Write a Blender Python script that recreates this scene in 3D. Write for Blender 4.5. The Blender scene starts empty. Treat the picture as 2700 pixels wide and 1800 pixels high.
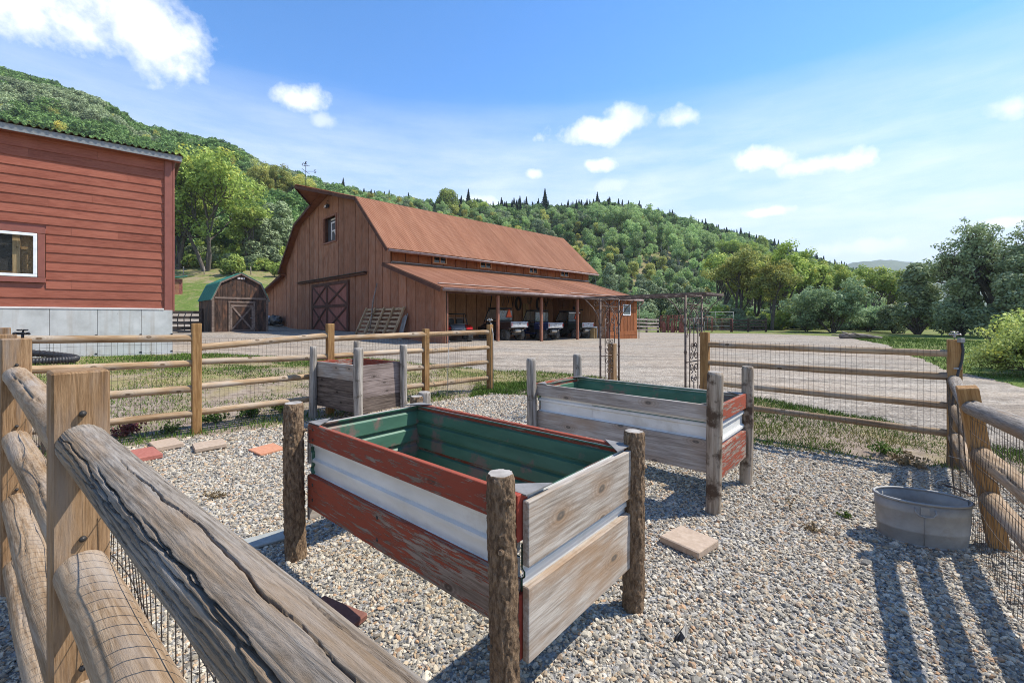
import bpy, bmesh, math, random
import numpy as np
from mathutils import Vector, Matrix, Quaternion

random.seed(7)
RNG = np.random.default_rng(11)
sc = bpy.context.scene
COL = sc.collection
R = math.radians
H = 1.65            # camera height above the garden gravel
K = 1.138           # garden survey units to metres

# ------------------------------------------------------------------ camera
cam_d = bpy.data.cameras.new('camera')
cam_d.sensor_width = 36.0
cam_d.lens = 36.0 * 1160 / 2700
cam_d.shift_y = -60.0 / 2700
cam_d.clip_start = 0.02
cam_d.clip_end = 20000
cam = bpy.data.objects.new('camera', cam_d)
COL.objects.link(cam)
cam.location = (0, 0, H)
cam.rotation_euler = (R(90), 0, 0)
sc.camera = cam

# ------------------------------------------------------------------ sun and sky
SUN_DIR = Vector((0.984, 0.17, 0)).normalized()
SUN_EL = R(53)
sun_vec = Vector((SUN_DIR.x * math.cos(SUN_EL), SUN_DIR.y * math.cos(SUN_EL), math.sin(SUN_EL)))
sd_ = bpy.data.lights.new('sun', 'SUN')
sd_.energy = 3.25
sd_.angle = R(0.53)
sd_.color = (1.0, 0.945, 0.85)
sun = bpy.data.objects.new('sun', sd_)
COL.objects.link(sun)
sun.rotation_euler = sun_vec.to_track_quat('Z', 'Y').to_euler()

sc.view_settings.view_transform = 'Standard'
sc.view_settings.look = 'None'
sc.view_settings.gamma = 1.0
sc.view_settings.use_curve_mapping = False
sc.view_settings.exposure = 1.08
sc.cycles.use_denoising = True
sc.cycles.denoising_prefilter = 'NONE'
sc.cycles.pixel_filter_type = 'BLACKMAN_HARRIS'
sc.cycles.filter_width = 1.0
sc.cycles.max_bounces = 6
sc.cycles.transparent_max_bounces = 12

world = bpy.data.worlds.new('World')
sc.world = world
world.use_nodes = True
wt = world.node_tree
wt.nodes.clear()
def wn(t, **kw):
    n = wt.nodes.new(t)
    for k, v in kw.items(): setattr(n, k, v)
    return n
def wm(op, a, b=None, c=None, clamp=False):
    n = wn('ShaderNodeMath', operation=op)
    n.use_clamp = clamp
    for i, x in enumerate((a, b, c)):
        if x is None: continue
        if isinstance(x, (int, float)): n.inputs[i].default_value = x
        else: wt.links.new(x, n.inputs[i])
    return n.outputs[0]
def build_world():
    out = wn('ShaderNodeOutputWorld'); bg = wn('ShaderNodeBackground')
    bg.inputs['Strength'].default_value = 0.15
    sky = wn('ShaderNodeTexSky', sky_type='NISHITA')
    sky.sun_disc = False
    sky.sun_elevation = SUN_EL
    sky.sun_rotation = math.atan2(SUN_DIR.x, SUN_DIR.y)
    sky.altitude = 2200
    sky.air_density = 1.0; sky.dust_density = 0.35; sky.ozone_density = 2.2
    hs = wn('ShaderNodeHueSaturation')
    hs.inputs['Saturation'].default_value = 1.22
    wt.links.new(sky.outputs[0], hs.inputs['Color'])
    tc = wn('ShaderNodeTexCoord'); sp = wn('ShaderNodeSeparateXYZ')
    wt.links.new(tc.outputs['Generated'], sp.inputs[0])
    az = wm('ARCTAN2', sp.outputs[0], sp.outputs[1])
    el = wm('ARCSINE', sp.outputs[2])
    def noise(scale, detail, vec=None, rough=0.55):
        n = wn('ShaderNodeTexNoise')
        n.inputs['Scale'].default_value = scale; n.inputs['Detail'].default_value = detail
        n.inputs['Roughness'].default_value = rough
        wt.links.new(vec or tc.outputs['Generated'], n.inputs['Vector'])
        return n.outputs['Fac']
    n1 = noise(7.5, 9, rough=0.6)
    n2 = noise(26, 7, rough=0.6)
    edge = wm('ADD', wm('MULTIPLY', wm('SUBTRACT', n1, 0.5), 2.0), wm('MULTIPLY', wm('SUBTRACT', n2, 0.5), 1.1))
    # cumulus clouds: centre azimuth, elevation, half widths (degrees), amount
    clouds = [(-48, 29.3, 11.2, 6.9, 1.0), (-56, 25.5, 7.5, 5.0, 1.0), (-39.5, 27.2, 5.0, 3.9, .9), (-26.4, 24.2, 3.3, 1.6, .95), (-23.5, 22.4, 1.6, 1.0, .5),
              (10.3, 22.6, 6.0, 1.7, .9), (15, 23.6, 3.6, 1.6, .7), (20.6, 23.0, 2.7, 1.3, .75), (3.0, 18.2, 1.7, 0.8, .8), (11.0, 19.0, 2.2, 0.95, .9), (12.6, 16.3, 3.0, 1.0, .45),
              (30.0, 17.4, 3.4, 1.25, .95), (35.0, 16.0, 4.0, 1.15, .95), (30.3, 11.8, 3.2, 0.75, 1.0), (48.4, 17.6, 1.9, 1.4, .75),
              (38.5, 7.3, 6.5, 1.0, .55), (48, 8.2, 3.4, 0.6, .75), (0.5, 15.4, 8.0, 1.2, .22), (-5.0, 14.6, 4.0, 1.0, .5),
              (75, 20, 7, 3, .9), (100, 28, 11, 4, .9), (140, 18, 9, 3, .9), (175, 30, 12, 5, .9), (-95, 22, 11, 4, .9), (-130, 30, 10, 5, .9), (-75, 45, 12, 5, .9)]
    tot = None; white = None
    for a, e, ra, re_, amt in clouds:
        dx = wm('MULTIPLY', wm('SUBTRACT', az, R(a)), 1 / R(ra * 1.18))
        dy = wm('MULTIPLY', wm('SUBTRACT', el, R(e)), 1 / R(re_ * 1.18))
        d = wm('SQRT', wm('ADD', wm('MULTIPLY', dx, dx), wm('MULTIPLY', dy, dy)))
        v = wm('SUBTRACT', wm('ADD', 0.92, edge), d)
        v = wm('MULTIPLY', wm('SMOOTH_MIN', wm('MAXIMUM', wm('MULTIPLY', v, 1.7), 0.0), 1.0, 0.3), amt)
        tot = v if tot is None else wm('MAXIMUM', tot, v)
    # thin high streaks, stronger towards the horizon
    mp = wn('ShaderNodeMapping'); mp.inputs['Scale'].default_value = (1.6, 1.6, 9.0); mp.inputs['Rotation'].default_value = (R(3), R(-9), 0)
    wt.links.new(tc.outputs['Generated'], mp.inputs[0])
    n3 = noise(2.6, 8, mp.outputs[0], 0.62)
    band = wm('SMOOTH_MIN', wm('MULTIPLY', wm('MAXIMUM', wm('SUBTRACT', R(27), el), 0.0), 4.2), 0.9, 0.2)
    wisp = wm('MULTIPLY', wm('MULTIPLY', wm('MAXIMUM', wm('SUBTRACT', n3, 0.38), 0.0), 2.6), band, clamp=True)
    wisp = wm('MULTIPLY', wisp, 0.6)
    low = wm('MULTIPLY', wm('MAXIMUM', wm('SUBTRACT', R(26), wm('MAXIMUM', el, 0.0)), 0.0), 1 / R(26))
    low = wm('MULTIPLY', wm('POWER', low, 0.7), 1.0, clamp=True)
    hz = wn('ShaderNodeMix', data_type='RGBA'); hz.inputs[7].default_value = (2.6, 2.92, 3.35, 1)
    wt.links.new(low, hz.inputs[0]); wt.links.new(hs.outputs[0], hz.inputs[6])
    fac = wm('MAXIMUM', wm('MINIMUM', tot, 1.0), wisp, clamp=True)
    shade = wn('ShaderNodeValToRGB')
    shade.color_ramp.elements[0].position = 0.3; shade.color_ramp.elements[0].color = (3.4, 3.6, 3.9, 1)
    shade.color_ramp.elements[1].position = 0.72; shade.color_ramp.elements[1].color = (4.7, 4.75, 4.8, 1)
    wt.links.new(n1, shade.inputs[0])
    mix = wn('ShaderNodeMix', data_type='RGBA')
    wt.links.new(fac, mix.inputs[0]); wt.links.new(hz.outputs[2], mix.inputs[6]); wt.links.new(shade.outputs[0], mix.inputs[7])
    wt.links.new(mix.outputs[2], bg.inputs['Color']); wt.links.new(bg.outputs[0], out.inputs[0])
build_world()

# ------------------------------------------------------------------ object helpers
def tag(o, label=None, cat=None, group=None, kind=None):
    if label: o['label'] = label
    if cat: o['category'] = cat
    if group: o['group'] = group
    if kind: o['kind'] = kind
    return o
def empty(name, loc=(0, 0, 0), rz=0.0, label=None, cat=None, group=None, rot=None):
    o = bpy.data.objects.new(name, None); COL.objects.link(o)
    o.empty_display_size = 0.2
    o.location = loc
    o.rotation_euler = rot if rot else (0, 0, rz)
    return tag(o, label, cat, group)
def link(name, me, parent=None, loc=None, rot=None, scale=None):
    o = bpy.data.objects.new(name, me); COL.objects.link(o)
    if parent is not None: o.parent = parent
    if loc is not None: o.location = loc
    if rot is not None:
        if isinstance(rot, Quaternion): rot = rot.to_euler()
        o.rotation_euler = rot
    if scale is not None: o.scale = scale
    return o
def copy_tree(o, parent=None):
    c = o.copy(); COL.objects.link(c); c.parent = parent
    for ch in list(o.children): copy_tree(ch, c)
    return c
def np_mesh(name, v, f, mats, smooth=False, sizes=None, mat_idx=None):
    """v (n,3); f (m,k) array with equal face sizes"""
    me = bpy.data.meshes.new(name)
    v = np.asarray(v, dtype=np.float32); f = np.asarray(f, dtype=np.int32)
    me.vertices.add(len(v)); me.vertices.foreach_set('co', v.ravel())
    k = f.shape[1]
    me.loops.add(f.size); me.loops.foreach_set('vertex_index', f.ravel())
    me.polygons.add(len(f))
    me.polygons.foreach_set('loop_start', np.arange(0, f.size, k, dtype=np.int32))
    if smooth: me.polygons.foreach_set('use_smooth', np.ones(len(f), dtype=bool))
    if mat_idx is not None: me.polygons.foreach_set('material_index', np.asarray(mat_idx, dtype=np.int32))
    me.update(calc_edges=True)
    for m in (mats if isinstance(mats, (list, tuple)) else [mats]): me.materials.append(m)
    return me
class MB:
    """collects shapes and makes one mesh"""
    def __init__(s): s.v = []; s.f = []; s.sm = []
    def add(s, vs, fs, smooth=False):
        b = len(s.v); s.v += [tuple(p) for p in vs]
        s.f += [tuple(i + b for i in f) for f in fs]; s.sm += [smooth] * len(fs); return s
    def box(s, c, d, rot=None, bev=0.0):
        x, y, z = d[0] / 2, d[1] / 2, d[2] / 2
        if bev <= 0:
            vs = [(-x, -y, -z), (x, -y, -z), (x, y, -z), (-x, y, -z), (-x, -y, z), (x, -y, z), (x, y, z), (-x, y, z)]
            fs = [(0, 3, 2, 1), (4, 5, 6, 7), (0, 1, 5, 4), (1, 2, 6, 5), (2, 3, 7, 6), (3, 0, 4, 7)]
        else:
            b = min(bev, x * .9, y * .9, z * .9); vs = []; 
            for sx in (-1, 1):
                for sy in (-1, 1):
                    for sz in (-1, 1):
                        vs += [(sx * x, sy * (y - b), sz * (z - b)), (sx * (x - b), sy * y, sz * (z - b)), (sx * (x - b), sy * (y - b), sz * z)]
            bm = bmesh.new()
            for p in vs: bm.verts.new(p)
            r = bmesh.ops.convex_hull(bm, input=bm.verts)
            bmesh.ops.dissolve_limit(bm, angle_limit=0.01, verts=bm.verts, edges=bm.edges)
            bm.verts.index_update()
            vs = [v.co.copy() for v in bm.verts]; fs = [[v.index for v in f.verts] for f in bm.faces]
            bm.free()
        c = Vector(c)
        if rot is not None: vs = [rot @ Vector(p) + c for p in vs]
        else: vs = [Vector(p) + c for p in vs]
        return s.add(vs, fs)
    def bar(s, a, b, w, h, up=(0, 0, 1), bev=0.0):
        a = Vector(a); b = Vector(b); d = b - a; L = d.length
        x = d.normalized(); u = Vector(up)
        if abs(x.dot(u)) > 0.98: u = Vector((0, 1, 0))
        y = u.cross(x).normalized(); z = x.cross(y)
        return s.box((a + b) / 2, (L, w, h), Matrix((x, y, z)).transposed(), bev)
    def tube(s, path, rad, seg=8, caps=True, smooth=True, closed=False):
        path = [Vector(p) for p in path]; n = len(path)
        rads = rad if isinstance(rad, (list, tuple)) else [rad] * n
        ring = []; prev = None
        for i, p in enumerate(path):
            if closed: t = (path[(i + 1) % n] - path[i - 1]).normalized()
            else: t = (path[min(i + 1, n - 1)] - path[max(i - 1, 0)]).normalized()
            if prev is None:
                a = Vector((0, 0, 1)) if abs(t.z) < 0.9 else Vector((1, 0, 0))
                nx = t.cross(a).normalized()
            else:
                nx = (prev - t * prev.dot(t))
                nx = nx.normalized() if nx.length > 1e-6 else t.orthogonal().normalized()
            prev = nx; ny = t.cross(nx)
            ring.append([p + (nx * math.cos(2 * math.pi * k / seg) + ny * math.sin(2 * math.pi * k / seg)) * rads[i] for k in range(seg)])
        vs = [q for r in ring for q in r]; fs = []
        m = n if closed else n - 1
        for i in range(m):
            for k in range(seg):
                a = i * seg + k; b = i * seg + (k + 1) % seg; j = ((i + 1) % n) * seg
                fs.append((a, b, j + (k + 1) % seg, j + k))
        s.add(vs, fs, smooth)
        if caps and not closed:
            b0 = len(s.v) - len(vs)
            s.f.append(tuple(b0 + k for k in reversed(range(seg)))); s.sm.append(False)
            s.f.append(tuple(b0 + (n - 1) * seg + k for k in range(seg))); s.sm.append(False)
        return s
    def lathe(s, prof, c=(0, 0, 0), seg=20, axis='Z', smooth=True, sx=1.0, sy=1.0):
        vs = []; fs = []; n = len(prof)
        for r, z in prof:
            for k in range(seg):
                a = 2 * math.pi * k / seg
                p = (r * math.cos(a) * sx, r * math.sin(a) * sy, z)
                if axis == 'X': p = (p[2], p[0], p[1])
                if axis == 'Y': p = (p[0], p[2], p[1])
                vs.append((p[0] + c[0], p[1] + c[1], p[2] + c[2]))
        for i in range(n - 1):
            for k in range(seg):
                fs.append((i * seg + k, i * seg + (k + 1) % seg, (i + 1) * seg + (k + 1) % seg, (i + 1) * seg + k))
        return s.add(vs, fs, smooth)
    def prism(s, pts, d):
        """closed polygon pts (3d) extruded by vector d"""
        n = len(pts); d = Vector(d); a = [Vector(p) for p in pts]
        vs = a + [p + d for p in a]
        fs = [tuple(range(n)), tuple(reversed(range(n, 2 * n)))] + [(i, n + i, n + (i + 1) % n, (i + 1) % n) for i in range(n)]
        return s.add(vs, fs)
    def quad(s, a, b, c, d): return s.add([a, b, c, d], [(0, 1, 2, 3)])
    def mesh(s, name, mat):
        me = bpy.data.meshes.new(name)
        me.from_pydata([tuple(p) for p in s.v], [], s.f)
        if any(s.sm): me.polygons.foreach_set('use_smooth', s.sm)
        bm = bmesh.new(); bm.from_mesh(me)
        bmesh.ops.recalc_face_normals(bm, faces=bm.faces); bm.to_mesh(me); bm.free()
        for m in (mat if isinstance(mat, (list, tuple)) else [mat]): me.materials.append(m)
        me.update(); return me
    def build(s, name, mat, parent=None, loc=None, rot=None): return link(name, s.mesh(name, mat), parent, loc, rot)

# ------------------------------------------------------------------ material helpers
def nodes(name):
    m = bpy.data.materials.new(name); m.use_nodes = True
    t = m.node_tree; p = t.nodes['Principled BSDF']
    return m, t, p
def ramp(t, fac, cols):
    n = t.nodes.new('ShaderNodeValToRGB'); e = n.color_ramp.elements
    while len(e) > 1: e.remove(e[-1])
    for i, (pos, c) in enumerate(cols):
        el = e[0] if i == 0 else e.new(pos)
        el.position = pos; el.color = (*c, 1)
    t.links.new(fac, n.inputs[0]); return n.outputs[0]
def tnoise(t, vec, scale, detail=5, rough=0.6, dist=0.0):
    n = t.nodes.new('ShaderNodeTexNoise')
    n.inputs['Scale'].default_value = scale; n.inputs['Detail'].default_value = detail
    n.inputs['Roughness'].default_value = rough; n.inputs['Distortion'].default_value = dist
    t.links.new(vec, n.inputs['Vector']); return n.outputs['Fac']
def tmap(t, vec, scale=(1, 1, 1), loc=(0, 0, 0)):
    n = t.nodes.new('ShaderNodeMapping'); n.inputs['Scale'].default_value = scale; n.inputs['Location'].default_value = loc
    t.links.new(vec, n.inputs['Vector']); return n.outputs[0]
def tmix(t, fac, a, b, blend='MIX'):
    n = t.nodes.new('ShaderNodeMix'); n.data_type = 'RGBA'; n.blend_type = blend
    for sock, x in ((n.inputs[0], fac), (n.inputs[6], a), (n.inputs[7], b)):
        if isinstance(x, (int, float)): sock.default_value = x
        elif isinstance(x, tuple): sock.default_value = (*x, 1)
        else: t.links.new(x, sock)
    return n.outputs[2]
def tmath(t, op, a, b=0.0, clamp=False):
    n = t.nodes.new('ShaderNodeMath'); n.operation = op; n.use_clamp = clamp
    for i, x in enumerate((a, b)):
        if isinstance(x, (int, float)): n.inputs[i].default_value = x
        else: t.links.new(x, n.inputs[i])
    return n.outputs[0]
def coords(t, mode='Object', rnd=True):
    """object coordinates, shifted by the object's own random number so that copies differ"""
    tc = t.nodes.new('ShaderNodeTexCoord'); v = tc.outputs[mode]
    oi = t.nodes.new('ShaderNodeObjectInfo')
    if rnd:
        a = t.nodes.new('ShaderNodeVectorMath'); a.operation = 'MULTIPLY_ADD'
        cmb = t.nodes.new('ShaderNodeCombineXYZ')
        for i in range(3): t.links.new(oi.outputs['Random'], cmb.inputs[i])
        t.links.new(cmb.outputs[0], a.inputs[0]); a.inputs[1].default_value = (37, 53, 71)
        t.links.new(v, a.inputs[2]); v = a.outputs[0]
    return v, oi.outputs['Random']
def bump(t, p, h, strength=0.3, dist=0.01):
    b = t.nodes.new('ShaderNodeBump'); b.inputs['Strength'].default_value = strength; b.inputs['Distance'].default_value = dist
    t.links.new(h, b.inputs['Height']); t.links.new(b.outputs[0], p.inputs['Normal'])
def vary(t, col, rnd, amt):
    """per-object brightness"""
    k = tmath(t, 'MULTIPLY_ADD', rnd, 2 * amt); k.node.inputs[2].default_value = 1 - amt
    return tmix(t, 1.0, col, k, 'MULTIPLY')
def surf(name, cols, scale=(1, 1, 1), ns=4.0, detail=6, rough=0.75, bs=0.3, bd=0.01, rnd=0.0, metal=0.0, spec=0.3, blot=None, blot_scale=1.0, blot_rng=(0.45, 0.6), dist=0.0, nrough=0.6, mode='Object'):
    """general surface: stretched noise through a ramp, optional second colour in blotches, bump of the same grain"""
    m, t, p = nodes(name)
    v, r = coords(t, mode)
    n = tnoise(t, tmap(t, v, scale), ns, detail, nrough, dist)
    c = ramp(t, n, cols)
    if blot:
        n2 = tnoise(t, tmap(t, v, (1, 1, 1), (3, 7, 1)), blot_scale, 6, 0.65)
        f = ramp(t, n2, [(blot_rng[0], (0, 0, 0)), (blot_rng[1], (1, 1, 1))])
        c = tmix(t, f, c, blot)
    if rnd: c = vary(t, c, r, rnd)
    t.links.new(c, p.inputs['Base Color'])
    p.inputs['Roughness'].default_value = rough; p.inputs['Metallic'].default_value = metal
    p.inputs['Specular IOR Level'].default_value = spec
    if bs: bump(t, p, n, bs, bd)
    return m
def plain(name, c, rough=0.6, metal=0.0, spec=0.4, n=0.12):
    return surf(name, [(0.3, tuple(x * (1 - n) for x in c)), (0.7, tuple(min(1, x * (1 + n)) for x in c))], ns=6, rough=rough, metal=metal, spec=spec, bs=0.05, bd=0.002)
def wood(name, dark, light, axis='X', rnd=0.12, fine=1.0, knots=True, rough=0.85, paint=None, paint_rng=(0.45, 0.55), bs=0.5, stain=None):
    """timber with grain along one axis; paint = colour that covers it except where it has flaked off"""
    m, t, p = nodes(name)
    v, r = coords(t)
    st = {'X': (0.5, 9, 9), 'Y': (9, 0.5, 9), 'Z': (9, 9, 0.5)}[axis]
    st = tuple(x * fine for x in st)
    w = tnoise(t, tmap(t, v, tuple(x * .35 for x in st)), 2.0, 3, 0.5)
    vv = t.nodes.new('ShaderNodeVectorMath'); vv.operation = 'ADD'
    sc_ = t.nodes.new('ShaderNodeVectorMath'); sc_.operation = 'SCALE'; sc_.inputs[3].default_value = 0.06
    cm = t.nodes.new('ShaderNodeCombineXYZ')
    for i in range(3): t.links.new(w, cm.inputs[i])
    t.links.new(cm.outputs[0], sc_.inputs[0]); t.links.new(v, vv.inputs[0]); t.links.new(sc_.outputs[0], vv.inputs[1])
    g = tnoise(t, tmap(t, vv.outputs[0], st), 5.0, 8, 0.7)
    big = tnoise(t, tmap(t, v, tuple(max(.6, x * .12) for x in st), (5, 5, 5)), 1.6, 4, 0.6)
    gg = tmath(t, 'ADD', tmath(t, 'MULTIPLY', g, 0.65), tmath(t, 'MULTIPLY', big, 0.35))
    c = ramp(t, gg, [(0.33, tuple(x * .55 for x in dark)), (0.43, dark), (0.58, light), (0.75, tuple(min(1, x * 1.12) for x in light))])
    h = g
    if stain:
        sn = tnoise(t, tmap(t, v, tuple(max(1.0, x * .3) for x in st), (9, 2, 4)), 1.3, 5, 0.6)
        c = tmix(t, ramp(t, sn, [(0.5, (0, 0, 0)), (0.68, (.8, .8, .8))]), c, stain)
    if knots:
        sx = t.nodes.new('ShaderNodeSeparateXYZ'); t.links.new(vv.outputs[0], sx.inputs[0]); cx = t.nodes.new('ShaderNodeCombineXYZ')
        al, ac = {'X': (0, 2), 'Y': (1, 2), 'Z': (2, 0)}[axis]
        t.links.new(tmath(t, 'MULTIPLY', sx.outputs[al], .62), cx.inputs[0]); t.links.new(tmath(t, 'MULTIPLY', sx.outputs[ac], 1.25), cx.inputs[1])
        vo = t.nodes.new('ShaderNodeTexVoronoi'); vo.voronoi_dimensions = '2D'; vo.inputs['Scale'].default_value = 3.4; t.links.new(cx.outputs[0], vo.inputs['Vector'])
        vd = vo.outputs['Distance']
        ring = tmath(t, 'MULTIPLY', tmath(t, 'SINE', tmath(t, 'MULTIPLY', tmath(t, 'ADD', vd, tmath(t, 'MULTIPLY', w, .25)), 95.0)), .5); ring = tmath(t, 'ADD', ring, .5)
        halo = ramp(t, vd, [(0.05, (1, 1, 1)), (0.30, (0, 0, 0))])
        c = tmix(t, tmath(t, 'MULTIPLY', tmath(t, 'MULTIPLY', ring, halo), .6), c, tuple(x * .5 for x in dark))
        if stain: c = tmix(t, tmath(t, 'MULTIPLY', halo, .55), c, stain)
        kf = ramp(t, vd, [(0.0, (.35, .35, .35)), (0.03, (1, 1, 1)), (0.055, (.8, .8, .8)), (0.075, (0, 0, 0))])
        c = tmix(t, kf, c, tuple(x * .42 for x in dark))
    if paint:
        pn = tnoise(t, tmap(t, v, tuple(max(.9, x * .7) for x in st), (1, 2, 3)), 6.0, 9, 0.75)
        bigp = tnoise(t, tmap(t, v, tuple(max(.8, x * .2) for x in st)), 1.6, 3, 0.5)
        pf = ramp(t, tmath(t, 'ADD', tmath(t, 'MULTIPLY', pn, .7), tmath(t, 'MULTIPLY', bigp, .3)), [(paint_rng[0], (0, 0, 0)), (paint_rng[1], (1, 1, 1))])
        pc = tmix(t, tnoise(t, v, 7, 3), tuple(x * .8 for x in paint), tuple(min(1, x * 1.1) for x in paint))
        c = tmix(t, pf, c, pc)
        h = tmath(t, 'ADD', tmath(t, 'MULTIPLY', g, .5), pf)
    if rnd: c = vary(t, c, r, rnd)
    t.links.new(c, p.inputs['Base Color']); p.inputs['Roughness'].default_value = rough
    p.inputs['Specular IOR Level'].default_value = 0.2
    bump(t, p, h, bs, 0.004)
    return m

# ------------------------------------------------------------------ materials
M = {}
M['rail'] = wood('rail_wood', (0.25, 0.155, 0.08), (0.43, 0.31, 0.19), 'X', 0.1, fine=1.1, stain=(0.42, 0.36, 0.29))
M['rail_grey'] = wood('weathered_rail_wood', (0.155, 0.128, 0.10), (0.325, 0.285, 0.24), 'X', 0.05, fine=3.0, knots=False, stain=(0.28, 0.18, 0.095), bs=1.0)
M['rail_mid'] = wood('grey_brown_rail_wood', (0.225, 0.145, 0.08), (0.385, 0.285, 0.19), 'X', 0.06, fine=2.6, knots=False, stain=(0.34, 0.295, 0.25), bs=0.9)  # the wood's own weathered greyish brown
M['rail_dark'] = wood('dull_rail_wood', (0.235, 0.155, 0.09), (0.42, 0.31, 0.20), 'X', 0.1, stain=(0.36, 0.32, 0.27))  # tan wood with greyer stain patches
M['post'] = wood('cedar_post_wood', (0.22, 0.115, 0.042), (0.38, 0.225, 0.095), 'Z', 0.08, fine=1.4, knots=False)
M['post_near'] = wood('near_post_wood', (0.185, 0.105, 0.05), (0.325, 0.205, 0.11), 'Z', 0.05, fine=2.8, knots=False, stain=(0.26, 0.215, 0.175), bs=0.8)
M['bark'] = surf('pine_bark', [(0.32, (0.045, 0.03, 0.02)), (0.45, (0.15, 0.095, 0.055)), (0.56, (0.28, 0.19, 0.115)), (0.72, (0.40, 0.29, 0.19))], (30, 30, 10), 1.9, 9, 0.9, 1.0, 0.02, rnd=0.05, nrough=0.75)
M['log_grey'] = surf('grey_log_wood', [(0.3, (0.10, 0.085, 0.07)), (0.45, (0.25, 0.22, 0.185)), (0.62, (0.40, 0.36, 0.31))], (22, 22, 1.6), 1.7, 8, 0.9, 0.6, 0.005, rnd=0.08, blot=(0.11, 0.085, 0.06), blot_scale=5, blot_rng=(0.56, 0.63))
M['log_bare'] = surf('peeled_log_wood', [(0.3, (0.12, 0.085, 0.055)), (0.45, (0.28, 0.22, 0.16)), (0.62, (0.42, 0.35, 0.27))], (22, 22, 2), 1.7, 8, 0.9, 0.6, 0.006, rnd=0.08, blot=(0.085, 0.055, 0.035), blot_scale=6, blot_rng=(0.5, 0.6))
M['log_end'] = surf('cut_log_end', [(0.3, (0.20, 0.175, 0.15)), (0.7, (0.40, 0.37, 0.33))], (1, 1, 1), 14, 5, 0.9, 0.4, 0.004)
M['red_board'] = wood('red_painted_board', (0.20, 0.15, 0.115), (0.33, 0.265, 0.215), 'X', 0.04, paint=(0.29, 0.068, 0.04), paint_rng=(0.455, 0.478), bs=0.6, fine=1.5)
M['red_board_worn'] = wood('worn_red_board', (0.20, 0.15, 0.115), (0.34, 0.27, 0.22), 'X', 0.04, paint=(0.315, 0.074, 0.04), paint_rng=(0.478, 0.505), bs=0.65, fine=1.5)
M['red_end'] = surf('red_painted_board_end', [(0.3, (0.22, 0.035, 0.02)), (0.7, (0.34, 0.06, 0.035))], ns=8, rough=0.75)
M['grey_board'] = wood('grey_weathered_board', (0.27, 0.235, 0.20), (0.47, 0.43, 0.385), 'X', 0.07, fine=1.0, stain=(0.33, 0.24, 0.165), bs=0.6)
M['grey_board_y'] = wood('pale_weathered_board', (0.28, 0.235, 0.19), (0.47, 0.425, 0.37), 'Y', 0.05, fine=1.3, stain=(0.29, 0.175, 0.09), bs=0.7)
M['dark_board'] = wood('dark_weathered_board', (0.075, 0.055, 0.043), (0.20, 0.155, 0.125), 'X', 0.1, bs=0.7)
M['brown_board'] = wood('brown_planter_board', (0.15, 0.115, 0.10), (0.30, 0.24, 0.215), 'X', 0.06)
M['white_metal'] = surf('white_ribbed_metal', [(0.35, (0.62, 0.61, 0.56)), (0.65, (0.74, 0.74, 0.70))], (1, 3, 3), 3, 5, 0.42, 0.0, rnd=0.03, spec=0.5, blot=(0.5, 0.47, 0.4), blot_scale=3, blot_rng=(0.58, 0.78))
M['green_metal'] = surf('green_ribbed_metal', [(0.35, (0.052, 0.125, 0.08)), (0.65, (0.078, 0.18, 0.12))], (1, 1, 3), 3, 5, 0.38, 0.0, rnd=0.05, spec=0.5, blot=(0.20, 0.135, 0.11), blot_scale=3.4, blot_rng=(0.53, 0.60))  # brown blotches paint reddish reflections onto the green lining
M['plate'] = surf('weathered_steel_plate', [(0.3, (0.13, 0.125, 0.12)), (0.7, (0.27, 0.26, 0.25))], ns=9, rough=0.75, metal=0.1)
M['galv'] = surf('galvanised_steel', [(0.3, (0.24, 0.238, 0.23)), (0.5, (0.33, 0.325, 0.31)), (0.72, (0.43, 0.42, 0.40))], (1, 1, 1), 5, 8, 0.62, 0.12, 0.002, metal=0.3, spec=0.4, blot=(0.30, 0.28, 0.25), blot_scale=7, blot_rng=(0.55, 0.7))
M['wire'] = surf('rusty_wire', [(0.3, (0.05, 0.042, 0.036)), (0.7, (0.13, 0.11, 0.095))], ns=20, rough=0.6, metal=0.4, bs=0)
M['iron'] = surf('rusty_iron', [(0.3, (0.07, 0.05, 0.042)), (0.6, (0.17, 0.125, 0.105)), (0.75, (0.30, 0.25, 0.22))], ns=14, rough=0.65, metal=0.35, rnd=0.03, bs=0.2, bd=0.002)
M['nail'] = plain('nail_head', (0.06, 0.055, 0.05), 0.5, 0.6)
M['black'] = plain('black_plastic', (0.018, 0.018, 0.02), 0.45)
M['black_hose'] = plain('black_hose', (0.03, 0.03, 0.032), 0.5)
M['brass'] = plain('dull_brass', (0.42, 0.40, 0.38), 0.4, 0.7)
M['paver_tan'] = surf('tan_concrete', [(0.3, (0.36, 0.27, 0.195)), (0.7, (0.47, 0.365, 0.275))], ns=30, detail=8, rough=0.9, bs=0.4, bd=0.004, blot=(0.30, 0.22, 0.16), blot_scale=6, blot_rng=(0.55, 0.8))
M['paver_red'] = surf('red_concrete', [(0.3, (0.30, 0.10, 0.075)), (0.7, (0.40, 0.15, 0.115))], ns=30, detail=8, rough=0.9, bs=0.4, bd=0.004)
M['paver_orange'] = surf('orange_concrete', [(0.3, (0.44, 0.19, 0.105)), (0.7, (0.56, 0.27, 0.16))], ns=30, detail=8, rough=0.9, bs=0.4, bd=0.004)
M['paver_brown'] = surf('brown_red_slab', [(0.3, (0.15, 0.062, 0.045)), (0.7, (0.22, 0.10, 0.075))], ns=24, detail=8, rough=0.9, bs=0.3, bd=0.004)
M['paver_grey'] = surf('grey_green_slab', [(0.3, (0.25, 0.26, 0.24)), (0.7, (0.34, 0.35, 0.33))], ns=24, detail=8, rough=0.9, bs=0.3, bd=0.004)

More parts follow.
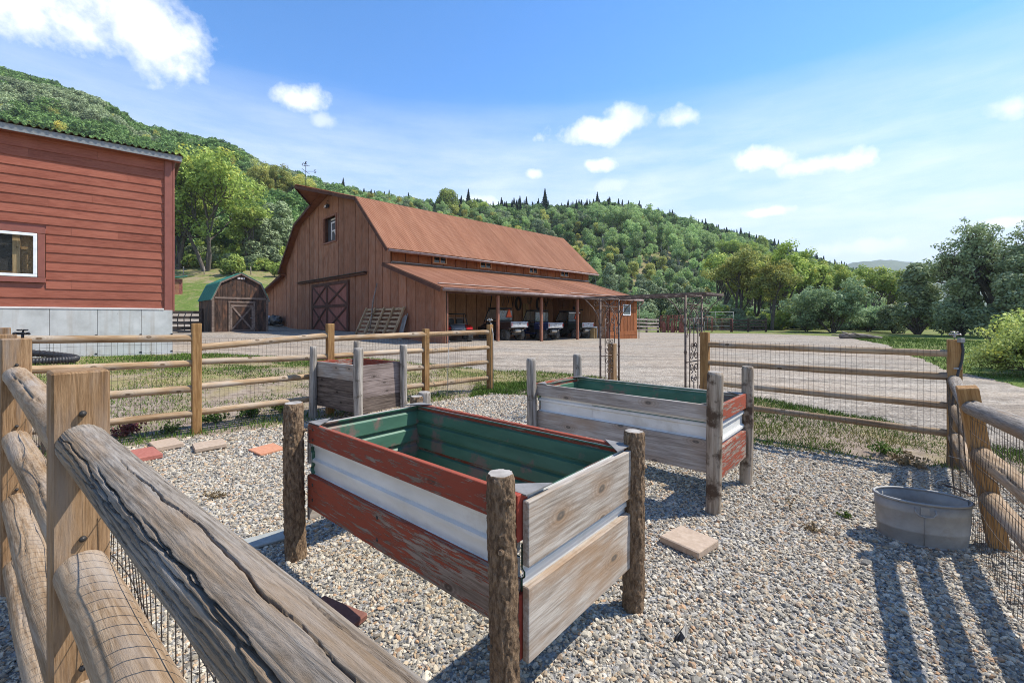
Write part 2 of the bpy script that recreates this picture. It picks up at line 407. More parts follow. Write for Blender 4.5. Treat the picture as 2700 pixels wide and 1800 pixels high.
def gravel_mat(name, cols, s1, s2, dirt=None, bs=0.8, bd=0.02, big=0.35, tracks=False):
    """small stones: voronoi cells of mixed colour over two sizes of noise"""
    m, t, p = nodes(name)
    tc = t.nodes.new('ShaderNodeTexCoord'); v = tc.outputs['Object']
    vo = t.nodes.new('ShaderNodeTexVoronoi'); vo.inputs['Scale'].default_value = s1; t.links.new(v, vo.inputs['Vector'])
    sep = t.nodes.new('ShaderNodeSeparateColor'); t.links.new(vo.outputs['Color'], sep.inputs[0])
    c = ramp(t, sep.outputs[0], cols)
    n = tnoise(t, v, s2, 8, 0.7)
    c = tmix(t, 0.55, c, ramp(t, n, [(0.3, tuple(x * .6 for x in cols[0][1])), (0.7, cols[-1][1])]))
    if dirt:
        nb = tnoise(t, tmap(t, v, (1, 1, 1)), big, 6, 0.62)
        f = ramp(t, nb, [(0.42, (0, 0, 0)), (0.62, (1, 1, 1))])
        c = tmix(t, f, c, tmix(t, 0.5, c, dirt))
    if tracks:
        rt = t.nodes.new('ShaderNodeMapping'); rt.inputs['Rotation'].default_value = (0, 0, R(28)); rt.inputs['Scale'].default_value = (.07, 1.0, 1); t.links.new(v, rt.inputs['Vector'])
        tr = tnoise(t, rt.outputs[0], 1.5, 6, .65, .4)
        c = tmix(t, 1.0, c, ramp(t, tr, [(.34, (.70, .69, .68)), (.5, (1, 1, 1)), (.66, (1.22, 1.20, 1.17))]), 'MULTIPLY')
        pb = tnoise(t, v, 2.6, 6, .7); c = tmix(t, 1.0, c, ramp(t, pb, [(.35, (.78, .77, .76)), (.65, (1.12, 1.12, 1.12))]), 'MULTIPLY')
    t.links.new(c, p.inputs['Base Color']); p.inputs['Roughness'].default_value = 0.92; p.inputs['Specular IOR Level'].default_value = 0.15
    h = tmath(t, 'ADD', tmath(t, 'MULTIPLY', vo.outputs['Distance'], -1.0), n)
    bump(t, p, h, bs, bd)
    return m
M['drive'] = gravel_mat('drive_gravel', [(0.0, (0.175, 0.147, 0.113)), (0.35, (0.295, 0.25, 0.197)), (0.7, (0.40, 0.345, 0.28)), (1.0, (0.515, 0.46, 0.385))], 24, 9, (0.36, 0.28, 0.205), 0.7, 0.04, 0.22, True)
M['gravel_bed'] = gravel_mat('pea_gravel', [(0.0, (0.10, 0.105, 0.11)), (0.3, (0.30, 0.29, 0.27)), (0.6, (0.46, 0.42, 0.365)), (1.0, (0.66, 0.63, 0.58))], 42, 60, None, 1.0, 0.02)

def ground_mat():
    m, t, p = nodes('meadow_ground')
    tc = t.nodes.new('ShaderNodeTexCoord'); v = tc.outputs['Object']
    soil = ramp(t, tnoise(t, v, 7, 8, 0.7), [(0.3, (0.155, 0.115, 0.085)), (0.55, (0.29, 0.23, 0.18)), (0.75, (0.40, 0.335, 0.275))])
    grass = ramp(t, tnoise(t, tmap(t, v, (1, 1, 1)), 3.2, 8, 0.75), [(0.3, (0.05, 0.085, 0.018)), (0.5, (0.115, 0.165, 0.035)), (0.72, (0.23, 0.245, 0.075))])
    dry = ramp(t, tnoise(t, v, 4.0, 8, 0.7), [(0.3, (0.20, 0.155, 0.075)), (0.7, (0.34, 0.285, 0.15))])
    att = t.nodes.new('ShaderNodeAttribute'); att.attribute_name = 'green'
    nb = tnoise(t, v, 0.55, 7, 0.68)
    g = tmath(t, 'ADD', att.outputs['Fac'], tmath(t, 'MULTIPLY', tmath(t, 'SUBTRACT', nb, 0.5), 1.6))
    c = tmix(t, ramp(t, g, [(0.2, (0, 0, 0)), (0.42, (1, 1, 1))]), soil, dry)
    c = tmix(t, ramp(t, g, [(0.42, (0, 0, 0)), (0.68, (1, 1, 1))]), c, grass)
    t.links.new(c, p.inputs['Base Color']); p.inputs['Roughness'].default_value = 0.95; p.inputs['Specular IOR Level'].default_value = 0.1
    bump(t, p, tnoise(t, v, 9, 8, 0.7), 0.7, 0.05)
    return m
M['ground'] = ground_mat()

# ------------------------------------------------------------------ terrain
CTRL = np.array([(-3.6, 24, .285), (10.75, 38, -.05), (3.5, 31, .1), (-12, 32.5, .73), (-21.7, 42.4, .62), (-10, 13, .66), (-14, 9, .75), (-21.7, 32, .71), (-19, 35, .71), (29, 38, 0), (20, 20, 0), (0, 14, .12),
                 (6, 25, .05), (-6, 12.5, .42), (12, 12, 0), (5, 10, .02), (-30, 30, .9), (-25, 15, .9), (40, 60, .0), (0, 50, .1), (20, 55, -.1), (-10, 50, .6), (0, -3, 0), (-6, 0, .15), (6, 0, 0), (-9, 29, .55), (-3.6, 20, .25), (-6, 21, .3)])
def kk(*p): return [(x * K, y * K) for x, y in p]
G_C, G_P1, G_P2, G_P3, G_P4 = kk((-5.16, 4.455), (-3.995, 5.57), (-2.78, 6.72), (-1.55, 7.90), (-.45, 8.95))
G_P4B, G_P5, G_P6 = kk((1.57, 6.88), (2.57, 5.86), (4.36, 4.335))
G_Q1, G_Q2 = kk((3.09, 2.776), (1.83, 1.22))
G_X, G_M, G_N, G_N2 = kk((-3.91, 3.40), (-2.64, 2.34), (-1.147, 1.164), (0.36, -0.03))
GARDEN = np.array([G_C, G_P4, G_P6, G_Q1, G_Q2, (1.2, -.8), G_N2])
def sd_poly(x, y, poly):
    """signed distance to a polygon, negative inside (numpy)"""
    x = np.asarray(x, float); y = np.asarray(y, float)
    d = np.full(x.shape, 1e18); s = np.ones(x.shape)
    n = len(poly)
    for i in range(n):
        ax, ay = poly[i]; bx, by = poly[i - 1]
        ex, ey = bx - ax, by - ay; wx, wy = x - ax, y - ay
        tt = np.clip((wx * ex + wy * ey) / (ex * ex + ey * ey), 0, 1)
        dx, dy = wx - ex * tt, wy - ey * tt
        d = np.minimum(d, dx * dx + dy * dy)
        c1 = y >= ay; c2 = y < by; c3 = ex * wy > ey * wx
        flip = (c1 & c2 & c3) | (~c1 & ~c2 & ~c3)
        s = np.where(flip, -s, s)
    return s * np.sqrt(d)
def sstep(a, b, x):
    t = np.clip((x - a) / (b - a), 0, 1); return t * t * (3 - 2 * t)
def vnoise(x, y, f, seed=0):
    """cheap smooth value noise"""
    x = np.asarray(x) * f + seed * 17.3; y = np.asarray(y) * f + seed * 9.1
    xi = np.floor(x); yi = np.floor(y); xf = x - xi; yf = y - yi
    def h(a, b):
        s = np.sin(a * 127.1 + b * 311.7 + seed * 74.7) * 43758.5453
        return s - np.floor(s)
    u = xf * xf * (3 - 2 * xf); w = yf * yf * (3 - 2 * yf)
    return (h(xi, yi) * (1 - u) + h(xi + 1, yi) * u) * (1 - w) + (h(xi, yi + 1) * (1 - u) + h(xi + 1, yi + 1) * u) * w
def fbm(x, y, f, seed=0, o=4):
    r = 0; a = 0.5
    for i in range(o): r = r + a * vnoise(x, y, f * 2 ** i, seed + i); a *= 0.5
    return r
# bearing table of the surrounding slopes: tan(bearing), foot distance, foot height, crest distance, crest rise per metre
TB = np.array([(-3.0, 70, 10, 230, .50), (-1.6, 75, 10, 235, .56), (-1.165, 80, 11, 235, .532), (-1.015, 82, 11, 235, .492), (-.92, 84, 11.5, 235, .458), (-.85, 86, 12, 235, .405), (-.72, 88, 12.3, 240, .375), (-.64, 88, 12.6, 240, .355),
               (-.57, 88, 12, 250, .312), (-.49, 88, 11, 260, .295), (-.34, 95, 7, 280, .255), (-.2, 110, 4, 300, .235), (0, 118, 2, 320, .235), (.10, 120, 1, 330, .232), (.2, 120, 1, 330, .243), (.28, 122, 1, 330, .235), (.36, 125, .5, 330, .212),
               (.45, 128, 0, 330, .187), (.52, 130, 0, 330, .165), (.61, 130, 0, 330, .138), (.70, 130, 0, 330, .108), (.78, 130, 0, 330, .082), (.85, 130, 0, 330, .045), (.95, 130, 0, 330, .0), (1.2, 130, 0, 330, -.01), (3.0, 130, 0, 330, 0)])
def terrain(x, y):
    x = np.asarray(x, float); y = np.asarray(y, float)
    d2 = (x[..., None] - CTRL[:, 0]) ** 2 + (y[..., None] - CTRL[:, 1]) ** 2 + 4.0
    w = d2 ** -1.5
    z = (w * CTRL[:, 2]).sum(-1) / w.sum(-1)
    sd = sd_poly(x, y, GARDEN)
    z = z * sstep(0.35, 4.2, sd)
    z = z + (fbm(x, y, 0.35, 3) - .47) * 0.10 * sstep(0.5, 4, sd)
    yy = np.maximum(y, 1.0); t = np.clip(x / yy, -3, 3)
    yf = np.interp(t, TB[:, 0], TB[:, 1]); zf = np.interp(t, TB[:, 0], TB[:, 2]); yr = np.interp(t, TB[:, 0], TB[:, 3]); zr = H + np.interp(t, TB[:, 0], TB[:, 4]) * yr
    front = y > 1
    k = np.clip((y - 40) / (yf - 40), 0, 1)
    z1 = z * (1 - k) + zf * k ** 1.25
    q = np.clip((y - yf) / (yr - yf), 0, 1)
    ease = 0.65 * q + 0.35 * np.sin(q * math.pi / 2)
    z2 = zf + (zr - zf) * ease
    back = np.clip((y - yr) / 500, 0, 1)
    zz = np.where(y < 40, z, np.where(y < yf, z1, z2 * (1 - sstep(0, 1, back) * .9)))
    rough = (fbm(x, y, 0.03, 5) - .47) * 9 * np.clip((y - yf) / 60, 0, 1) * (1 - back)
    zz = np.where(front, zz + np.where(y > yf, rough, 0), z)
    return zz
def tz(x, y): return float(terrain(np.array([x]), np.array([y]))[0])

DRIVE = np.array([(-40, 22), (-14, 15.5), (-11.0, 12.6), (-8.4, 13.0), (-5, 14.2), (-2, 13.6), (0.6, 12.9), (2.3, 11.6), (4.9, 8.94), (5.9, 7.2), (6.2, 5.4), (5.2, 3.2), (3.9, .8), (3.0, -6), (16, -6), (13.2, 4), (12.0, 9.6),
                  (13.95, 14.07), (21.4, 24.5), (30.5, 40), (27, 49), (8, 56), (-10, 58), (-40, 50)])
GRAVEL = np.array([(G_C[0] + .35, G_C[1] - .1), (G_P1[0] + .12, G_P1[1] - .32), (G_P2[0] + .15, G_P2[1] - .35), (G_P3[0] + .2, G_P3[1] - .25), (G_P4[0] + .05, G_P4[1] - .55), (G_P4[0] + .9, G_P4[1] - .75), (G_P4B[0] - .2, G_P4B[1] - .5), (G_P5[0] - .3, G_P5[1] - .55),
                   (3.9, 5.35), (4.75, 4.75), (5.05, 4.4), (G_Q1[0] + .35, G_Q1[1] - .2), (G_Q2[0] + .3, G_Q2[1] - .3), (1.6, -1.6), (-1.2, -1.5), (-3.9, 1.0), (-5.2, 3.0)])
def wobble(x, y): return (fbm(x, y, 1.1, 8) - .47) * .5

def axis_pts(lo, hi, fine_lo, fine_hi, step, grow):
    a = list(np.arange(fine_lo, fine_hi + 1e-6, step)); s = step; v = fine_hi
    while v < hi: s = min(s * grow, 220); v += s; a.append(v)
    s = step; v = fine_lo; b = []
    while v > lo: s = min(s * grow, 220); v -= s; b.append(v)
    return np.array(b[::-1] + a)
def grid_mesh(name, xs, ys, zf, mat, keep=None):
    X, Y = np.meshgrid(xs, ys); Z = zf(X, Y)
    v = np.stack([X, Y, Z], -1).reshape(-1, 3); nx = len(xs); ny = len(ys)
    i, j = np.meshgrid(np.arange(nx - 1), np.arange(ny - 1)); a = (j * nx + i).ravel()
    f = np.stack([a, a + 1, a + nx + 1, a + nx], -1)
    if keep is not None:
        kp = keep(X, Y).ravel(); f = f[kp[f].any(1)]
        used = np.unique(f); mp = np.full(len(v), -1); mp[used] = np.arange(len(used)); v = v[used]; f = mp[f]
    return np_mesh(name, v, f, mat, True), v
def build_ground():
    xs = axis_pts(-4300, 4300, -34, 34, 0.5, 1.10); ys = axis_pts(-450, 4000, -6, 62, 0.5, 1.06)
    def zf(X, Y):
        z = terrain(X, Y)
        # lies under the drive and the gravel
        sd = sd_poly(X, Y, DRIVE) + wobble(X, Y); z = z - .10 * (1 - sstep(-.5, 0.0, sd))
        sg = sd_poly(X, Y, GRAVEL) + wobble(X, Y) * .5; z = z - .06 * (1 - sstep(-.3, 0.0, sg))
        return z
    me, v = grid_mesh('ground', xs, ys, zf, M['ground'])
    x, y = v[:, 0], v[:, 1]
    g = 0.62 + 0 * x
    sdg = sd_poly(x, y, GARDEN)
    near = np.exp(-np.clip(sdg, 0, 50) / 6.0) * (y < 22)
    g = g - .36 * near - .12 * (sdg < 0)
    left = (x < -3) & (y < 20); g = np.where(left, g - .10, g)
    verge = (x > 10) & (y > 5) & (y < 45); g = np.where(verge, .74, g)
    g = np.where((y > 75), .50, g)
    band = (y > 70) & (y < 96) & (x < -20); g = np.where(band, .52, g)
    mead = (y > 36) & (y < 71) & (x < -8); g = np.where(mead, .72, g)
    at = me.attributes.new('green', 'FLOAT', 'POINT'); at.data.foreach_set('value', g.astype(np.float32))
    o = link('ground', me); tag(o, kind='structure')
    # the drive: same land, raised a hand's breadth inside its outline
    xs = np.arange(-41, 34, 0.33); ys = np.arange(-6.5, 60, 0.33)
    def zd(X, Y):
        sd = sd_poly(X, Y, DRIVE) + wobble(X, Y)
        rut = (fbm(X, Y, .6, 21) - .47) * .05
        return terrain(X, Y) + np.where(sd < 0, np.minimum(.02, -sd * .05), -sd * .6) + rut * (sd < 0)
    me, _ = grid_mesh('driveway', xs, ys, zd, M['drive'], lambda X, Y: (sd_poly(X, Y, DRIVE) + wobble(X, Y)) < .25)
    tag(link('driveway', me), kind='structure')
    xs = np.arange(-6.6, 6.2, 0.12); ys = np.arange(-1.8, 10.6, 0.12)
    def zg(X, Y):
        sd = sd_poly(X, Y, GRAVEL) + wobble(X, Y) * .5
        return np.where(sd < 0, np.minimum(.004, -sd * .05), -sd * .5) + (fbm(X, Y, 1.7, 31) - .47) * .02
    me, _ = grid_mesh('garden_path', xs, ys, zg, M['gravel_bed'], lambda X, Y: (sd_poly(X, Y, GRAVEL) + wobble(X, Y) * .5) < .1)
    tag(link('garden_path', me), kind='structure')
build_ground()

# ------------------------------------------------------------------ pebbles (geometry nodes, one object)
def pebble_mat():
    m, t, p = nodes('pebble_stone')
    oi = t.nodes.new('ShaderNodeObjectInfo')
    c = ramp(t, oi.outputs['Random'], [(0.0, (0.433, 0.371, 0.279)), (0.14, (0.618, 0.559, 0.450)), (0.26, (0.309, 0.272, 0.211)), (0.38, (0.149, 0.144, 0.131)), (0.48, (0.453, 0.327, 0.198)), (0.60, (0.536, 0.465, 0.347)), (0.70, (0.237, 0.223, 0.189)), (0.79, (0.474, 0.292, 0.162)), (0.84, (0.659, 0.599, 0.491)), (0.93, (0.088, 0.087, 0.086)), (1.0, (0.412, 0.361, 0.279))])
    tc = t.nodes.new('ShaderNodeTexCoord')
    n = tnoise(t, tc.outputs['Object'], 3.0, 5, 0.6)
    c = tmix(t, 1.0, c, ramp(t, n, [(0.3, (.72, .72, .72)), (0.7, (1.1, 1.1, 1.1))]), 'MULTIPLY')
    t.links.new(c, p.inputs['Base Color']); p.inputs['Roughness'].default_value = 0.8; p.inputs['Specular IOR Level'].default_value = 0.25
    return m
M['pebble'] = pebble_mat()
def pebbles():
    pts = []; rot = []; scl = []
    def scatter(y0, y1, dens, s0, s1):
        n = int((y1 - y0) * 12.5 * dens)
        x = RNG.uniform(-6.5, 6.0, n); y = RNG.uniform(y0, y1, n)
        ok = (sd_poly(x, y, GRAVEL) + wobble(x, y) * .5 < 0.03) & (np.abs(x) < 1.19 * np.maximum(y, 0) + .25) & (y > .15)
        x, y = x[ok], y[ok]; m = len(x)
        s = RNG.lognormal(0, .28, m) * RNG.uniform(s0, s1, m)
        z = RNG.uniform(-.002, .010, m) + (fbm(x, y, 1.7, 31) - .47) * .02
        pts.append(np.stack([x, y, z], -1))
        rot.append(np.stack([RNG.normal(0, .45, m), RNG.normal(0, .45, m), RNG.uniform(0, 6.28, m)], -1))
        scl.append(np.stack([s * RNG.uniform(.85, 1.45, m), s * RNG.uniform(.75, 1.1, m), s * RNG.uniform(.45, .8, m)], -1))
    scatter(.15, 3.2, 5200, .0072, .0105)
    scatter(3.2, 5.2, 3300, .008, .012)
    scatter(5.2, 10.2, 1500, .0105, .016)
    pts = np.concatenate(pts); rot = np.concatenate(rot); scl = np.concatenate(scl)
    me = bpy.data.meshes.new('gravel'); me.vertices.add(len(pts)); me.vertices.foreach_set('co', pts.astype(np.float32).ravel())
    for nm, a in (('rot', rot), ('scl', scl)):
        at = me.attributes.new(nm, 'FLOAT_VECTOR', 'POINT'); at.data.foreach_set('vector', a.astype(np.float32).ravel())
    me.materials.append(M['pebble'])
    o = link('gravel', me); tag(o, 'mixed grey and tan pea gravel covering the fenced garden', 'gravel', kind='stuff')
    ng = bpy.data.node_groups.new('pebble_scatter', 'GeometryNodeTree')
    ng.interface.new_socket('Geometry', in_out='INPUT', socket_type='NodeSocketGeometry')
    ng.interface.new_socket('Geometry', in_out='OUTPUT', socket_type='NodeSocketGeometry')
    N = ng.nodes; L = ng.links
    gi = N.new('NodeGroupInput'); go = N.new('NodeGroupOutput')
    jn = N.new('GeometryNodeJoinGeometry')
    for k in range(5):
        ico = N.new('GeometryNodeMeshIcoSphere'); ico.inputs['Radius'].default_value = 1.0; ico.inputs['Subdivisions'].default_value = 2
        nz = N.new('ShaderNodeTexNoise'); nz.inputs['Scale'].default_value = 0.75; nz.inputs['Detail'].default_value = 1.5
        pos = N.new('GeometryNodeInputPosition'); off = N.new('ShaderNodeVectorMath'); off.operation = 'ADD'; off.inputs[1].default_value = (k * 9.3, k * 4.1, k * 2.7)
        L.new(pos.outputs[0], off.inputs[0]); L.new(off.outputs[0], nz.inputs['Vector'])
        sb = N.new('ShaderNodeVectorMath'); sb.operation = 'SUBTRACT'; sb.inputs[1].default_value = (.5, .5, .5); L.new(nz.outputs['Color'], sb.inputs[0])
        sl = N.new('ShaderNodeVectorMath'); sl.operation = 'SCALE'; sl.inputs[3].default_value = 1.5; L.new(sb.outputs[0], sl.inputs[0])
        sp = N.new('GeometryNodeSetPosition'); L.new(ico.outputs[0], sp.inputs['Geometry']); L.new(sl.outputs[0], sp.inputs['Offset'])
        sm = N.new('GeometryNodeSetMaterial'); sm.inputs['Material'].default_value = M['pebble']; L.new(sp.outputs[0], sm.inputs[0])
        g2 = N.new('GeometryNodeGeometryToInstance'); L.new(sm.outputs[0], g2.inputs[0]); L.new(g2.outputs[0], jn.inputs[0])
    iop = N.new('GeometryNodeInstanceOnPoints'); iop.inputs['Pick Instance'].default_value = True
    L.new(gi.outputs[0], iop.inputs['Points']); L.new(jn.outputs[0], iop.inputs['Instance'])
    rv = N.new('FunctionNodeRandomValue'); rv.data_type = 'INT'; rv.inputs[4].default_value = 0; rv.inputs[5].default_value = 4
    L.new(rv.outputs[2], iop.inputs['Instance Index'])
    for nm, sock in (('rot', 'Rotation'), ('scl', 'Scale')):
        a = N.new('GeometryNodeInputNamedAttribute'); a.data_type = 'FLOAT_VECTOR'; a.inputs['Name'].default_value = nm
        if sock == 'Rotation':
            e = N.new('FunctionNodeEulerToRotation'); L.new(a.outputs[0], e.inputs[0]); L.new(e.outputs[0], iop.inputs[sock])
        else: L.new(a.outputs[0], iop.inputs[sock])
    L.new(iop.outputs[0], go.inputs[0])
    md = o.modifiers.new('scatter', 'NODES'); md.node_group = ng
    print('pebbles', len(pts))
pebbles()

# ------------------------------------------------------------------ garden fences
def log_mesh(name, L, r, mat, seg=20, nl=40, bend=0.012, lump=0.05, seed=0, taper=0.06, axis='X', cracks=0, depth=0.2, crack_w=0.1, end_mat=None, rough=0.02, jag=0.0, flake=0.0):
    """a turned log along X (or Z): wavy line, uneven section, optional drying cracks cut into it"""
    g = np.random.default_rng(seed)
    t = np.linspace(0, 1, nl); a = np.linspace(0, 2 * np.pi, seg, endpoint=False)
    T, A = np.meshgrid(t, a, indexing='ij')
    ph = g.uniform(0, 6.28, 8)
    rr = r * (1 + taper * (0.5 - T) * g.choice([-1, 1]))
    for k in range(1, 4): rr = rr * (1 + lump / k * np.sin(k * A + ph[k] + 2.2 * k * T * L * .5) * np.cos((1.3 * k) * T * L + ph[k + 3]))
    rr = rr + r * rough * (vnoise(T * L * 9, A * 6, 1.0, seed) - .5)
    dd = np.zeros_like(rr)
    for c in range(cracks):
        a0 = g.uniform(0, 6.28) if cracks > 7 or c > 3 else (0.55 + 0.5 * c + g.uniform(-.15, .15))
        s0, s1 = sorted(g.uniform(-.15, 1.15, 2)); s1 = max(s1, s0 + .35)
        path = a0 + .16 * np.sin(T * L * 2.1 + ph[c % 8]) + .09 * np.sin(T * L * 6.7 + ph[(c + 3) % 8]) + (.05 + .10 * jag) * (vnoise(T * L * 12, 0 * T, 1.0, c + seed) - .5) + .05 * jag * (vnoise(T * L * 45, 0 * T, 1.0, c + seed + 9) - .5)
        da = (A - path + np.pi) % (2 * np.pi) - np.pi
        w = crack_w * (0.35 + 0.9 * vnoise(T * L * 3.1, 0 * T, 1.0, c * 3 + seed))
        env = np.clip((T - s0) / .08, 0, 1) * np.clip((s1 - T) / .08, 0, 1)
        dd = np.maximum(dd, env * np.exp(-(da / w) ** 4) * (0.5 + 0.5 * g.random()))
    rr = rr - r * depth * dd
    if jag: rr = rr + r * .03 * (vnoise(T * L * 4, A * 26, 1.0, seed + 2) - .5)
    if flake:
        fl = vnoise(T * L * 38, A * 5.5, 1.0, seed + 5); f2 = vnoise(T * L * 90, A * 14, 1.0, seed + 6)
        rr = rr + r * flake * (np.clip((fl - .45) * 5, 0, 1) * .6 + (f2 - .5) * .5)
    endc = np.minimum(T, 1 - T) * L
    rr = rr * (1 - .12 * np.exp(-endc / .012))
    bx = bend * (np.sin(T * np.pi + ph[0]) - np.sin(ph[0])) * L * .5; bz = bend * np.sin(T * np.pi * 1.0) * L * g.uniform(-.6, .6)
    P = np.stack([T * L, bx + rr * np.cos(A), bz + rr * np.sin(A)], -1)
    if axis == 'Z': P = np.stack([P[..., 1], P[..., 2], P[..., 0]], -1)
    v = P.reshape(-1, 3).tolist(); f = []
    for i in range(nl - 1):
        for k in range(seg):
            f.append((i * seg + k, (i + 1) * seg + k, (i + 1) * seg + (k + 1) % seg, i * seg + (k + 1) % seg))
    nb = len(f)
    c0 = P[0].mean(0); c1 = P[-1].mean(0)
    v.append(c0.tolist()); v.append(c1.tolist())
    for k in range(seg):
        f.append((len(v) - 2, k, (k + 1) % seg)); f.append((len(v) - 1, (nl - 1) * seg + (k + 1) % seg, (nl - 1) * seg + k))
    me = bpy.data.meshes.new(name); me.from_pydata(v, [], f)
    sm = np.zeros(len(f), bool); sm[:nb] = True
    me.polygons.foreach_set('use_smooth', sm)
    me.materials.append(mat)
    if end_mat:
        me.materials.append(end_mat)
        mi = np.zeros(len(f), np.int32); mi[nb:] = 1; me.polygons.foreach_set('material_index', mi)
    bm = bmesh.new(); bm.from_mesh(me); bmesh.ops.recalc_face_normals(bm, faces=bm.faces); bm.to_mesh(me); bm.free()
    me.update(); return me
def aim(p, q):
    d = Vector(q) - Vector(p)
    return d.to_track_quat('X', 'Z'), d.length
def rail(parent, base, p, q, r, mat, seed, **kw):
    p = Vector(p); q = Vector(q); rot, L = aim(p, q)
    return link('rail', log_mesh('rail', L, r, mat, seed=seed, **kw), parent, p - Vector(base), rot)
def post(parent, base, xy, h, w, rz, mat, lean=None, z0=0.0, name='post'):
    m = MB(); m.box((0, 0, h / 2 - .12), (w, w, h + .24), None, 0.006)
    o = m.build(name, mat, parent, Vector((xy[0], xy[1], z0)) - Vector(base), (0, 0, rz) if lean is None else (lean[0], lean[1], rz))
    return o
def wires(parent, base, a, b, z0a, z0b, h, off, dv=.058, dh=.115, r=.0016, seed=0):
    """welded wire mesh stretched between two points"""
    g = random.Random(seed); m = MB(); a = Vector((a[0], a[1], 0)); b = Vector((b[0], b[1], 0)); d = b - a; L = d.length; x = d / L
    nrm = Vector((x.y, -x.x, 0)) * off
    def P(s, z):
        zz = z0a + (z0b - z0a) * s / L + z
        return a + x * s + nrm + Vector((0, 0, zz)) + Vector((nrm.x, nrm.y, 0)).normalized() * (.012 * math.sin(s * 3.1 + z * 4 + seed) + .006 * math.sin(s * 9 + z * 7)) - Vector(base)
    n = int(L / dv)
    for i in range(n + 1):
        s = min(L, i * dv + g.uniform(-.004, .004)); m.tube([P(s, h * k / 4) for k in range(5)], r, 3, False)
    for j in range(int(h / dh) + 1):
        m.tube([P(L * k / 12, j * dh + g.uniform(-.004, .004)) for k in range(13)], r, 3, False)
    o = m.build('wire_mesh', M['wire'], parent); tag(o, kind='stuff'); return o
def nails(parent, base, pts, r=.006):
    for p in pts:
        m = MB(); m.lathe([(0, .004), (r, .003), (r, -.02), (0, -.02)], seg=8)
        m.build('nail', M['nail'], parent, Vector(p) - Vector(base))
ANG_B = math.atan2(G_P4[1] - G_C[1], G_P4[0] - G_C[0])
ANG_L = math.atan2(G_N[1] - G_M[1], G_N[0] - G_M[0])
PW = .105 * K

def fence_back():
    base = (G_P1[0], G_P1[1], 0)
    F = empty('post_and_rail_fence', base, 0, 'four rail cedar fence with wire mesh running in front of the red house and barn', 'fence')
    tops = {'c': 1.36, '1': 1.392, '2': 1.375, '3': 1.266, '4': 1.334}
    for k, (xy, t) in enumerate(((G_C, 1.36), (G_P1, 1.392), (G_P2, 1.375), (G_P3, 1.266), (G_P4, 1.334))):
        post(F, base, xy, t * K, PW * (.95 if k else 1), ANG_B + random.uniform(-.03, .03), M['post'] if k else M['post_near'])
    spans = [(G_C, G_P1, [(1.235, 1.202), (.925, .888), (.60, .571), (.28, .254)]),
             (G_P1, G_P2, [(1.082, 1.195), (.905, .871), (.59, .593), (.264, .262)]),
             (G_P2, G_P3, [(1.143, 1.171), (.876, .885), (.59, .578), (.262, .265)]),
             (G_P3, G_P4, [(1.165, 1.183), (.865, .867), (.58, .573), (.262, .254)])]
    s = 40
    for a, b, zs in spans:
        for i, (za, zb) in enumerate(zs):
            s += 1
            rail(F, base, (a[0], a[1], za * K), (b[0], b[1], zb * K), random.uniform(.041, .045) * K, M['rail'], s, seg=18, nl=30, cracks=2 if i % 2 else 1, depth=.18, crack_w=.07, bend=.006)
    for i, (a, b, zs) in enumerate(spans):
        wires(F, base, a, b, .03, .03, 1.16 * K if i else 1.18 * K, -.055 if i < 3 else .06, seed=i)
def fence_front():
    base = (G_P6[0], G_P6[1], 0)
    F = empty('post_and_rail_fence', base, 0, 'shaded four rail fence section between the iron arbor and the hose post', 'fence')
    ang = math.atan2(G_P6[1] - G_P5[1], G_P6[0] - G_P5[0])
    post(F, base, G_P5, 1.27 * K, PW * .95, ang, M['post']); post(F, base, G_P6, 1.245 * K, PW, ang, M['post'])
    for i, (za, zb) in enumerate([(1.107, 1.106), (.869, .878), (.609, .585), (.35, .314)]):
        rail(F, base, (*G_P5, za * K), (*G_P6, zb * K), .036 * K, M['rail_dark'], 90 + i, seg=20, nl=40, cracks=2, depth=.15, crack_w=.06, bend=.004)
    wires(F, base, G_P5, G_P6, .28, .25, .93 * K, .055, dv=.055, seed=7)
    nails(F, base, [(G_P6[0], G_P6[1], 1.25 * K)])
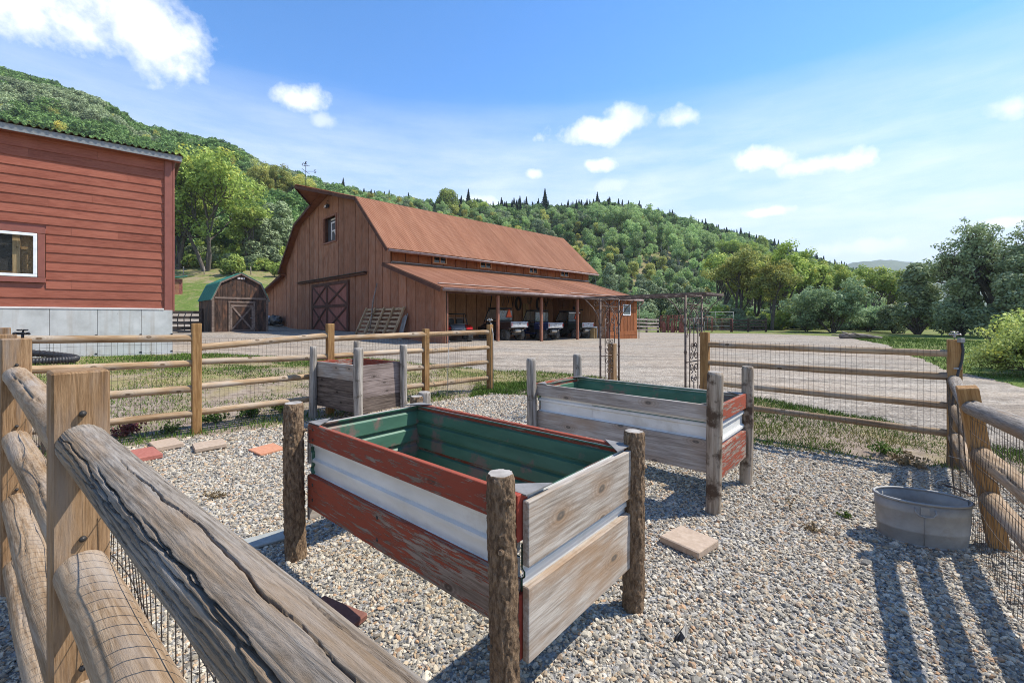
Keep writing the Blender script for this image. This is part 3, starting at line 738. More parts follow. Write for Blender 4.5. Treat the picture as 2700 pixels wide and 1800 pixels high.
def fence_right():
    base = (G_Q1[0], G_Q1[1], 0)
    F = empty('post_and_rail_fence', base, 0, 'leaning three rail log fence with sagging wire beside the galvanised tub', 'fence')
    ang = math.atan2(G_Q1[1] - G_P6[1], G_Q1[0] - G_P6[0])
    # the middle post leans into the garden
    top = Vector((2.87 * K, 2.776 * K, 1.02 * K)); bot = Vector((G_Q1[0], G_Q1[1], -.1))
    d = top - bot
    m = MB(); m.box((0, 0, d.length / 2), (PW * .92, PW * .92, d.length), None, .006)
    link('post', m.mesh('post', M['post']), F, bot - Vector(base), d.to_track_quat('Z', 'Y') @ Quaternion((0, 0, 1), ang))
    post(F, base, G_Q2, 1.15 * K, PW, ang, M['post'])
    def at(z): return bot + d * ((z * K + .1) / d.z)
    s = 120
    for za, zm, zb in ((.845, .89, .97), (.568, .60, .66), (.286, .327, .37)):
        p = Vector((*G_P6, za * K)); mid = at(zm); q = Vector((*G_Q2, zb * K)); s += 1
        rail(F, base, p, mid, .052 * K, M['rail_mid'] if za < .8 else M['rail_grey'], s, seg=40, nl=80, cracks=6, depth=.22, crack_w=.07, bend=.006)
        rail(F, base, mid, q, .05 * K, M['rail_grey'] if za > .8 else M['rail_mid'], s + 30, seg=40, nl=80, cracks=6, depth=.22, crack_w=.07, bend=.006)
    wires(F, base, G_P6, (at(.6).x - .02, at(.6).y), .05, .05, .82 * K, .06, seed=9)
    wires(F, base, (at(.5).x - .03, at(.5).y), (G_Q2[0], G_Q2[1]), .05, .05, .9 * K, .05, dv=.05, dh=.1, seed=11)
    # loose ends of wire at the leaning post
    for k, (a, b) in enumerate((((-.1, .15, .55), (.10, -.16, .42)), ((-.02, .1, .22), (.16, -.14, .1)), ((-.06, .12, .38), (-.02, -.1, .26)))):
        w = MB(); a = at(.5) - Vector(base) + Vector(a) - Vector((0, 0, .5)); b = at(.5) - Vector(base) + Vector(b) - Vector((0, 0, .5))
        w.tube([a, a.lerp(b, .35) + Vector((-.05, -.03, .05)), a.lerp(b, .7) + Vector((-.06, -.06, -.02)), b], .0018, 4)
        w.build('loose_wire', M['galv'], F)
def fence_left():
    base = (G_N[0], G_N[1], 0)
    F = empty('post_and_rail_fence', base, 0, 'heavy cracked log rail fence with square posts closest to the viewer', 'fence')
    wob = [0, .02, -.015, .0]
    for i, (xy, t) in enumerate(((G_X, 1.33), (G_M, 1.345), (G_N, 1.315), (G_N2, 1.30))):
        post(F, base, xy, t * K, PW * 1.04, ANG_L + wob[i], M['post_near'])
    zt = {'x': (1.17, .84, .51, .18)}
    def zr(i): return [(1.165, .83, .50, .17), (1.15, .815, .485, .15), (1.128, .80, .47, .14), (1.12, .79, .46, .13)][i]
    pts = [G_X, G_M, G_N, G_N2]; s = 200
    C = Vector((*G_C, 0)); dirv = Vector((G_N[0] - G_M[0], G_N[1] - G_M[1], 0)).normalized()
    for i in range(4):
        a = G_C if i == 0 else pts[i - 1]; b = pts[i] if i < 4 else None
        za = (1.19, .87, .54, .21) if i == 0 else zr(i - 1); zb = zr(i)
        for j in range(4):
            s += 1
            near = i == 3
            hi = near and j == 0
            r = (.050 if j else .049) * K if i >= 2 else .046 * K
            p = Vector((*a, za[j] * K)); q = Vector((*b, zb[j] * K))
            if i == 2 and j == 0: p += dirv * .0
            kw = dict(seg=260, nl=760, cracks=26, depth=.40, crack_w=.028, bend=.004, rough=.03, lump=.035, jag=1.0) if hi else (dict(seg=64, nl=140, cracks=4, depth=.2, crack_w=.05, bend=.006, rough=.03) if i >= 2 else dict(seg=20, nl=24))
            mat = M['rail_grey'] if hi else M['rail_mid']
            rail(F, base, p, q, r, mat, s, **kw)
    side = Vector((-dirv.y, dirv.x, 0))          # towards the garden
    for i in range(4):
        a = G_C if i == 0 else pts[i - 1]; b = pts[i]
        off = -.068 if True else 0
        wires(F, base, a, b, .02, .02, .98 * K, off, dv=.055 if i < 3 else .05, dh=.11, r=.0015, seed=20 + i)
    # nails that hold the rails to the faces of the posts
    for xy in (G_M, G_N):
        for z in (1.205, .885, .555, .225):
            c = Vector((*xy, z * K)) + dirv * (PW * .52 + .004)
            m = MB(); m.lathe([(0, .012), (.0085, .010), (.0085, 0), (.004, -.02)], seg=10)
            link('nail', m.mesh('nail', M['nail']), F, c - Vector(base), (dirv + Vector((0, 0, .5))).to_track_quat('Z', 'Y'))
def fence_gatepost():
    base = (*G_P4B, 0)
    F = empty('gate_post', base, 0, 'square cedar gate post standing behind the iron arbor leg', 'post')
    post(F, base, G_P4B, 1.06 * K, PW * .95, ANG_B, M['post_near'], name='shaft')
    m = MB(); m.box((0, 0, 0), (PW * .8, PW * .8, .012), None, .003); m.build('top_cut', M['log_end'], F, (0, 0, 1.06 * K + .004), (0, 0, ANG_B))
fence_back(); fence_front(); fence_right(); fence_left(); fence_gatepost()

# ------------------------------------------------------------------ raised beds
def ribbed(m, L, z0, z1, y, n_rib=5, amp=.012):
    """ribbed sheet in the XZ plane: mostly flat with narrow raised ribs"""
    prof = []; h = z1 - z0
    k = n_rib; step = h / k
    for i in range(k):
        b = z0 + i * step
        prof += [(b, 0), (b + step * .62, 0), (b + step * .70, amp), (b + step * .86, amp), (b + step * .94, 0)]
    prof.append((z1, 0))
    vs = []; fs = []
    for x in (0, L):
        for z, d in prof: vs.append((x, y - d, z))
    n = len(prof)
    for i in range(n - 1): fs.append((i, n + i, n + i + 1, i + 1))
    m.add(vs, fs); return m
def board(parent, name, c, d, mat, rot=None, bev=.003):
    m = MB(); m.box((0, 0, 0), d, None, bev); return m.build(name, mat, parent, c, rot)
def log_post(parent, xy, h, r, mat, seed, lean=(0, 0), z0=-.05, rough=.03, lump=.05, stubs=0, flake=0.0):
    o = link('post', log_mesh('post', h - z0, r, mat, seg=84 if flake else 28, nl=260 if flake else 46, flake=flake, seed=seed, axis='Z', bend=.012, lump=lump, rough=rough, cracks=2, depth=.12, crack_w=.08, end_mat=M['log_end']), parent, (xy[0], xy[1], z0), (lean[0], lean[1], 0))
    if stubs:
        g = random.Random(seed)
        for k in range(stubs):
            a = g.uniform(0, 6.28); z = g.uniform(.1, h)
            m = MB(); m.tube([(r * .7 * math.cos(a), r * .7 * math.sin(a), z), (r * 1.25 * math.cos(a), r * 1.25 * math.sin(a), z + .01)], [.016, .009], 7)
            m.build('branch_stub', M['bark'], o)
    return o
def tri_plate(parent, x, y, z, sx, sy, s):
    m = MB(); m.prism([(x, y, z), (x + sx * s, y, z), (x, y + sy * s, z)], (0, 0, .006)); m.build('corner_plate', M['plate'], parent)
def bolts(parent, pts, r=.011):
    for p in pts:
        m = MB(); m.lathe([(0, -.004), (r * .6, -.003), (r, 0.0), (r, .01)], seg=10, axis='Y'); m.build('bolt_hole', M['nail'], parent, p)
def bed_one():
    A = Vector((-1.30, 2.674, 0)) * K; B = Vector((-.016, 1.561, 0)) * K; D = Vector((.566, 2.234, 0)) * K
    x = (B - A).normalized(); rz = math.atan2(x.y, x.x); L = (B - A).length; y = Vector((-x.y, x.x, 0)); W = (D - B).dot(y)
    T = empty('raised_planter', A, rz, 'raised planter on bark posts with peeling red boards and green metal lining', 'planter')
    r = .05 * K; s = K
    # posts stand outside the corners
    for i, (px, py, h, sd_, ln) in enumerate(((0, -.01, .945, 1, (0.02, .01)), (L, -.01, .90, 2, (.0, -.015)), (L + .05, W, .885, 3, (-.02, .01)), (-.02, W, .86, 4, (0, 0)))):
        log_post(T, (px, py), h * s, r * (1.1 if i == 0 else .98), M['bark'], sd_, ln, rough=.05, lump=.07, stubs=4, flake=.13)
    x0, x1, y0, y1 = r * .6, L - .01, r + .012, W - r * .2
    zt = .812 * s
    def long_side(yy, sg):
        board(T, 'side_board', ((x0 + x1) / 2, yy, zt - .059 * s), (x1 - x0, .03, .118 * s), M['red_board'])
        board(T, 'side_board', ((x0 + x1) / 2 + .01, yy, .40 * s), (x1 - x0 + .02, .034, .20 * s), M['red_board_worn'])
        m = MB(); ribbed(m, x1 - x0, .31 * s, .80 * s, 0, 5, .02 * sg)
        o = m.build('ribbed_panel', M['white_metal'], T, (x0, yy + sg * .024, 0))
        m = MB(); ribbed(m, x1 - x0 - .02, .31 * s, .80 * s, 0, 5, .02 * sg)
        m.build('lining_panel', M['green_metal'], T, (x0 + .01, yy + sg * .034, 0))
    long_side(y0, 1); long_side(y1, -1)
    def short_side(xx, sg, mat):
        yl = y1 - y0
        for zc, hh in ((.68, .235), (.355, .27)):
            m = MB(); m.box((0, 0, 0), (.034, yl + .02, hh * s), None, .004); m.build('end_board', mat, T, (xx, (y0 + y1) / 2, zc * s))
        for nm, mt, o_ in (('ribbed_panel', M['white_metal'], .022), ('lining_panel', M['green_metal'], .031)):
            m = MB(); ribbed(m, yl, .31 * s, .80 * s, 0, 4, .014)
            ob = m.build(nm, mt, T, (xx - sg * o_, y0 if sg > 0 else y1, 0), (0, 0, R(90) if sg > 0 else R(-90)))
    short_side(x1 + .055, 1, M['grey_board_y']); short_side(x0 - .01, -1, M['grey_board_y'])
    # red cleats between end boards and the near post
    board(T, 'corner_cleat', (x1 + .018, y0 - .004, .735 * s), (.036, .07, .17 * s), M['red_end'])
    board(T, 'corner_cleat', (x1 + .018, y0 - .004, .34 * s), (.036, .07, .235 * s), M['red_end'])
    board(T, 'corner_cleat', (x1 + .018, y1 + .004, .735 * s), (.036, .07, .17 * s), M['red_end'])
    board(T, 'corner_cleat', (x1 + .018, y1 + .004, .34 * s), (.036, .07, .235 * s), M['red_end'])
    z = zt + .004
    tri_plate(T, x0, y0 - .015, z, 1, 1, .14 * s); tri_plate(T, x0, y1 + .015, z, 1, -1, .14 * s); tri_plate(T, x1 + .06, y1 + .01, z, -1, -1, .15 * s); tri_plate(T, x1 + .06, y0 - .01, z, -1, 1, .16 * s)
    bolts(T, [(x0 + .07, y0 - .0155, .78 * s), (x0 + .07, y0 - .0155, .72 * s), (x0 + .07, y0 - .018, .45 * s), (x0 + .07, y0 - .018, .36 * s), (x1 - .09, y0 - .0155, .785 * s), (x1 - .09, y0 - .0155, .715 * s), (x1 - .1, y0 - .018, .46 * s), (x1 - .1, y0 - .018, .345 * s), ((x0 + x1) * .46, y0 - .018, .46 * s), ((x0 + x1) * .46, y0 - .018, .35 * s)])
def bed_two():
    A = Vector((.203, 4.44, 0)) * K; B = Vector((1.50, 3.285, 0)) * K; D = Vector((2.055, 3.876, 0)) * K
    x = (B - A).normalized(); rz = math.atan2(x.y, x.x); L = (B - A).length; y = Vector((-x.y, x.x, 0)); W = (D - B).dot(y)
    T = empty('raised_planter', A, rz, 'long raised planter with grey weathered boards and bare wooden posts', 'planter')
    r = .055 * K; s = K
    for i, (px, py, h, sd_, ln) in enumerate(((0, 0, 1.05, 11, (0, -.005)), (L, 0, 1.055, 12, (.0, .03)), (L + .03, W, 1.03, 13, (-.02, .0)), (0, W, 1.045, 14, (0, 0)))):
        log_post(T, (px, py), h * s, r * (.92 if i != 1 else 1.0), M['log_bare'] if i in (1, 2) else M['log_grey'], sd_, ln, rough=.05)
    x0, x1, y0, y1 = r * .5, L - r * .5, r + .012, W - r * .2
    zt = .79 * s
    def long_side(yy, sg):
        board(T, 'side_board', ((x0 + x1) / 2, yy, zt - .058 * s), (x1 - x0 + .02, .03, .116 * s), M['grey_board'])
        board(T, 'side_board', ((x0 + x1) / 2, yy, .395 * s), (x1 - x0 + .02, .034, .25 * s), M['grey_board'])
        for (a, b, o_) in ((x0, x0 + .37 * (x1 - x0), .020), (x0 + .36 * (x1 - x0), x1, .0235)):
            m = MB(); ribbed(m, b - a, .30 * s, .775 * s, 0, 4, .014 * sg); m.build('ribbed_panel', M['white_metal'], T, (a, yy + sg * o_, 0))
        m = MB(); ribbed(m, x1 - x0 - .02, .30 * s, .785 * s, 0, 4, .014 * sg); m.build('lining_panel', M['green_metal'], T, (x0 + .01, yy + sg * .032, 0))
    long_side(y0, 1); long_side(y1, -1)
    def short_side(xx, sg):
        yl = y1 - y0
        for zc, hh, rot in ((.735, .125, 0), (.365, .235, 0)):
            m = MB(); m.box((0, 0, 0), (yl + .03, .036, hh * s), None, .004); m.build('end_board', M['red_board_worn'], T, (xx, (y0 + y1) / 2, zc * s), (0, 0, R(90)))
        for nm, mt, o_ in (('ribbed_panel', M['white_metal'], .022), ('lining_panel', M['green_metal'], .031)):
            m = MB(); ribbed(m, yl, .30 * s, .78 * s, 0, 4, .02); m.build(nm, mt, T, (xx - sg * o_, y0 if sg > 0 else y1, 0), (0, 0, R(90) if sg > 0 else R(-90)))
    short_side(x1 + .06, 1); short_side(x0 - .01, -1)
    z = zt + .004
    tri_plate(T, x0, y0 - .015, z, 1, 1, .12 * s); tri_plate(T, x0, y1 + .015, z, 1, -1, .14 * s); tri_plate(T, x1 + .06, y1 + .01, z, -1, -1, .15 * s); tri_plate(T, x1 + .06, y0 - .01, z, -1, 1, .13 * s)
def bed_three():
    A = Vector((-2.89, 6.39, 0)) * K; B = Vector((-2.0, 5.75, 0)) * K; D = Vector((-1.34, 6.19, 0)) * K
    x = (B - A).normalized(); rz = math.atan2(x.y, x.x); L = (B - A).length; y = Vector((-x.y, x.x, 0)); W = (D - B).dot(y)
    T = empty('raised_planter', A, rz, 'square planter of stacked brown boards with four tall grey posts', 'planter')
    r = .056 * K; s = K
    for i, (px, py) in enumerate(((0, 0), (L, 0), (L, W), (0, W))):
        log_post(T, (px, py), (1.05 + .015 * i) * s, r * (1.05 if i == 1 else .92), M['log_grey'], 21 + i, (0, 0) if i != 2 else (.03, .02))
    x0, x1, y0, y1 = -r * .4, L - r * 1.05, r * 1.05, W
    for k, (zc, hh, mt) in enumerate(((.72, .215, M['grey_board']), (.50, .215, M['dark_board']), (.29, .2, M['dark_board']))):
        board(T, 'side_board', ((x0 + x1) / 2, y0, zc * s), (x1 - x0, .035, hh * s), mt)
        board(T, 'side_board', ((x0 + x1) / 2, y1, zc * s), (x1 - x0, .035, hh * s), M['red_board'])
        mt2 = M['brown_board'] if k < 2 else M['dark_board']
        board(T, 'end_board', (x1 + .02, (y0 + y1) / 2, zc * s), (y1 - y0, .035, hh * s), mt2, (0, 0, R(90)))
        board(T, 'end_board', (x0 - .02, (y0 + y1) / 2, zc * s), (y1 - y0, .035, hh * s), M['red_board'], (0, 0, R(90)))
    m = MB(); m.box(((x0 + x1) / 2, (y0 + y1) / 2, .42 * s), (x1 - x0 - .05, y1 - y0 - .05, .05)); m.build('soil', M['dark_board'], T)
bed_one(); bed_two(); bed_three()
def stump():
    T = empty('log_stump', (-1.175 * K, 5.9 * K, 0), 0, 'short grey log stub standing behind the red planter', 'stump')
    log_post(T, (0, 0), .47 * K, .08 * K, M['log_grey'], 41, rough=.06).name = 'trunk'
stump()

# ------------------------------------------------------------------ garden things
def oval_tub():
    c = Vector((2404, 0, 0)); Y = 1914 / (1425 - 840); X = (2404 - 1350) / 1160 * Y
    T = empty('oval_tub', (X + .09, Y + .02, 0), R(-20), 'dented oval galvanised tub lying empty on the gravel', 'tub')
    sx, sy, hh = .285, .172, .32
    m = MB(); m.lathe([(.90, .0), (.93, .03), (.955, .1), (.975, .105), (.96, .115), (.985, .235), (1.0, .24), (.987, .25), (1.0, hh), (.985, hh), (.965, .235), (.94, .1), (.90, .02), (0, .015)], seg=56, sx=sx, sy=sy)
    m.build('shell', M['galv'], T)
    m = MB(); m.tube([(sx * 1.005 * math.cos(a), sy * 1.01 * math.sin(a), hh) for a in np.linspace(0, 2 * math.pi, 57)[:-1]], .009, 8, closed=True); m.build('rolled_rim', M['galv'], T)
    m = MB(); m.tube([(sx * .90 * math.cos(a), sy * .91 * math.sin(a), .008) for a in np.linspace(0, 2 * math.pi, 57)[:-1]], .008, 6, closed=True); m.build('base_rim', M['galv'], T)
    for a0 in (-1.75, 1.40):
        ca, sa = math.cos(a0), math.sin(a0); tx, ty = -sx * sa, sy * ca; L = math.hypot(tx, ty); tx /= L; ty /= L
        nx, ny = ty, -tx
        P = lambda u, z, o: (sx * ca + tx * u + nx * o, sy * sa + ty * u + ny * o, z)
        m = MB(); m.tube([P(-.055, hh - .03, .004), P(-.058, hh - .055, .018), P(-.04, hh - .078, .022), P(0, hh - .085, .024), P(.04, hh - .078, .022), P(.058, hh - .055, .018), P(.055, hh - .03, .004)], .0055, 8); h_ = m.build('handle', M['galv'], T)
        m = MB(); m.bar(P(0, hh - .02, .003), P(0, hh - .09, .003), .05, .004, (nx, ny, 0)); m.build('handle_plate', M['galv'], T)
        m = MB(); m.tube([P(0, hh - .09, .002), P(0, .02, -.012)], .003, 5); m.build('side_seam', M['galv'], T)
oval_tub()
def paver(c, size, rz, mat, label, tilt=(0, 0), name='paver', z=.012, cut=.006):
    m = MB(); m.box((0, 0, size[2] / 2), size, None, cut)
    me = m.mesh(name, mat)
    bm = bmesh.new(); bm.from_mesh(me)
    for v in bm.verts: v.co += Vector((random.uniform(-.003, .003), random.uniform(-.003, .003), random.uniform(-.002, .002)))
    bm.to_mesh(me); bm.free()
    o = link(name, me, None, (c[0], c[1], z), (tilt[0], tilt[1], rz)); tag(o, label, 'paver'); return o
def gp(u, v, z=0.0):
    y = 1160 * (H - z) / (v - 840); return ((u - 1350) / 1160 * y, y)
paver(gp(1817, 1440), (.30, .275, .052), R(-53), M['paver_tan'], 'tan concrete paver lying alone right of the red planter')
paver(gp(438, 1178), (.48, .28, .05), R(-42), M['paver_tan'], 'tan paver closest to the fence, beside the purple weed', (R(2), R(-2)))
paver(gp(552, 1181), (.38, .33, .05), R(-50), M['paver_tan'], 'tan paver between the red and the orange pavers', (R(2), R(-2)))
paver(gp(377, 1206), (.48, .28, .05), R(-40), M['paver_red'], 'red paver partly hidden by the cracked log rail')
paver(gp(704, 1190), (.32, .30, .03), R(-36), M['paver_orange'], 'orange paver half in the shadow of the bark post', (R(2), R(2)))
paver(gp(706, 1428), (.48, .17, .02), R(38), M['paver_grey'], 'thin grey green slab against the foot of the bark post', name='flat_stone')
paver(gp(872, 1640), (.34, .2, .035), R(-28), M['paver_brown'], 'dark red slab in shade under the cracked log rail', name='flat_stone')
def pitchfork():
    T = empty('garden_fork', (*gp(2500, 1285), .015), R(-62), 'rusty garden fork head lying on the gravel by the hose post', 'garden fork')
    m = MB(); m.tube([(-.05, 0, .0), (.02, 0, .005), (.36, .015, -.008)], [.009, .010, .009], 8); m.build('handle', M['iron'], T, rot=(0, 0, R(-25)))
    m = MB(); m.tube([(-.06, -.14, .02), (-.075, 0, .03), (-.06, .14, .02)], .006, 6); m.build('crossbar', M['galv'], T)
    for k in range(6):
        y = -.135 + k * .054
        m = MB(); m.tube([(-.065, y, .024), (-.16, y * 1.06, .035), (-.26, y * 1.1, .03), (-.31, y * 1.12, .012)], [.0042, .004, .0035, .002], 6); m.build('tine', M['galv'], T)
pitchfork()
def black_scrap():
    T = empty('plastic_scrap', (*gp(1796, 1686), .01), .4, 'small torn piece of black plastic on the gravel', 'debris')
    m = MB(); m.add([(-.03, -.02, .0), (.0, -.03, .02), (.045, -.005, .03), (.05, .02, .045), (.0, .022, .012), (-.035, .012, .004), (.0, .0, .035)], [(0, 1, 6), (1, 2, 6), (2, 3, 6), (3, 4, 6), (4, 5, 6), (5, 0, 6), (0, 5, 4, 3, 2, 1)]); m.build('film', M['black'], T)
    m = MB(); m.tube([(-.05, -.01, .005), (-.02, .0, .02), (.02, .01, .028)], .006, 6); m.build('strip', M['black'], T)
black_scrap()
def hose_splitter(name, xyz, rz, mat, label, s=1.0):
    T = empty(name, xyz, rz, label, 'tap')
    m = MB(); m.tube([(0, 0, 0), (0, 0, .035 * s)], .012 * s, 10); m.build('inlet', mat, T)
    m = MB(); m.tube([(-.035 * s, 0, .045 * s), (.035 * s, 0, .045 * s)], .013 * s, 10); m.build('body', mat, T)
    for q in (-1, 1):
        m = MB(); m.tube([(q * .035 * s, 0, .045 * s), (q * .055 * s, -.01 * s, .05 * s), (q * .062 * s, -.02 * s, .04 * s)], [.012 * s, .011 * s, .012 * s], 8); m.build('outlet', mat, T)
        m = MB(); m.lathe([(0, .012 * s), (.018 * s, .012 * s), (.021 * s, .004 * s), (.014 * s, -.004 * s), (0, -.004 * s)], (q * .025 * s, 0, .075 * s), 7); m.build('valve_knob', mat, T)
    m = MB(); m.tube([(0, 0, .045 * s), (0, .01 * s, .085 * s)], [.009 * s, .006 * s], 8); m.build('stem', mat, T)
hose_splitter('hose_splitter', (G_M[0] - .025, G_M[1] + .06, 1.345 * K), .3, M['black'], 'black hose splitter on top of the far left square post', .62)
hose_splitter('garden_tap', (G_P6[0], G_P6[1], 1.245 * K + .02), -.4, M['brass'], 'metal hose tap on top of the corner post with hanging hose', .8)
hose_splitter('garden_tap', (G_P4[0], G_P4[1], 1.334 * K + .05), .2, M['brass'], 'bright metal tap on the end post in front of the red buggy', 1.0)
def tap_hose():
    x, y = G_P6; T = empty('hose', (x, y, 0), 0, 'black hose hanging from the corner post tap to the gravel', 'hose')
    pts = [(-.0, -.075, 1.42), (.005, -.09, 1.30), (-.005, -.085, 1.18), (-.06, -.10, 1.06), (-.10, -.11, .92), (-.135, -.11, .7), (-.15, -.11, .45), (-.15, -.11, .2), (-.14, -.11, .0)]
    m = MB(); m.tube([(a, b, c * 1.0) for a, b, c in pts], .0125, 10); m.build('tube', M['black_hose'], T)
    for z in (1.41, 1.10):
        m = MB(); m.box((-.005 if z > 1.3 else -.045, -.078, z), (.05, .045, .02 if z < 1.3 else .05), None, .004); m.build('clamp', M['galv'], T)
    x, y = G_P4; T = empty('standpipe', (x, y, 0), 0, 'thin pipe running up the end post to its tap', 'pipe')
    m = MB(); m.tube([(.075, -.05, .0), (.075, -.05, 1.3), (.02, -.01, 1.36 * K)], .011, 8); m.build('pipe', M['galv'], T)
tap_hose()
def stake():
    T = empty('metal_stake', (*gp(1180, 1050), 0), 0, 'thin metal stake leaning by the wire gate panel', 'stake')
    m = MB(); m.tube([(0, 0, 0), (.0, .01, .5), (.03, .0, 1.14)], .006, 6); m.build('rod', M['galv'], T)
    m = MB(); m.tube([(.03 + .02 * math.sin(a), 0, 1.17 + .03 * math.cos(a)) for a in np.linspace(0, 6.28, 13)[:-1]], .004, 5, closed=True); m.build('ring', M['galv'], T)
stake()
def corrugated_pipe():
    c = (-10.75, 10.25); z = tz(*c)
    T = empty('drain_pipe', (c[0], c[1], z), 0, 'black corrugated drain pipe curling over the grass by the red house', 'pipe')
    ctl = [Vector(p) for p in ((-2.6, -1.3, .10), (-1.5, -.5, .2), (-.6, .05, .22), (.3, .15, .12), (.6, -.1, .09), (.3, -.42, .08), (-.1, -.7, .08))]
    pts = []
    for i in range(len(ctl) - 1):
        p0, p1, p2, p3 = ctl[max(0, i - 1)], ctl[i], ctl[i + 1], ctl[min(len(ctl) - 1, i + 2)]
        for k in range(40):
            t = k / 40; pts.append(.5 * ((2 * p1) + (-p0 + p2) * t + (2 * p0 - 5 * p1 + 4 * p2 - p3) * t * t + (-p0 + 3 * p1 - 3 * p2 + p3) * t ** 3))
    m = MB(); m.tube(pts, [.075 + (.007 if i % 4 < 2 else -.005) for i in range(len(pts))], 14, caps=False); m.build('wall', M['black_hose'], T)
    m = MB(); m.tube([pts[-1] - Vector((.0, .0, 0)), pts[-6]], .062, 14); m.build('dark_bore', M['black'], T)
corrugated_pipe()

# ------------------------------------------------------------------ wrought iron arbor
def spiral(cx, cz, r0, r1, turns, a0, sgn=1, n=26):
    return [(cx + (r0 + (r1 - r0) * k / n) * math.cos(a0 + sgn * turns * 2 * math.pi * k / n), cz + (r0 + (r1 - r0) * k / n) * math.sin(a0 + sgn * turns * 2 * math.pi * k / n)) for k in range(n + 1)]
def arbor():
    A = Vector((1.326, 6.6, 0)) * K; xd = Vector((.70, -.714, 0)).normalized(); rz = math.atan2(xd.y, xd.x)
    T = empty('garden_arbor', A, rz, 'rusty wrought iron arbor with scrollwork sides and a flat top', 'arbor')
    W = 1.30 * K; D = .51 * K; hh = 1.755 * K; r = .0078
    def side(x, nm):
        for y in (0, D):
            m = MB(); m.tube([(x, y, -.03), (x, y, hh)], .0165, 8); po = m.build('post', M['iron'], T)
            for z in (.40 * K, 1.02 * K):
                m = MB(); m.lathe([(.012, -.035), (.024, -.02), (.016, -.008), (.028, .004), (.016, .016), (.022, .026), (.012, .036)], (x, y, z), 10); m.build('collar', M['iron'], po)
        P = lambda y, z: (x, y, z)
        m = MB(); q = D / 4
        for k in (1, 2, 3): m.tube([P(q * k, 0), P(q * k, .62 * K)], r, 6); m.tube([P(q * k, 1.05 * K), P(q * k, 1.45 * K if k != 2 else 1.30 * K)], r, 6)
        for k in (1, 3): m.tube([P(q * k, .55 * K), P(q * k, 1.1 * K)], r, 6)
        m.build('bars', M['iron'], T)
        m = MB()
        for z in (.02, hh - .12 * K, hh): m.tube([P(0, z), P(D, z)], r * 1.1, 6)
        m.tube([P(.02, .885 * K), P(D - .02, .885 * K)], r * 1.2, 6)
        for y in (.05, D - .05): m.lathe([(0, -.016), (.013, 0), (0, .016)], (x, y, .885 * K), 8)
        m.build('crossbars', M['iron'], T)
        m = MB()
        for sg in (-1, 1):
            c = D / 2
            for (oy, z, r0, r1, tn, a0, sn) in ((.075, .97, .068, .012, 1.35, math.pi * .5, sg), (.075, .80, .068, .012, 1.35, -math.pi * .5, -sg), (.042, .655, .042, .010, 1.2, math.pi * .5, -sg), (.05, 1.095, .045, .010, 1.2, -math.pi * .5, sg),
                                                 (.085, 1.42, .055, .012, 1.3, math.pi * .5, sg), (.12, 1.30, .04, .01, 1.2, -math.pi * .5, -sg), (.06, 1.60, .05, .012, 1.25, -math.pi * .5, sg)):
                cy = c + sg * oy * K
                m.tube([P(a, b) for a, b in spiral(cy, z * K, r0 * K, r1 * K, tn, a0 if True else 0, sn)], r * .9, 5)
            for z0, z1 in ((.42, .56), (1.2, 1.33)):
                y = c + sg * .205 * K
                m.tube([P(a, b) for a, b in spiral(y, (z0 + .03) * K, .032 * K, .008 * K, 1.1, math.pi * .5, sg)], r * .8, 5)
                m.tube([P(a, b) for a, b in spiral(y, (z1 - .03) * K, .032 * K, .008 * K, 1.1, -math.pi * .5, -sg)], r * .8, 5)
            m.tube([P(c, 1.30 * K), P(c + sg * .03 * K, 1.40 * K), P(c + sg * .09 * K, 1.50 * K), P(c + sg * .10 * K, 1.54 * K)], r * .8, 5)
        m.build('scrollwork', M['iron'], T)
    side(0, 'a'); side(W, 'b')
    # brackets under the top
    for x, sg in ((0, -1), (0, 1), (W, -1), (W, 1)):
        for y in (0, D):
            m = MB(); pp = [(x + sg * .02, y, hh - .40 * K), (x + sg * .05 * K, y, hh - .26 * K), (x + sg * .14 * K, y, hh - .13 * K), (x + sg * .27 * K, y, hh - .02)]
            m.tube(pp, r, 6)
            for (ox, oz, r0) in ((.085, .075, .055), (.045, .19, .036)):
                m.tube([(a, y, b) for a, b in spiral(x + sg * ox * K, hh - oz * K, r0 * K, .01, 1.2, math.pi * .3, sg)], r * .8, 5)
            m.build('bracket', M['iron'], T)
    x0, x1 = -.27 * K, W + .27 * K
    for y in (-.05, D + .05):
        m = MB(); m.bar((x0, y, hh + .012), (x1, y, hh + .012), .02, .035); m.build('top_rail', M['iron'], T)
    for x in (x0, x1):
        m = MB(); m.bar((x, -.038, hh + .012), (x, D + .038, hh + .012), .02, .033); m.build('top_rail', M['iron'], T)
    for k in range(1, 12):
        x = x0 + (x1 - x0) * k / 12
        m = MB(); m.tube([(x, -.04, hh + .02), (x, D + .04, hh + .02)], .005, 5); m.build('top_rod', M['iron'], T)
    m = MB()
    for k in range(6):
        x = x0 + (x1 - x0) * (k + .5) / 6
        m.tube([(a, D / 2 + b, hh + .012) for a, b in spiral(x, .06, .11, .02, 1.4, .4 * k, 1 if k % 2 else -1)], .004, 5)
    m.build('top_scrolls', M['iron'], T)
arbor()

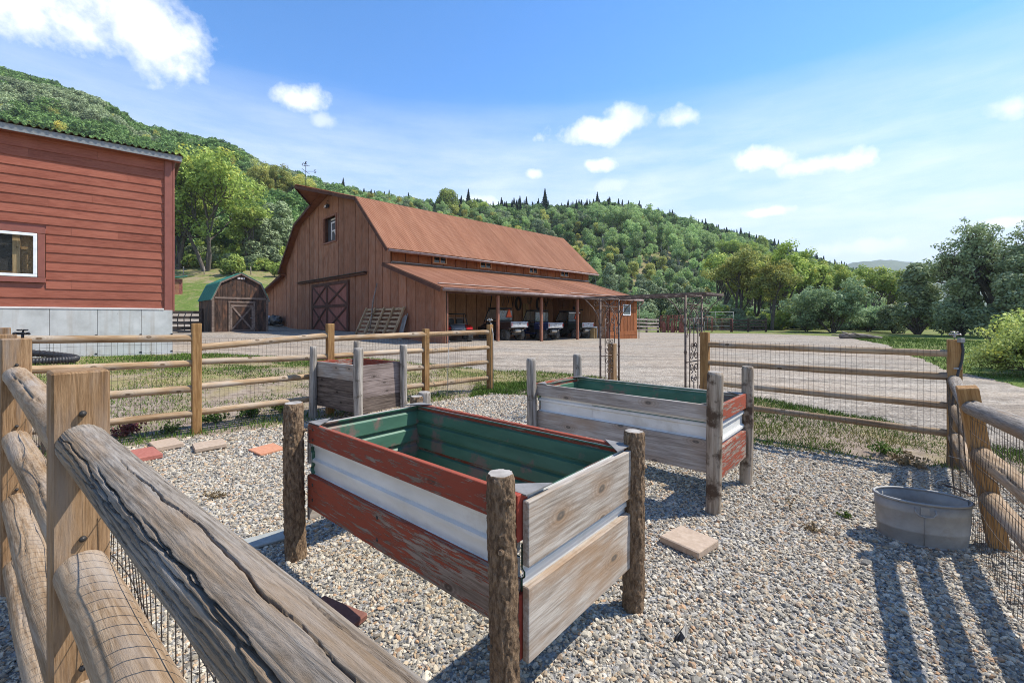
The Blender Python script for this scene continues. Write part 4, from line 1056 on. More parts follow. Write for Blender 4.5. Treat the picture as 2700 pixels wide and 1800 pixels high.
# ------------------------------------------------------------------ building materials
M['barn_board'] = wood('barn_siding', (0.225, 0.094, 0.05), (0.35, 0.162, 0.094), 'Z', 0.16, fine=1.0, knots=False, stain=(0.29, 0.165, 0.112), bs=0.4)
M['barn_orange'] = wood('barn_side_siding', (0.19, 0.062, 0.022), (0.31, 0.115, 0.045), 'Z', 0.14, knots=False, bs=0.4)
M['barn_inner'] = wood('barn_inner_siding', (0.34, 0.165, 0.08), (0.51, 0.27, 0.145), 'Z', 0.14, knots=False, bs=0.3)
M['barn_back'] = plain('barn_gap_shadow_board', (0.035, 0.018, 0.012), 0.95)
M['barn_trim'] = wood('barn_trim', (0.075, 0.035, 0.024), (0.125, 0.06, 0.042), 'X', 0.08, knots=False)
M['barn_post'] = wood('barn_post_wood', (0.20, 0.085, 0.055), (0.33, 0.155, 0.105), 'Z', 0.08, knots=False)
M['soffit'] = wood('barn_soffit', (0.20, 0.07, 0.03), (0.31, 0.125, 0.06), 'X', 0.05, knots=False)
M['door_board'] = wood('barn_door_board', (0.225, 0.085, 0.062), (0.34, 0.14, 0.105), 'Z', 0.1, knots=False)
M['tin'] = surf('red_brown_corrugated_metal', [(0.3, (0.25, 0.103, 0.055)), (0.5, (0.30, 0.135, 0.075)), (0.7, (0.35, 0.168, 0.098))], (2.2, .3, .3), 1.6, 7, 0.72, 0.0, rnd=0.07, spec=0.15)
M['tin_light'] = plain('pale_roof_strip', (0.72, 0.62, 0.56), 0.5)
M['gutter'] = surf('worn_gutter', [(0.3, (0.17, 0.10, 0.085)), (0.7, (0.36, 0.28, 0.255))], (1, 1, 1), 3, 6, 0.5)
M['flashing'] = plain('grey_flashing', (0.34, 0.33, 0.32), 0.45, 0.3)
M['win_frame'] = plain('tan_window_frame', (0.48, 0.27, 0.14), 0.7)
M['white_vinyl'] = plain('white_vinyl', (0.80, 0.81, 0.82), 0.35)
M['letter'] = plain('pale_letter_metal', (0.72, 0.66, 0.62), 0.5)
M['dark_panel'] = plain('dark_sign_panel', (0.075, 0.07, 0.075), 0.7)
def glass(name, tint=(0.02, 0.025, 0.025), alpha=0.55):
    m, t, p = nodes(name)
    p.inputs['Base Color'].default_value = (*tint, 1); p.inputs['Roughness'].default_value = 0.04; p.inputs['Alpha'].default_value = alpha
    p.inputs['Specular IOR Level'].default_value = 0.7
    return m
M['glass'] = glass('window_glass', (0.02, 0.025, 0.025), 0.12)
M['glass_dark'] = glass('dark_window_glass', (0.012, 0.014, 0.014), 1.0)
M['shield'] = glass('scratched_windshield', (0.25, 0.28, 0.27), 0.55)
M['siding'] = wood('red_lap_siding', (0.25, 0.075, 0.046), (0.35, 0.12, 0.076), 'X', 0.09, fine=1.6, knots=False, rough=0.6, bs=0.55)
M['siding_trim'] = plain('dark_red_trim', (0.25, 0.085, 0.062), 0.6)
M['concrete'] = surf('board_formed_concrete', [(0.3, (0.40, 0.40, 0.38)), (0.5, (0.50, 0.505, 0.485)), (0.72, (0.60, 0.60, 0.58))], (1, 1, 1), 2.2, 9, 0.9, 0.25, 0.006, blot=(0.45, 0.36, 0.27), blot_scale=1.1, blot_rng=(0.62, 0.8))
def _painted_pits():
    t = M['concrete'].node_tree; p = t.nodes['Principled BSDF']; src = p.inputs['Base Color'].links[0].from_socket
    v, r = coords(t); vo = t.nodes.new('ShaderNodeTexVoronoi'); vo.inputs['Scale'].default_value = 7.0; t.links.new(v, vo.inputs['Vector'])
    big = tnoise(t, v, 1.3, 3); f = ramp(t, tmath(t, 'ADD', vo.outputs['Distance'], tmath(t, 'MULTIPLY', tmath(t, 'SUBTRACT', .62, big), .6)), [(0.07, (1, 1, 1)), (0.10, (0, 0, 0))])  # dark specks paint the shade inside small pits, no relief
    run = tnoise(t, tmap(t, v, (2.2, 2.2, .12)), 3.0, 5, .6)
    c = tmix(t, ramp(t, run, [(.52, (0, 0, 0)), (.75, (.55, .55, .55))]), src, (0.33, 0.27, 0.21))
    t.links.new(tmix(t, f, c, (0.12, 0.115, 0.11)), p.inputs['Base Color'])
_painted_pits()
M['fascia'] = surf('galvanised_fascia', [(0.3, (0.20, 0.205, 0.21)), (0.7, (0.33, 0.33, 0.32))], (4, 4, 4), 6, 6, 0.55, 0.05, metal=0.4)
M['old_tin'] = surf('old_corrugated_tin', [(0.3, (0.10, 0.08, 0.06)), (0.7, (0.24, 0.20, 0.16))], ns=4, rough=0.7, metal=0.2)
M['ply'] = surf('strand_board', [(0.3, (0.17, 0.095, 0.035)), (0.5, (0.30, 0.185, 0.075)), (0.7, (0.42, 0.29, 0.14))], (6, 6, 9), 5, 8, 0.85, 0.2, 0.003)
M['stud'] = wood('framing_stud', (0.33, 0.22, 0.10), (0.48, 0.35, 0.18), 'Z', 0.05)
M['dark_void'] = plain('painted_dark_depth', (0.03, 0.027, 0.022), 0.9)  # near-black colour stands in for unlit depth behind glass and shed boards
M['shed_board'] = wood('charred_shed_board', (0.035, 0.024, 0.019), (0.095, 0.06, 0.045), 'Z', 0.2, knots=False, stain=(0.20, 0.10, 0.06))
M['shed_trim'] = wood('grey_shed_trim', (0.14, 0.10, 0.08), (0.27, 0.205, 0.165), 'X', 0.1)
M['green_tin'] = surf('green_metal_roof', [(0.3, (0.045, 0.19, 0.145)), (0.7, (0.07, 0.27, 0.21))], (1, 1, 1), 2, 4, 0.45, 0.0, rnd=0.04)
M['steel_dark'] = plain('dark_steel', (0.045, 0.045, 0.047), 0.5, 0.5)

E1A = R(44.5)
BO = Vector((-3.58, 24.0, 0.2))
def b2w(s, w, z=0): return Vector((BO.x + s * math.cos(E1A) - w * math.sin(E1A), BO.y + s * math.sin(E1A) + w * math.cos(E1A), z))
def gz(s, w):
    p = b2w(s, w); return tz(p.x, p.y) - BO.z
def clip_strip(prof, w0, w1):
    """part of a roof line (list of (w,z)) between w0 and w1"""
    pw = [p[0] for p in prof]; pz = [p[1] for p in prof]
    pts = [(w0, float(np.interp(w0, pw, pz)))] + [p for p in prof if w0 < p[0] < w1] + [(w1, float(np.interp(w1, pw, pz)))]
    return pts
def vboards(parent, wall_name, prof, step, mat, plane, thick, base, holes=(), axis='w', back=None, gap=.06, jitter=.012):
    """upright boards under a roof line; prof (u, z top), base(u)->z bottom; plane = coordinate across; thick signed outward; holes (u0,u1,z0,z1)"""
    g = random.Random(len(prof) + int(plane * 10))
    u0, u1 = prof[0][0], prof[-1][0]
    P = (lambda u, z, d: (plane + d, u, z)) if axis == 'w' else (lambda u, z, d: (u, plane + d, z))
    W = bpy.data.objects.new(wall_name, bpy.data.meshes.new(wall_name)); COL.objects.link(W); W.parent = parent
    bk = MB()
    n = max(1, round((u1 - u0) / step)); e = (u1 - u0) / n
    for i in range(n):
        a = u0 + i * e + gap / 2; b = u0 + (i + 1) * e - gap / 2
        cut = [h for h in holes if h[0] < b - .02 and h[1] > a + .02]
        pieces = []
        top = clip_strip(prof, a, b)
        if not cut: pieces.append([(a, base(a))] + top + [(b, base(b))])
        else:
            for (h0, h1, z0, z1) in cut:
                pieces.append([(a, base(a)), (a, z0), (b, z0), (b, base(b))])
                pieces.append([(a, z1)] + top + [(b, z1)])
                if h0 > a + .02: pieces.append([(a, z0), (a, z1), (h0, z1), (h0, z0)])
                if h1 < b - .02: pieces.append([(h1, z0), (h1, z1), (b, z1), (b, z0)])
        for pc in pieces:
            mm = MB(); t = thick * (1 + g.uniform(-.25, .25))
            mm.prism([P(u, z, 0.004 * (1 if thick > 0 else -1)) for u, z in pc], Vector(P(0, 0, t)) - Vector(P(0, 0, 0)))
            mm.build('siding_board', mat, W)
            lo = min(u for u, z in pc); hi = max(u for u, z in pc)
            ext = lambda u: u - gap / 2 if abs(u - a) < 1e-6 else (u + gap / 2 if abs(u - b) < 1e-6 else u)
            bk.prism([P(ext(u), z - .01 * (z > 2), 0) for u, z in pc], Vector(P(0, 0, -thick * .8)) - Vector(P(0, 0, 0)))
    W.data = bk.mesh(wall_name, back or mat)
    return W
def corrugated(parent, name, s0, s1, lo, hi, mat, sheet=.9, pitch=.13, amp=.016, front=None, part='roof_sheet', g=None):
    """corrugated sheets between the line lo (w,z) and the line hi (w,z), running along s"""
    rg = random.Random(int(lo[0] * 100 + hi[0]))
    root = None
    lo = Vector((0, lo[0], lo[1])); hi = Vector((0, hi[0], hi[1]))
    d = (hi - lo); n = Vector((1, 0, 0)).cross(d).normalized()
    if n.z < 0: n = -n
    ns = max(1, round((s1 - s0) / sheet)); e = (s1 - s0) / ns
    R_ = empty(name, (0, 0, 0)); R_.parent = parent
    for i in range(ns):
        a = s0 + i * e; b = a + e + .05; k = int((b - a) / pitch * 4) + 1
        vs = []; lift = .006 * (i % 2) + rg.uniform(0, .004)
        for j in range(k + 1):
            s = a + (b - a) * j / k; o = n * (amp * math.cos(s / pitch * 2 * math.pi) + lift)
            t0 = 0.0; 
            p = lo.copy(); q = hi.copy()
            if front is not None:
                q, p = front(s, lo, hi)
            vs.append(Vector((s, p.y, p.z)) + o); vs.append(Vector((s, q.y, q.z)) + o)
        fs = [(2 * j, 2 * j + 2, 2 * j + 3, 2 * j + 1) for j in range(k)]
        mm = MB(); mm.add(vs, fs, False); mm.build(part, mat, R_)
    return R_

# ------------------------------------------------------------------ the barn
def barn():
    B = empty('barn', BO, E1A, 'large reddish brown gambrel barn with corrugated roof and open lean-to', 'barn')
    W0, W1, WR = 5.98, 25.84, 15.95
    LEN = 21.4
    ez, bz, rz = 5.98, 10.0, 11.55                 # eave, break and ridge of the walls (local, minus 0.2)
    prof = [(W0, ez + .55), (9.95, bz - .12), (WR, rz - .22), (21.95, bz - .12), (W1, ez + .55)]
    prof = [(W0, ez + .42)] + prof[1:4] + [(W1, ez + .42)]
    base = lambda w: gz(0, w) - .08
    win = (14.25, 16.72, 7.50, 9.58)
    vboards(B, 'gable_wall', prof, 1.0, M['barn_board'], 0.0, -.05, base, (win,), back=M['barn_back'])
    leanR = [(0.0, 3.18), (W0, 5.0)]; leanL = [(W1, 5.62), (31.9, 4.25)]
    vboards(B, 'lean_end_wall', leanR, 1.0, M['barn_board'], 0.0, -.05, base, back=M['barn_back'])
    vboards(B, 'lean_end_wall', leanL, 1.0, M['barn_board'], 0.0, -.05, base, back=M['barn_back'])
    # horizontal skirt boards low on the near lean-to wall
    for k in range(2):
        m = MB(); m.box((0, 0, 0), (.03, 4.2, .26), None, .004); m.build('skirt_board', M['barn_board'], B, (-.075, 2.2, gz(0, 2) + .12 + k * .27))
    # main side wall above the lean-to roof, with four windows
    holes = [(a, b, 5.33, 5.86) for a, b in ((3.22, 4.28), (7.46, 8.54), (12.88, 13.88), (17.07, 18.18))]
    vboards(B, 'side_wall', [(0, 6.25), (LEN, 6.25)], 1.0, M['barn_orange'], W0, -.05, lambda s: 4.95, holes, axis='s', back=M['barn_back'])
    for a, b, z0, z1 in holes:
        f = MB(); c = (a + b) / 2
        for (x, z, dx, dz) in ((c, z0, b - a + .1, .07), (c, z1, b - a + .1, .07), (a, (z0 + z1) / 2, .07, z1 - z0 - .07), (b, (z0 + z1) / 2, .07, z1 - z0 - .07), (c, (z0 + z1) / 2, .06, z1 - z0 - .07)): f.box((x, W0 - .06, z), (dx, .07, dz))
        fo = f.build('window', M['win_frame'], B)
        for x0, x1 in ((a, c), (c, b)):
            p = MB(); p.box(((x0 + x1) / 2, W0 - .035, (z0 + z1) / 2), (x1 - x0 - .07, .01, z1 - z0 - .07)); p.build('pane', M['glass_dark'], fo)
    # lean-to back wall, seen inside, and the closed bay
    vboards(B, 'inner_wall', [(0.1, 4.85), (15.9, 4.85)], 1.0, M['barn_inner'], W0 - .09, -.05, lambda s: gz(s, W0) - .1, axis='s', back=M['barn_back'])
    vboards(B, 'partition_wall', [(0.12, 3.1), (W0 - .16, 4.85)], .55, M['barn_inner'], 15.9, -.05, lambda w: gz(15.9, w) - .1, back=M['barn_back'])
    vboards(B, 'front_bay_wall', [(15.9, 3.05), (20.16, 3.05)], .55, M['barn_orange'], 0.0, -.05, lambda s: gz(s, 0) + .62, ((17.9, 19.0, 1.75, 2.6),), axis='s', back=M['barn_back'])
    for k in range(2):
        m = MB(); m.box((0, 0, 0), (4.2, .05, .33), None, .004); m.build('skirt_board', M['barn_orange'], B, (18.05, -.05, gz(18, 0) + .12 + .35 * k))
    f = MB(); 
    for (x, z, dx, dz) in ((18.45, 1.75, 1.18, .07), (18.45, 2.6, 1.18, .07), (17.9, 2.175, .07, .78), (19.0, 2.175, .07, .78)): f.box((x, -.07, z), (dx, .05, dz))
    fo = f.build('window', M['white_vinyl'], B); p = MB(); p.box((18.45, -.06, 2.175), (1.05, .01, .8)); p.build('pane', M['shield'], fo)
    vboards(B, 'far_end_wall', [(0, 3.1), (W0, 5.0)], 1.0, M['barn_orange'], 20.2, .05, lambda w: gz(20.2, w) - .1, back=M['barn_back'])
    far = [(p[0], p[1]) for p in prof]
    vboards(B, 'far_gable_wall', far, 1.0, M['barn_board'], LEN, .05, lambda w: gz(LEN, w) - .1, back=M['barn_back'])
    vboards(B, 'rear_wall', [(0, 6.25), (LEN, 6.25)], 1.0, M['barn_board'], W1, .05, lambda s: 0.0, axis='s', back=M['barn_back'])
    # loft window with the ranch letter
    f = MB(); wc = (win[0] + win[1]) / 2; zc = (win[2] + win[3]) / 2
    for (w, z, dw, dz) in ((wc, win[2], win[1] - win[0] + .24, .12), (wc, win[3], win[1] - win[0] + .24, .12), (win[0], zc, .12, win[3] - win[2] - .12), (win[1], zc, .12, win[3] - win[2] - .12)): f.box((-.05, w, z), (.16, dw, dz))
    fo = f.build('loft_window', M['barn_post'], B)
    f = MB(); f.box((.30, wc, zc), (.04, win[1] - win[0], win[3] - win[2])); f.build('sign_panel', M['dark_panel'], fo)
    for (w, dw) in ((win[0] - .02, .04), (win[1] + .02, .04)):
        f = MB(); f.box((.14, w, zc), (.30, dw, win[3] - win[2])); f.build('jamb', M['barn_trim'], fo)
    # w runs to the viewer's left, so the letter is drawn mirrored in w
    lw, rw = wc + .42, wc - .55; zb, zt_ = win[2] + .30, win[3] - .42
    m = MB()
    def stroke(pts, t=.05):
        for i in range(len(pts) - 1): m.bar((.25, *pts[i]), (.25, *pts[i + 1]), .12, .04, (1, 0, 0))
    zmid = (zb + zt_) / 2
    stroke([(lw, zb), (lw, zt_)]); stroke([(lw + .12, zt_ + .0), (rw + .2, zt_ + .0), (rw + .06, zt_ - .2), (rw + .06, zmid + .2), (rw + .2, zmid + .02), (lw, zmid)]); stroke([(rw + .42, zmid), (rw, zb)])
    m.build('letter', M['letter'], fo)
    for z in (win[2] + .12, win[3] - .16):
        m = MB(); m.bar((.25, lw + .15, z), (.25, rw - .05, z), .12, .04, (1, 0, 0)); m.build('letter_bar', M['letter'], fo)
    # flood lamp under the peak
    m = MB(); m.box((-.22, 15.75, 10.42), (.2, .42, .26), Matrix.Rotation(R(20), 3, 'Y'), .02); lp = m.build('flood_lamp', M['steel_dark'], B)
    m = MB(); m.box((-.335, 15.80, 10.38), (.03, .36, .2), Matrix.Rotation(R(20), 3, 'Y')); m.build('lens', M['letter'], lp)
    m = MB(); m.tube([(-.05, 15.75, 10.9), (-.2, 15.75, 10.85), (-.22, 15.75, 10.5)], .02, 6); m.build('bracket', M['steel_dark'], lp)
    # sliding door on its track
    z0 = .32; z1 = 4.33; dl, dr = 19.09, 11.95
    mid = (dl + dr) / 2 + .35
    D_ = MB(); D_.box((-.09, (dl + dr) / 2, (z0 + z1) / 2), (.05, dl - dr, z1 - z0)); D = D_.build('sliding_door', M['barn_back'], B)
    nb = 12
    for i in range(nb):
        w = dr + (dl - dr) * (i + .5) / nb
        m = MB(); m.box((-.125, w, (z0 + z1) / 2), (.03, (dl - dr) / nb - .02, z1 - z0 - .04)); m.build('plank', M['door_board'], D)
    def fr(a, b, w=.22, t=.05, x=-.165):
        m = MB(); m.bar((x, *a), (x, *b), w, t, (1, 0, 0)); m.build('door_brace', M['barn_trim'], D)
    zm = (z0 + z1) / 2 + .12
    for w in (dr + .12, mid, dl - .12): fr((w, z0 + .02), (w, z1 - .02), .24)
    for a, b in ((dr + .24, mid - .12), (mid + .12, dl - .24)):
        for z in (z0 + .13, zm, z1 - .13): fr((a, z), (b, z), .22)
        for za, zb2 in ((z0 + .24, zm - .11), (zm + .11, z1 - .24)):
            fr((a, za), (b, zb2), .15, .04, -.162); fr((a, zb2), (b, za), .15, .03, -.185)
    m = MB(); m.box((-.16, (22.3 + 9.14) / 2, 4.60), (.14, 13.1, .16)); tr = m.build('door_track', M['barn_trim'], B)
    m = MB(); m.box((-.22, (22.3 + 9.14) / 2, 4.70), (.26, 13.3, .03)); m.build('track_hood', M['steel_dark'], tr)
    # posts and beam of the lean-to
    for s in (0.08, 3.92, 7.91, 11.9, 15.9):
        g = gz(s, 0); m = MB(); m.box((0, 0, (3.0 + g) / 2 - .1), (.17, .17, 3.0 - g + .2), None, .01); m.build('lean_post', M['barn_post'], B, (s, .12, 0))
    m = MB(); m.box((10.1, .12, 3.0), (20.2, .2, .26)); m.build('lean_beam', M['barn_trim'], B)
    # roofs: lower slopes, upper slopes with hay hood, lean-tos
    oz = .05
    eR, kR, rd, kL, eL = (5.33, 5.86), (9.76, 9.93), (WR, 11.62), (22.14, 9.93), (26.6, 5.86)
    corrugated(B, 'main_roof_slope', -.6, 22.2, eR, kR, M['tin']); corrugated(B, 'main_roof_slope', -.6, 22.2, eL, kL, M['tin'])
    hood = -2.55; jw = 2.2
    def fr_r(s, lo, hi):
        if s >= -.6: return hi, lo
        t = (s - hood) / (-.6 - hood); k = jw * max(t, .02) / (WR - kR[0])
        p = hi.lerp(lo, k); return hi, p
    corrugated(B, 'upper_roof_slope', hood, 22.2, kR, rd, M['tin'], front=fr_r); corrugated(B, 'upper_roof_slope', hood, 22.2, kL, rd, M['tin'], front=fr_r)
    corrugated(B, 'lean_roof', -.55, 20.6, (-.35, 3.14), (W0 + .02, 5.04), M['tin']); corrugated(B, 'lean_roof', -.55, 20.6, (32.5, 4.2), (W1 - .02, 5.72), M['tin'])
    # soffits: a board layer 12 cm below the tin, and the edge boards
    def slab(name, pts, t, mat):
        m = MB(); m.prism(pts, t); return m.build(name, mat, B)
    th = .13
    def off(p, q, d):
        v = Vector((q[0] - p[0], q[1] - p[1])); n = Vector((-v.y, v.x)).normalized()
        if n.y > 0: n = -n
        return (p[0] + n.x * d, p[1] + n.y * d), (q[0] + n.x * d, q[1] + n.y * d)
    for p, q in ((eR, kR), (eL, kL), ((-.35, 3.14), (W0 - .02, 5.04)), ((32.5, 4.2), (W1 + .02, 5.72))):
        a, b = off(p, q, .035); c, d = off(p, q, .11); s1 = 22.15 if p in (eR, eL) else 20.55
        slab('roof_deck', [(-.57, *a), (-.57, *b), (-.57, *d), (-.57, *c)], (s1 + .57, 0, 0), M['soffit'])
        c2, d2 = off(p, q, .26)
        slab('rake_board', [(-.60, *a), (-.60, *b), (-.60, *d2), (-.60, *c2)], (-.045, 0, 0), M['barn_trim'])
    for e in (1, -1):
        k = kR if e == 1 else kL
        a, b = off(k, rd, .035); c, d = off(k, rd, .11)
        slab('roof_deck', [(-.57, *a), (-.57, *b), (-.57, *d), (-.57, *c)], (22.7, 0, 0), M['soffit'])
        jz = rd[1] - (rd[1] - k[1]) * jw / (WR - kR[0]); jp = (WR - e * jw, jz)
        m = MB(); A = Vector((-.6, jp[0], jp[1] - .04)); Rg = Vector((hood, WR, rd[1] - .04)); Rb = Vector((-.6, WR, rd[1] - .04)); dn = Vector((0, 0, -.07))
        m.prism([A, Rg, Rb], dn); m.build('hood_deck', M['soffit'], B)
        m = MB(); m.bar(A + Vector((-.02, 0, -.08)), Rg + Vector((0, 0, -.08)), .05, .24); m.build('hood_board', M['barn_trim'], B)
        c2, d2 = off(k, jp, .26); a2, b2 = off(k, jp, .035)
        slab('rake_board', [(-.60, *a2), (-.60, *b2), (-.60, *d2), (-.60, *c2)], (-.045, 0, 0), M['barn_trim'])
    m = MB(); m.bar((hood, WR, rd[1] + .03), (22.2, WR, rd[1] + .03), .5, .03); m.build('ridge_cap', M['tin'], B)
    # gutters and flashing
    m = MB(); m.tube([(-.55, 5.27, 5.72), (22.15, 5.27, 5.72)], .085, 8); m.build('gutter', M['gutter'], B)
    m = MB(); m.tube([(-.5, -.42, 3.02), (20.55, -.42, 3.02)], .095, 8); m.build('gutter', M['gutter'], B)
    m = MB(); m.box((LEN / 2, W0 - .10, 5.08), (LEN, .16, .05), Matrix.Rotation(R(-30), 3, 'X')); m.build('flashing', M['flashing'], B)
    # pale strips lying near the lean-to eave, one with a bent end
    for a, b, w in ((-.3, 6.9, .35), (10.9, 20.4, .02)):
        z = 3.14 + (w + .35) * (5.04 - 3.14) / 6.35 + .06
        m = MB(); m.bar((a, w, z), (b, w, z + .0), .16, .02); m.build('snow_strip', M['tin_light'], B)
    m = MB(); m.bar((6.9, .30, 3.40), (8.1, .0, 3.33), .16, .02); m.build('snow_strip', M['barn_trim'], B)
    # down pipe brace at the far corner
    m = MB(); m.tube([(20.3, -.05, 2.35), (20.75, -.35, 2.9)], .04, 6); m.build('corner_brace', M['barn_trim'], B)
    m = MB(); m.tube([(20.35, -.12, gz(20.3, 0)), (20.35, -.12, 2.9)], .04, 6); m.build('down_pipe', M['gutter'], B)
    # weathervane
    V = empty('weathervane', b2w(-1.75, WR, 11.62 + .2), E1A, 'thin black weathervane with compass letters on the barn peak', 'weathervane')
    m = MB(); m.tube([(0, 0, 0), (0, 0, 1.75)], .022, 6); m.build('mast', M['steel_dark'], V)
    ca, sa = math.cos(-E1A), math.sin(-E1A)
    m = MB()
    for a in (0, R(90)):
        x, y = math.cos(a - E1A) * .62, math.sin(a - E1A) * .62
        m.tube([(-x, -y, 1.25), (x, y, 1.25)], .016, 5)
    m.build('compass_arms', M['steel_dark'], V)
    def letter(strokes, cx):
        m = MB()
        for p, q in strokes:
            P = lambda t: ((cx + t[0]) * ca, (cx + t[0]) * sa, 1.25 + t[1])
            m.bar(P(p), P(q), .03, .03)
        m.build('compass_letter', M['steel_dark'], V)
    letter((((-.07, -.1), (-.07, .1)), ((-.07, .1), (.07, -.1)), ((.07, -.1), (.07, .1))), -.72)
    letter((((.07, .1), (-.06, .1)), ((-.06, .1), (-.07, .0)), ((-.07, .0), (.07, .0)), ((.07, .0), (.06, -.1)), ((.06, -.1), (-.07, -.1))), .72)
    m = MB(); Q = lambda x, z: (x * ca, x * sa, z)
    m.tube([Q(-.3, 1.72), Q(.32, 1.66)], .016, 5)
    m.tube([Q(-.3, 1.72), Q(-.2, 1.9), Q(-.05, 1.82), Q(.02, 2.02), Q(.12, 1.95)], [.02, .03, .05, .035, .015], 6); m.tube([Q(-.05, 1.82), Q(-.12, 1.66)], .018, 5); m.tube([Q(.03, 1.9), Q(.12, 1.7)], .018, 5)
    m.build('figure', M['steel_dark'], V)
barn()

# ------------------------------------------------------------------ the red house
def house():
    A = math.atan2(.6494, .7604); O = Vector((-10.03, 13.0, 0)); g0 = .66
    Hs = empty('red_house', O, A, 'red house with lap siding on a tall concrete foundation', 'house')
    L = 8.5; Dp = 7.0; zb = 1.95; zt = 6.36
    # foundation
    m = MB()
    nf = 8; fw = L / nf
    F = MB(); F.box((-L / 2, Dp / 2 + .07, (zb - .1) / 2 - .2), (L - .1, Dp - .1, zb + .3)); Fo = F.build('foundation', M['concrete'], Hs)
    xs = [0, .95, 2.0, 3.05, 4.1, 5.15, 6.2, 7.3, 8.5]
    xs = [0, .70, 1.62, 2.52, 3.42, 4.4, 5.4, 6.5, 7.5, 8.5]
    for i in range(len(xs) - 1):
        m = MB(); m.box((-(xs[i] + xs[i + 1]) / 2, .05, zb / 2 - .25), (xs[i + 1] - xs[i] - .008, .10, zb + .4), None, .003); m.build('concrete_panel', M['concrete'], Fo)
        for z in (1.05, 1.55):
            m = MB(); m.box((-xs[i] - .02, -.003, z - .35), (.05, .012, .035)); m.build('tie_hole', M['steel_dark'], Fo)
    # lap boards, laid as lengths with butt joints; the window is cut out
    win = (-4.2, -2.59, 2.56, 3.97)
    W_ = MB(); W_.box((-L / 2, .16, (zb + zt) / 2), (L, .1, zt - zb)); 
    Wm = MB()
    Wm.box((-L / 2, .10, (zb + win[2]) / 2), (L, .06, win[2] - zb)); Wm.box((-L / 2, .10, (win[3] + zt) / 2), (L, .06, zt - win[3])); Wm.box((win[1] / 2, .10, (win[2] + win[3]) / 2), (-win[1], .06, win[3] - win[2])); Wm.box(((-L + win[0]) / 2, .10, (win[2] + win[3]) / 2), (L + win[0], .06, win[3] - win[2]))
    Wo = Wm.build('front_wall', M['siding_trim'], Hs)
    course = .2365; n = int((zt - zb) / course) + 1
    g = random.Random(3)
    trim = .19
    joints = {17: [1.62], 16: [2.9, 5.0], 15: [1.0, 4.3], 12: [1.72, 2.9], 11: [2.55, .72], 8: [1.2, 2.12], 7: [2.15], 2: [2.12], 0: [3.4], 5: [5.1], 14: [4.9], 13: [6.0], 9: [5.5], 4: [6.3], 3: [5.8], 18: [3.2, 5.9], 10: [6.6], 6: [6.1], 1: [4.6]}
    for i in range(n):
        z = zb + i * course; top = min(z + course + .02, zt - .02)
        cuts = sorted([trim] + joints.get(i, [g.uniform(1, 6)]) + [L])
        for a, b in zip(cuts[:-1], cuts[1:]):
            for (x0, x1) in ([(-b, -a)] if (top < win[2] or z > win[3]) else [(max(-b, -L), min(-a, win[0])), (max(-b, win[1]), -a)]):
                if x1 - x0 < .05: continue
                z0_, z1_ = z, top
                m = MB(); c = .0015
                m.add([(x0 + c, .040, z0_), (x1 - c, .040, z0_), (x1 - c, .060, z1_), (x0 + c, .060, z1_), (x0 + c, .070, z0_), (x1 - c, .070, z0_), (x1 - c, .070, z1_), (x0 + c, .070, z1_)], [(0, 1, 2, 3), (4, 7, 6, 5), (0, 4, 5, 1), (1, 5, 6, 2), (2, 6, 7, 3), (3, 7, 4, 0)])
                m.build('lap_board', M['siding'], Wo)
    m = MB(); m.box((-trim / 2, .045, (zb + zt) / 2 - .04), (trim - .004, .08, zt - zb + .08), None, .004); m.build('corner_trim', M['siding_trim'], Hs)
    m = MB(); m.box((.03, .12, (zb + zt) / 2 - .04), (.04, .20, zt - zb + .08), None, .004); m.build('corner_trim', M['siding_trim'], Hs)
    m = MB(); m.box((-L / 2 - .1, .012, zb - .02), (L - .2, .05, .045)); m.build('drip_strip', M['letter'], Hs)
    m = MB(); m.box((-.02, Dp / 2 + .2, (zb + zt) / 2), (.08, Dp - .2, zt - zb)); m.build('end_wall', M['siding'], Hs)
    m = MB(); m.box((-L / 2, Dp, (zb + zt) / 2), (L - .2, .1, zt - zb)); m.build('rear_wall', M['siding'], Hs)
    # window
    f = MB(); x0, x1, z0, z1 = win; t = .15
    for (x, z, dx, dz) in (((x0 + x1) / 2, z0 + t / 2, x1 - x0, t - .02), ((x0 + x1) / 2, z1 - t / 2, x1 - x0, t - .02), (x0 + t / 2, (z0 + z1) / 2, t - .02, z1 - z0 - 2 * t), (x1 - t / 2, (z0 + z1) / 2, t - .02, z1 - z0 - 2 * t)):
        f.box((x, .025, z), (dx, .05, dz), None, .003)
    wo = f.build('window', M['siding_trim'], Hs)
    f = MB(); a0, a1, c0, c1 = x0 + t, x1 - t, z0 + t, z1 - t; q = .07
    for (x, z, dx, dz) in (((a0 + a1) / 2, c0 + q / 2, a1 - a0, q), ((a0 + a1) / 2, c1 - q / 2, a1 - a0, q), (a0 + q / 2, (c0 + c1) / 2, q, c1 - c0 - 2 * q), (a1 - q / 2, (c0 + c1) / 2, q, c1 - c0 - 2 * q)): f.box((x, .03, z), (dx, .07, dz), None, .006)
    f.build('sash', M['white_vinyl'], wo)
    f = MB(); f.box(((a0 + a1) / 2, .045, (c0 + c1) / 2), (a1 - a0 - q, .006, c1 - c0 - q)); f.build('pane', M['glass'], wo)
    # the unfinished room behind it
    f = MB(); f.box(((a0 + a1) / 2, .27, (c0 + c1) / 2), (a1 - a0 + 1.0, .03, c1 - c0 + .9)); f.build('room_panel', M['ply'], wo)
    for x in (a1 - .38, a1 - .9): f = MB(); f.box((x, .215, (c0 + c1) / 2), (.13, .07, 2.2)); f.build('stud', M['stud'], wo)
    f = MB(); f.box((a1 - .62, .24, c0 + .62), (.34, .02, .95)); f.build('painted_opening', M['dark_void'], wo)  # dark slab painted as an unlit opening in the room
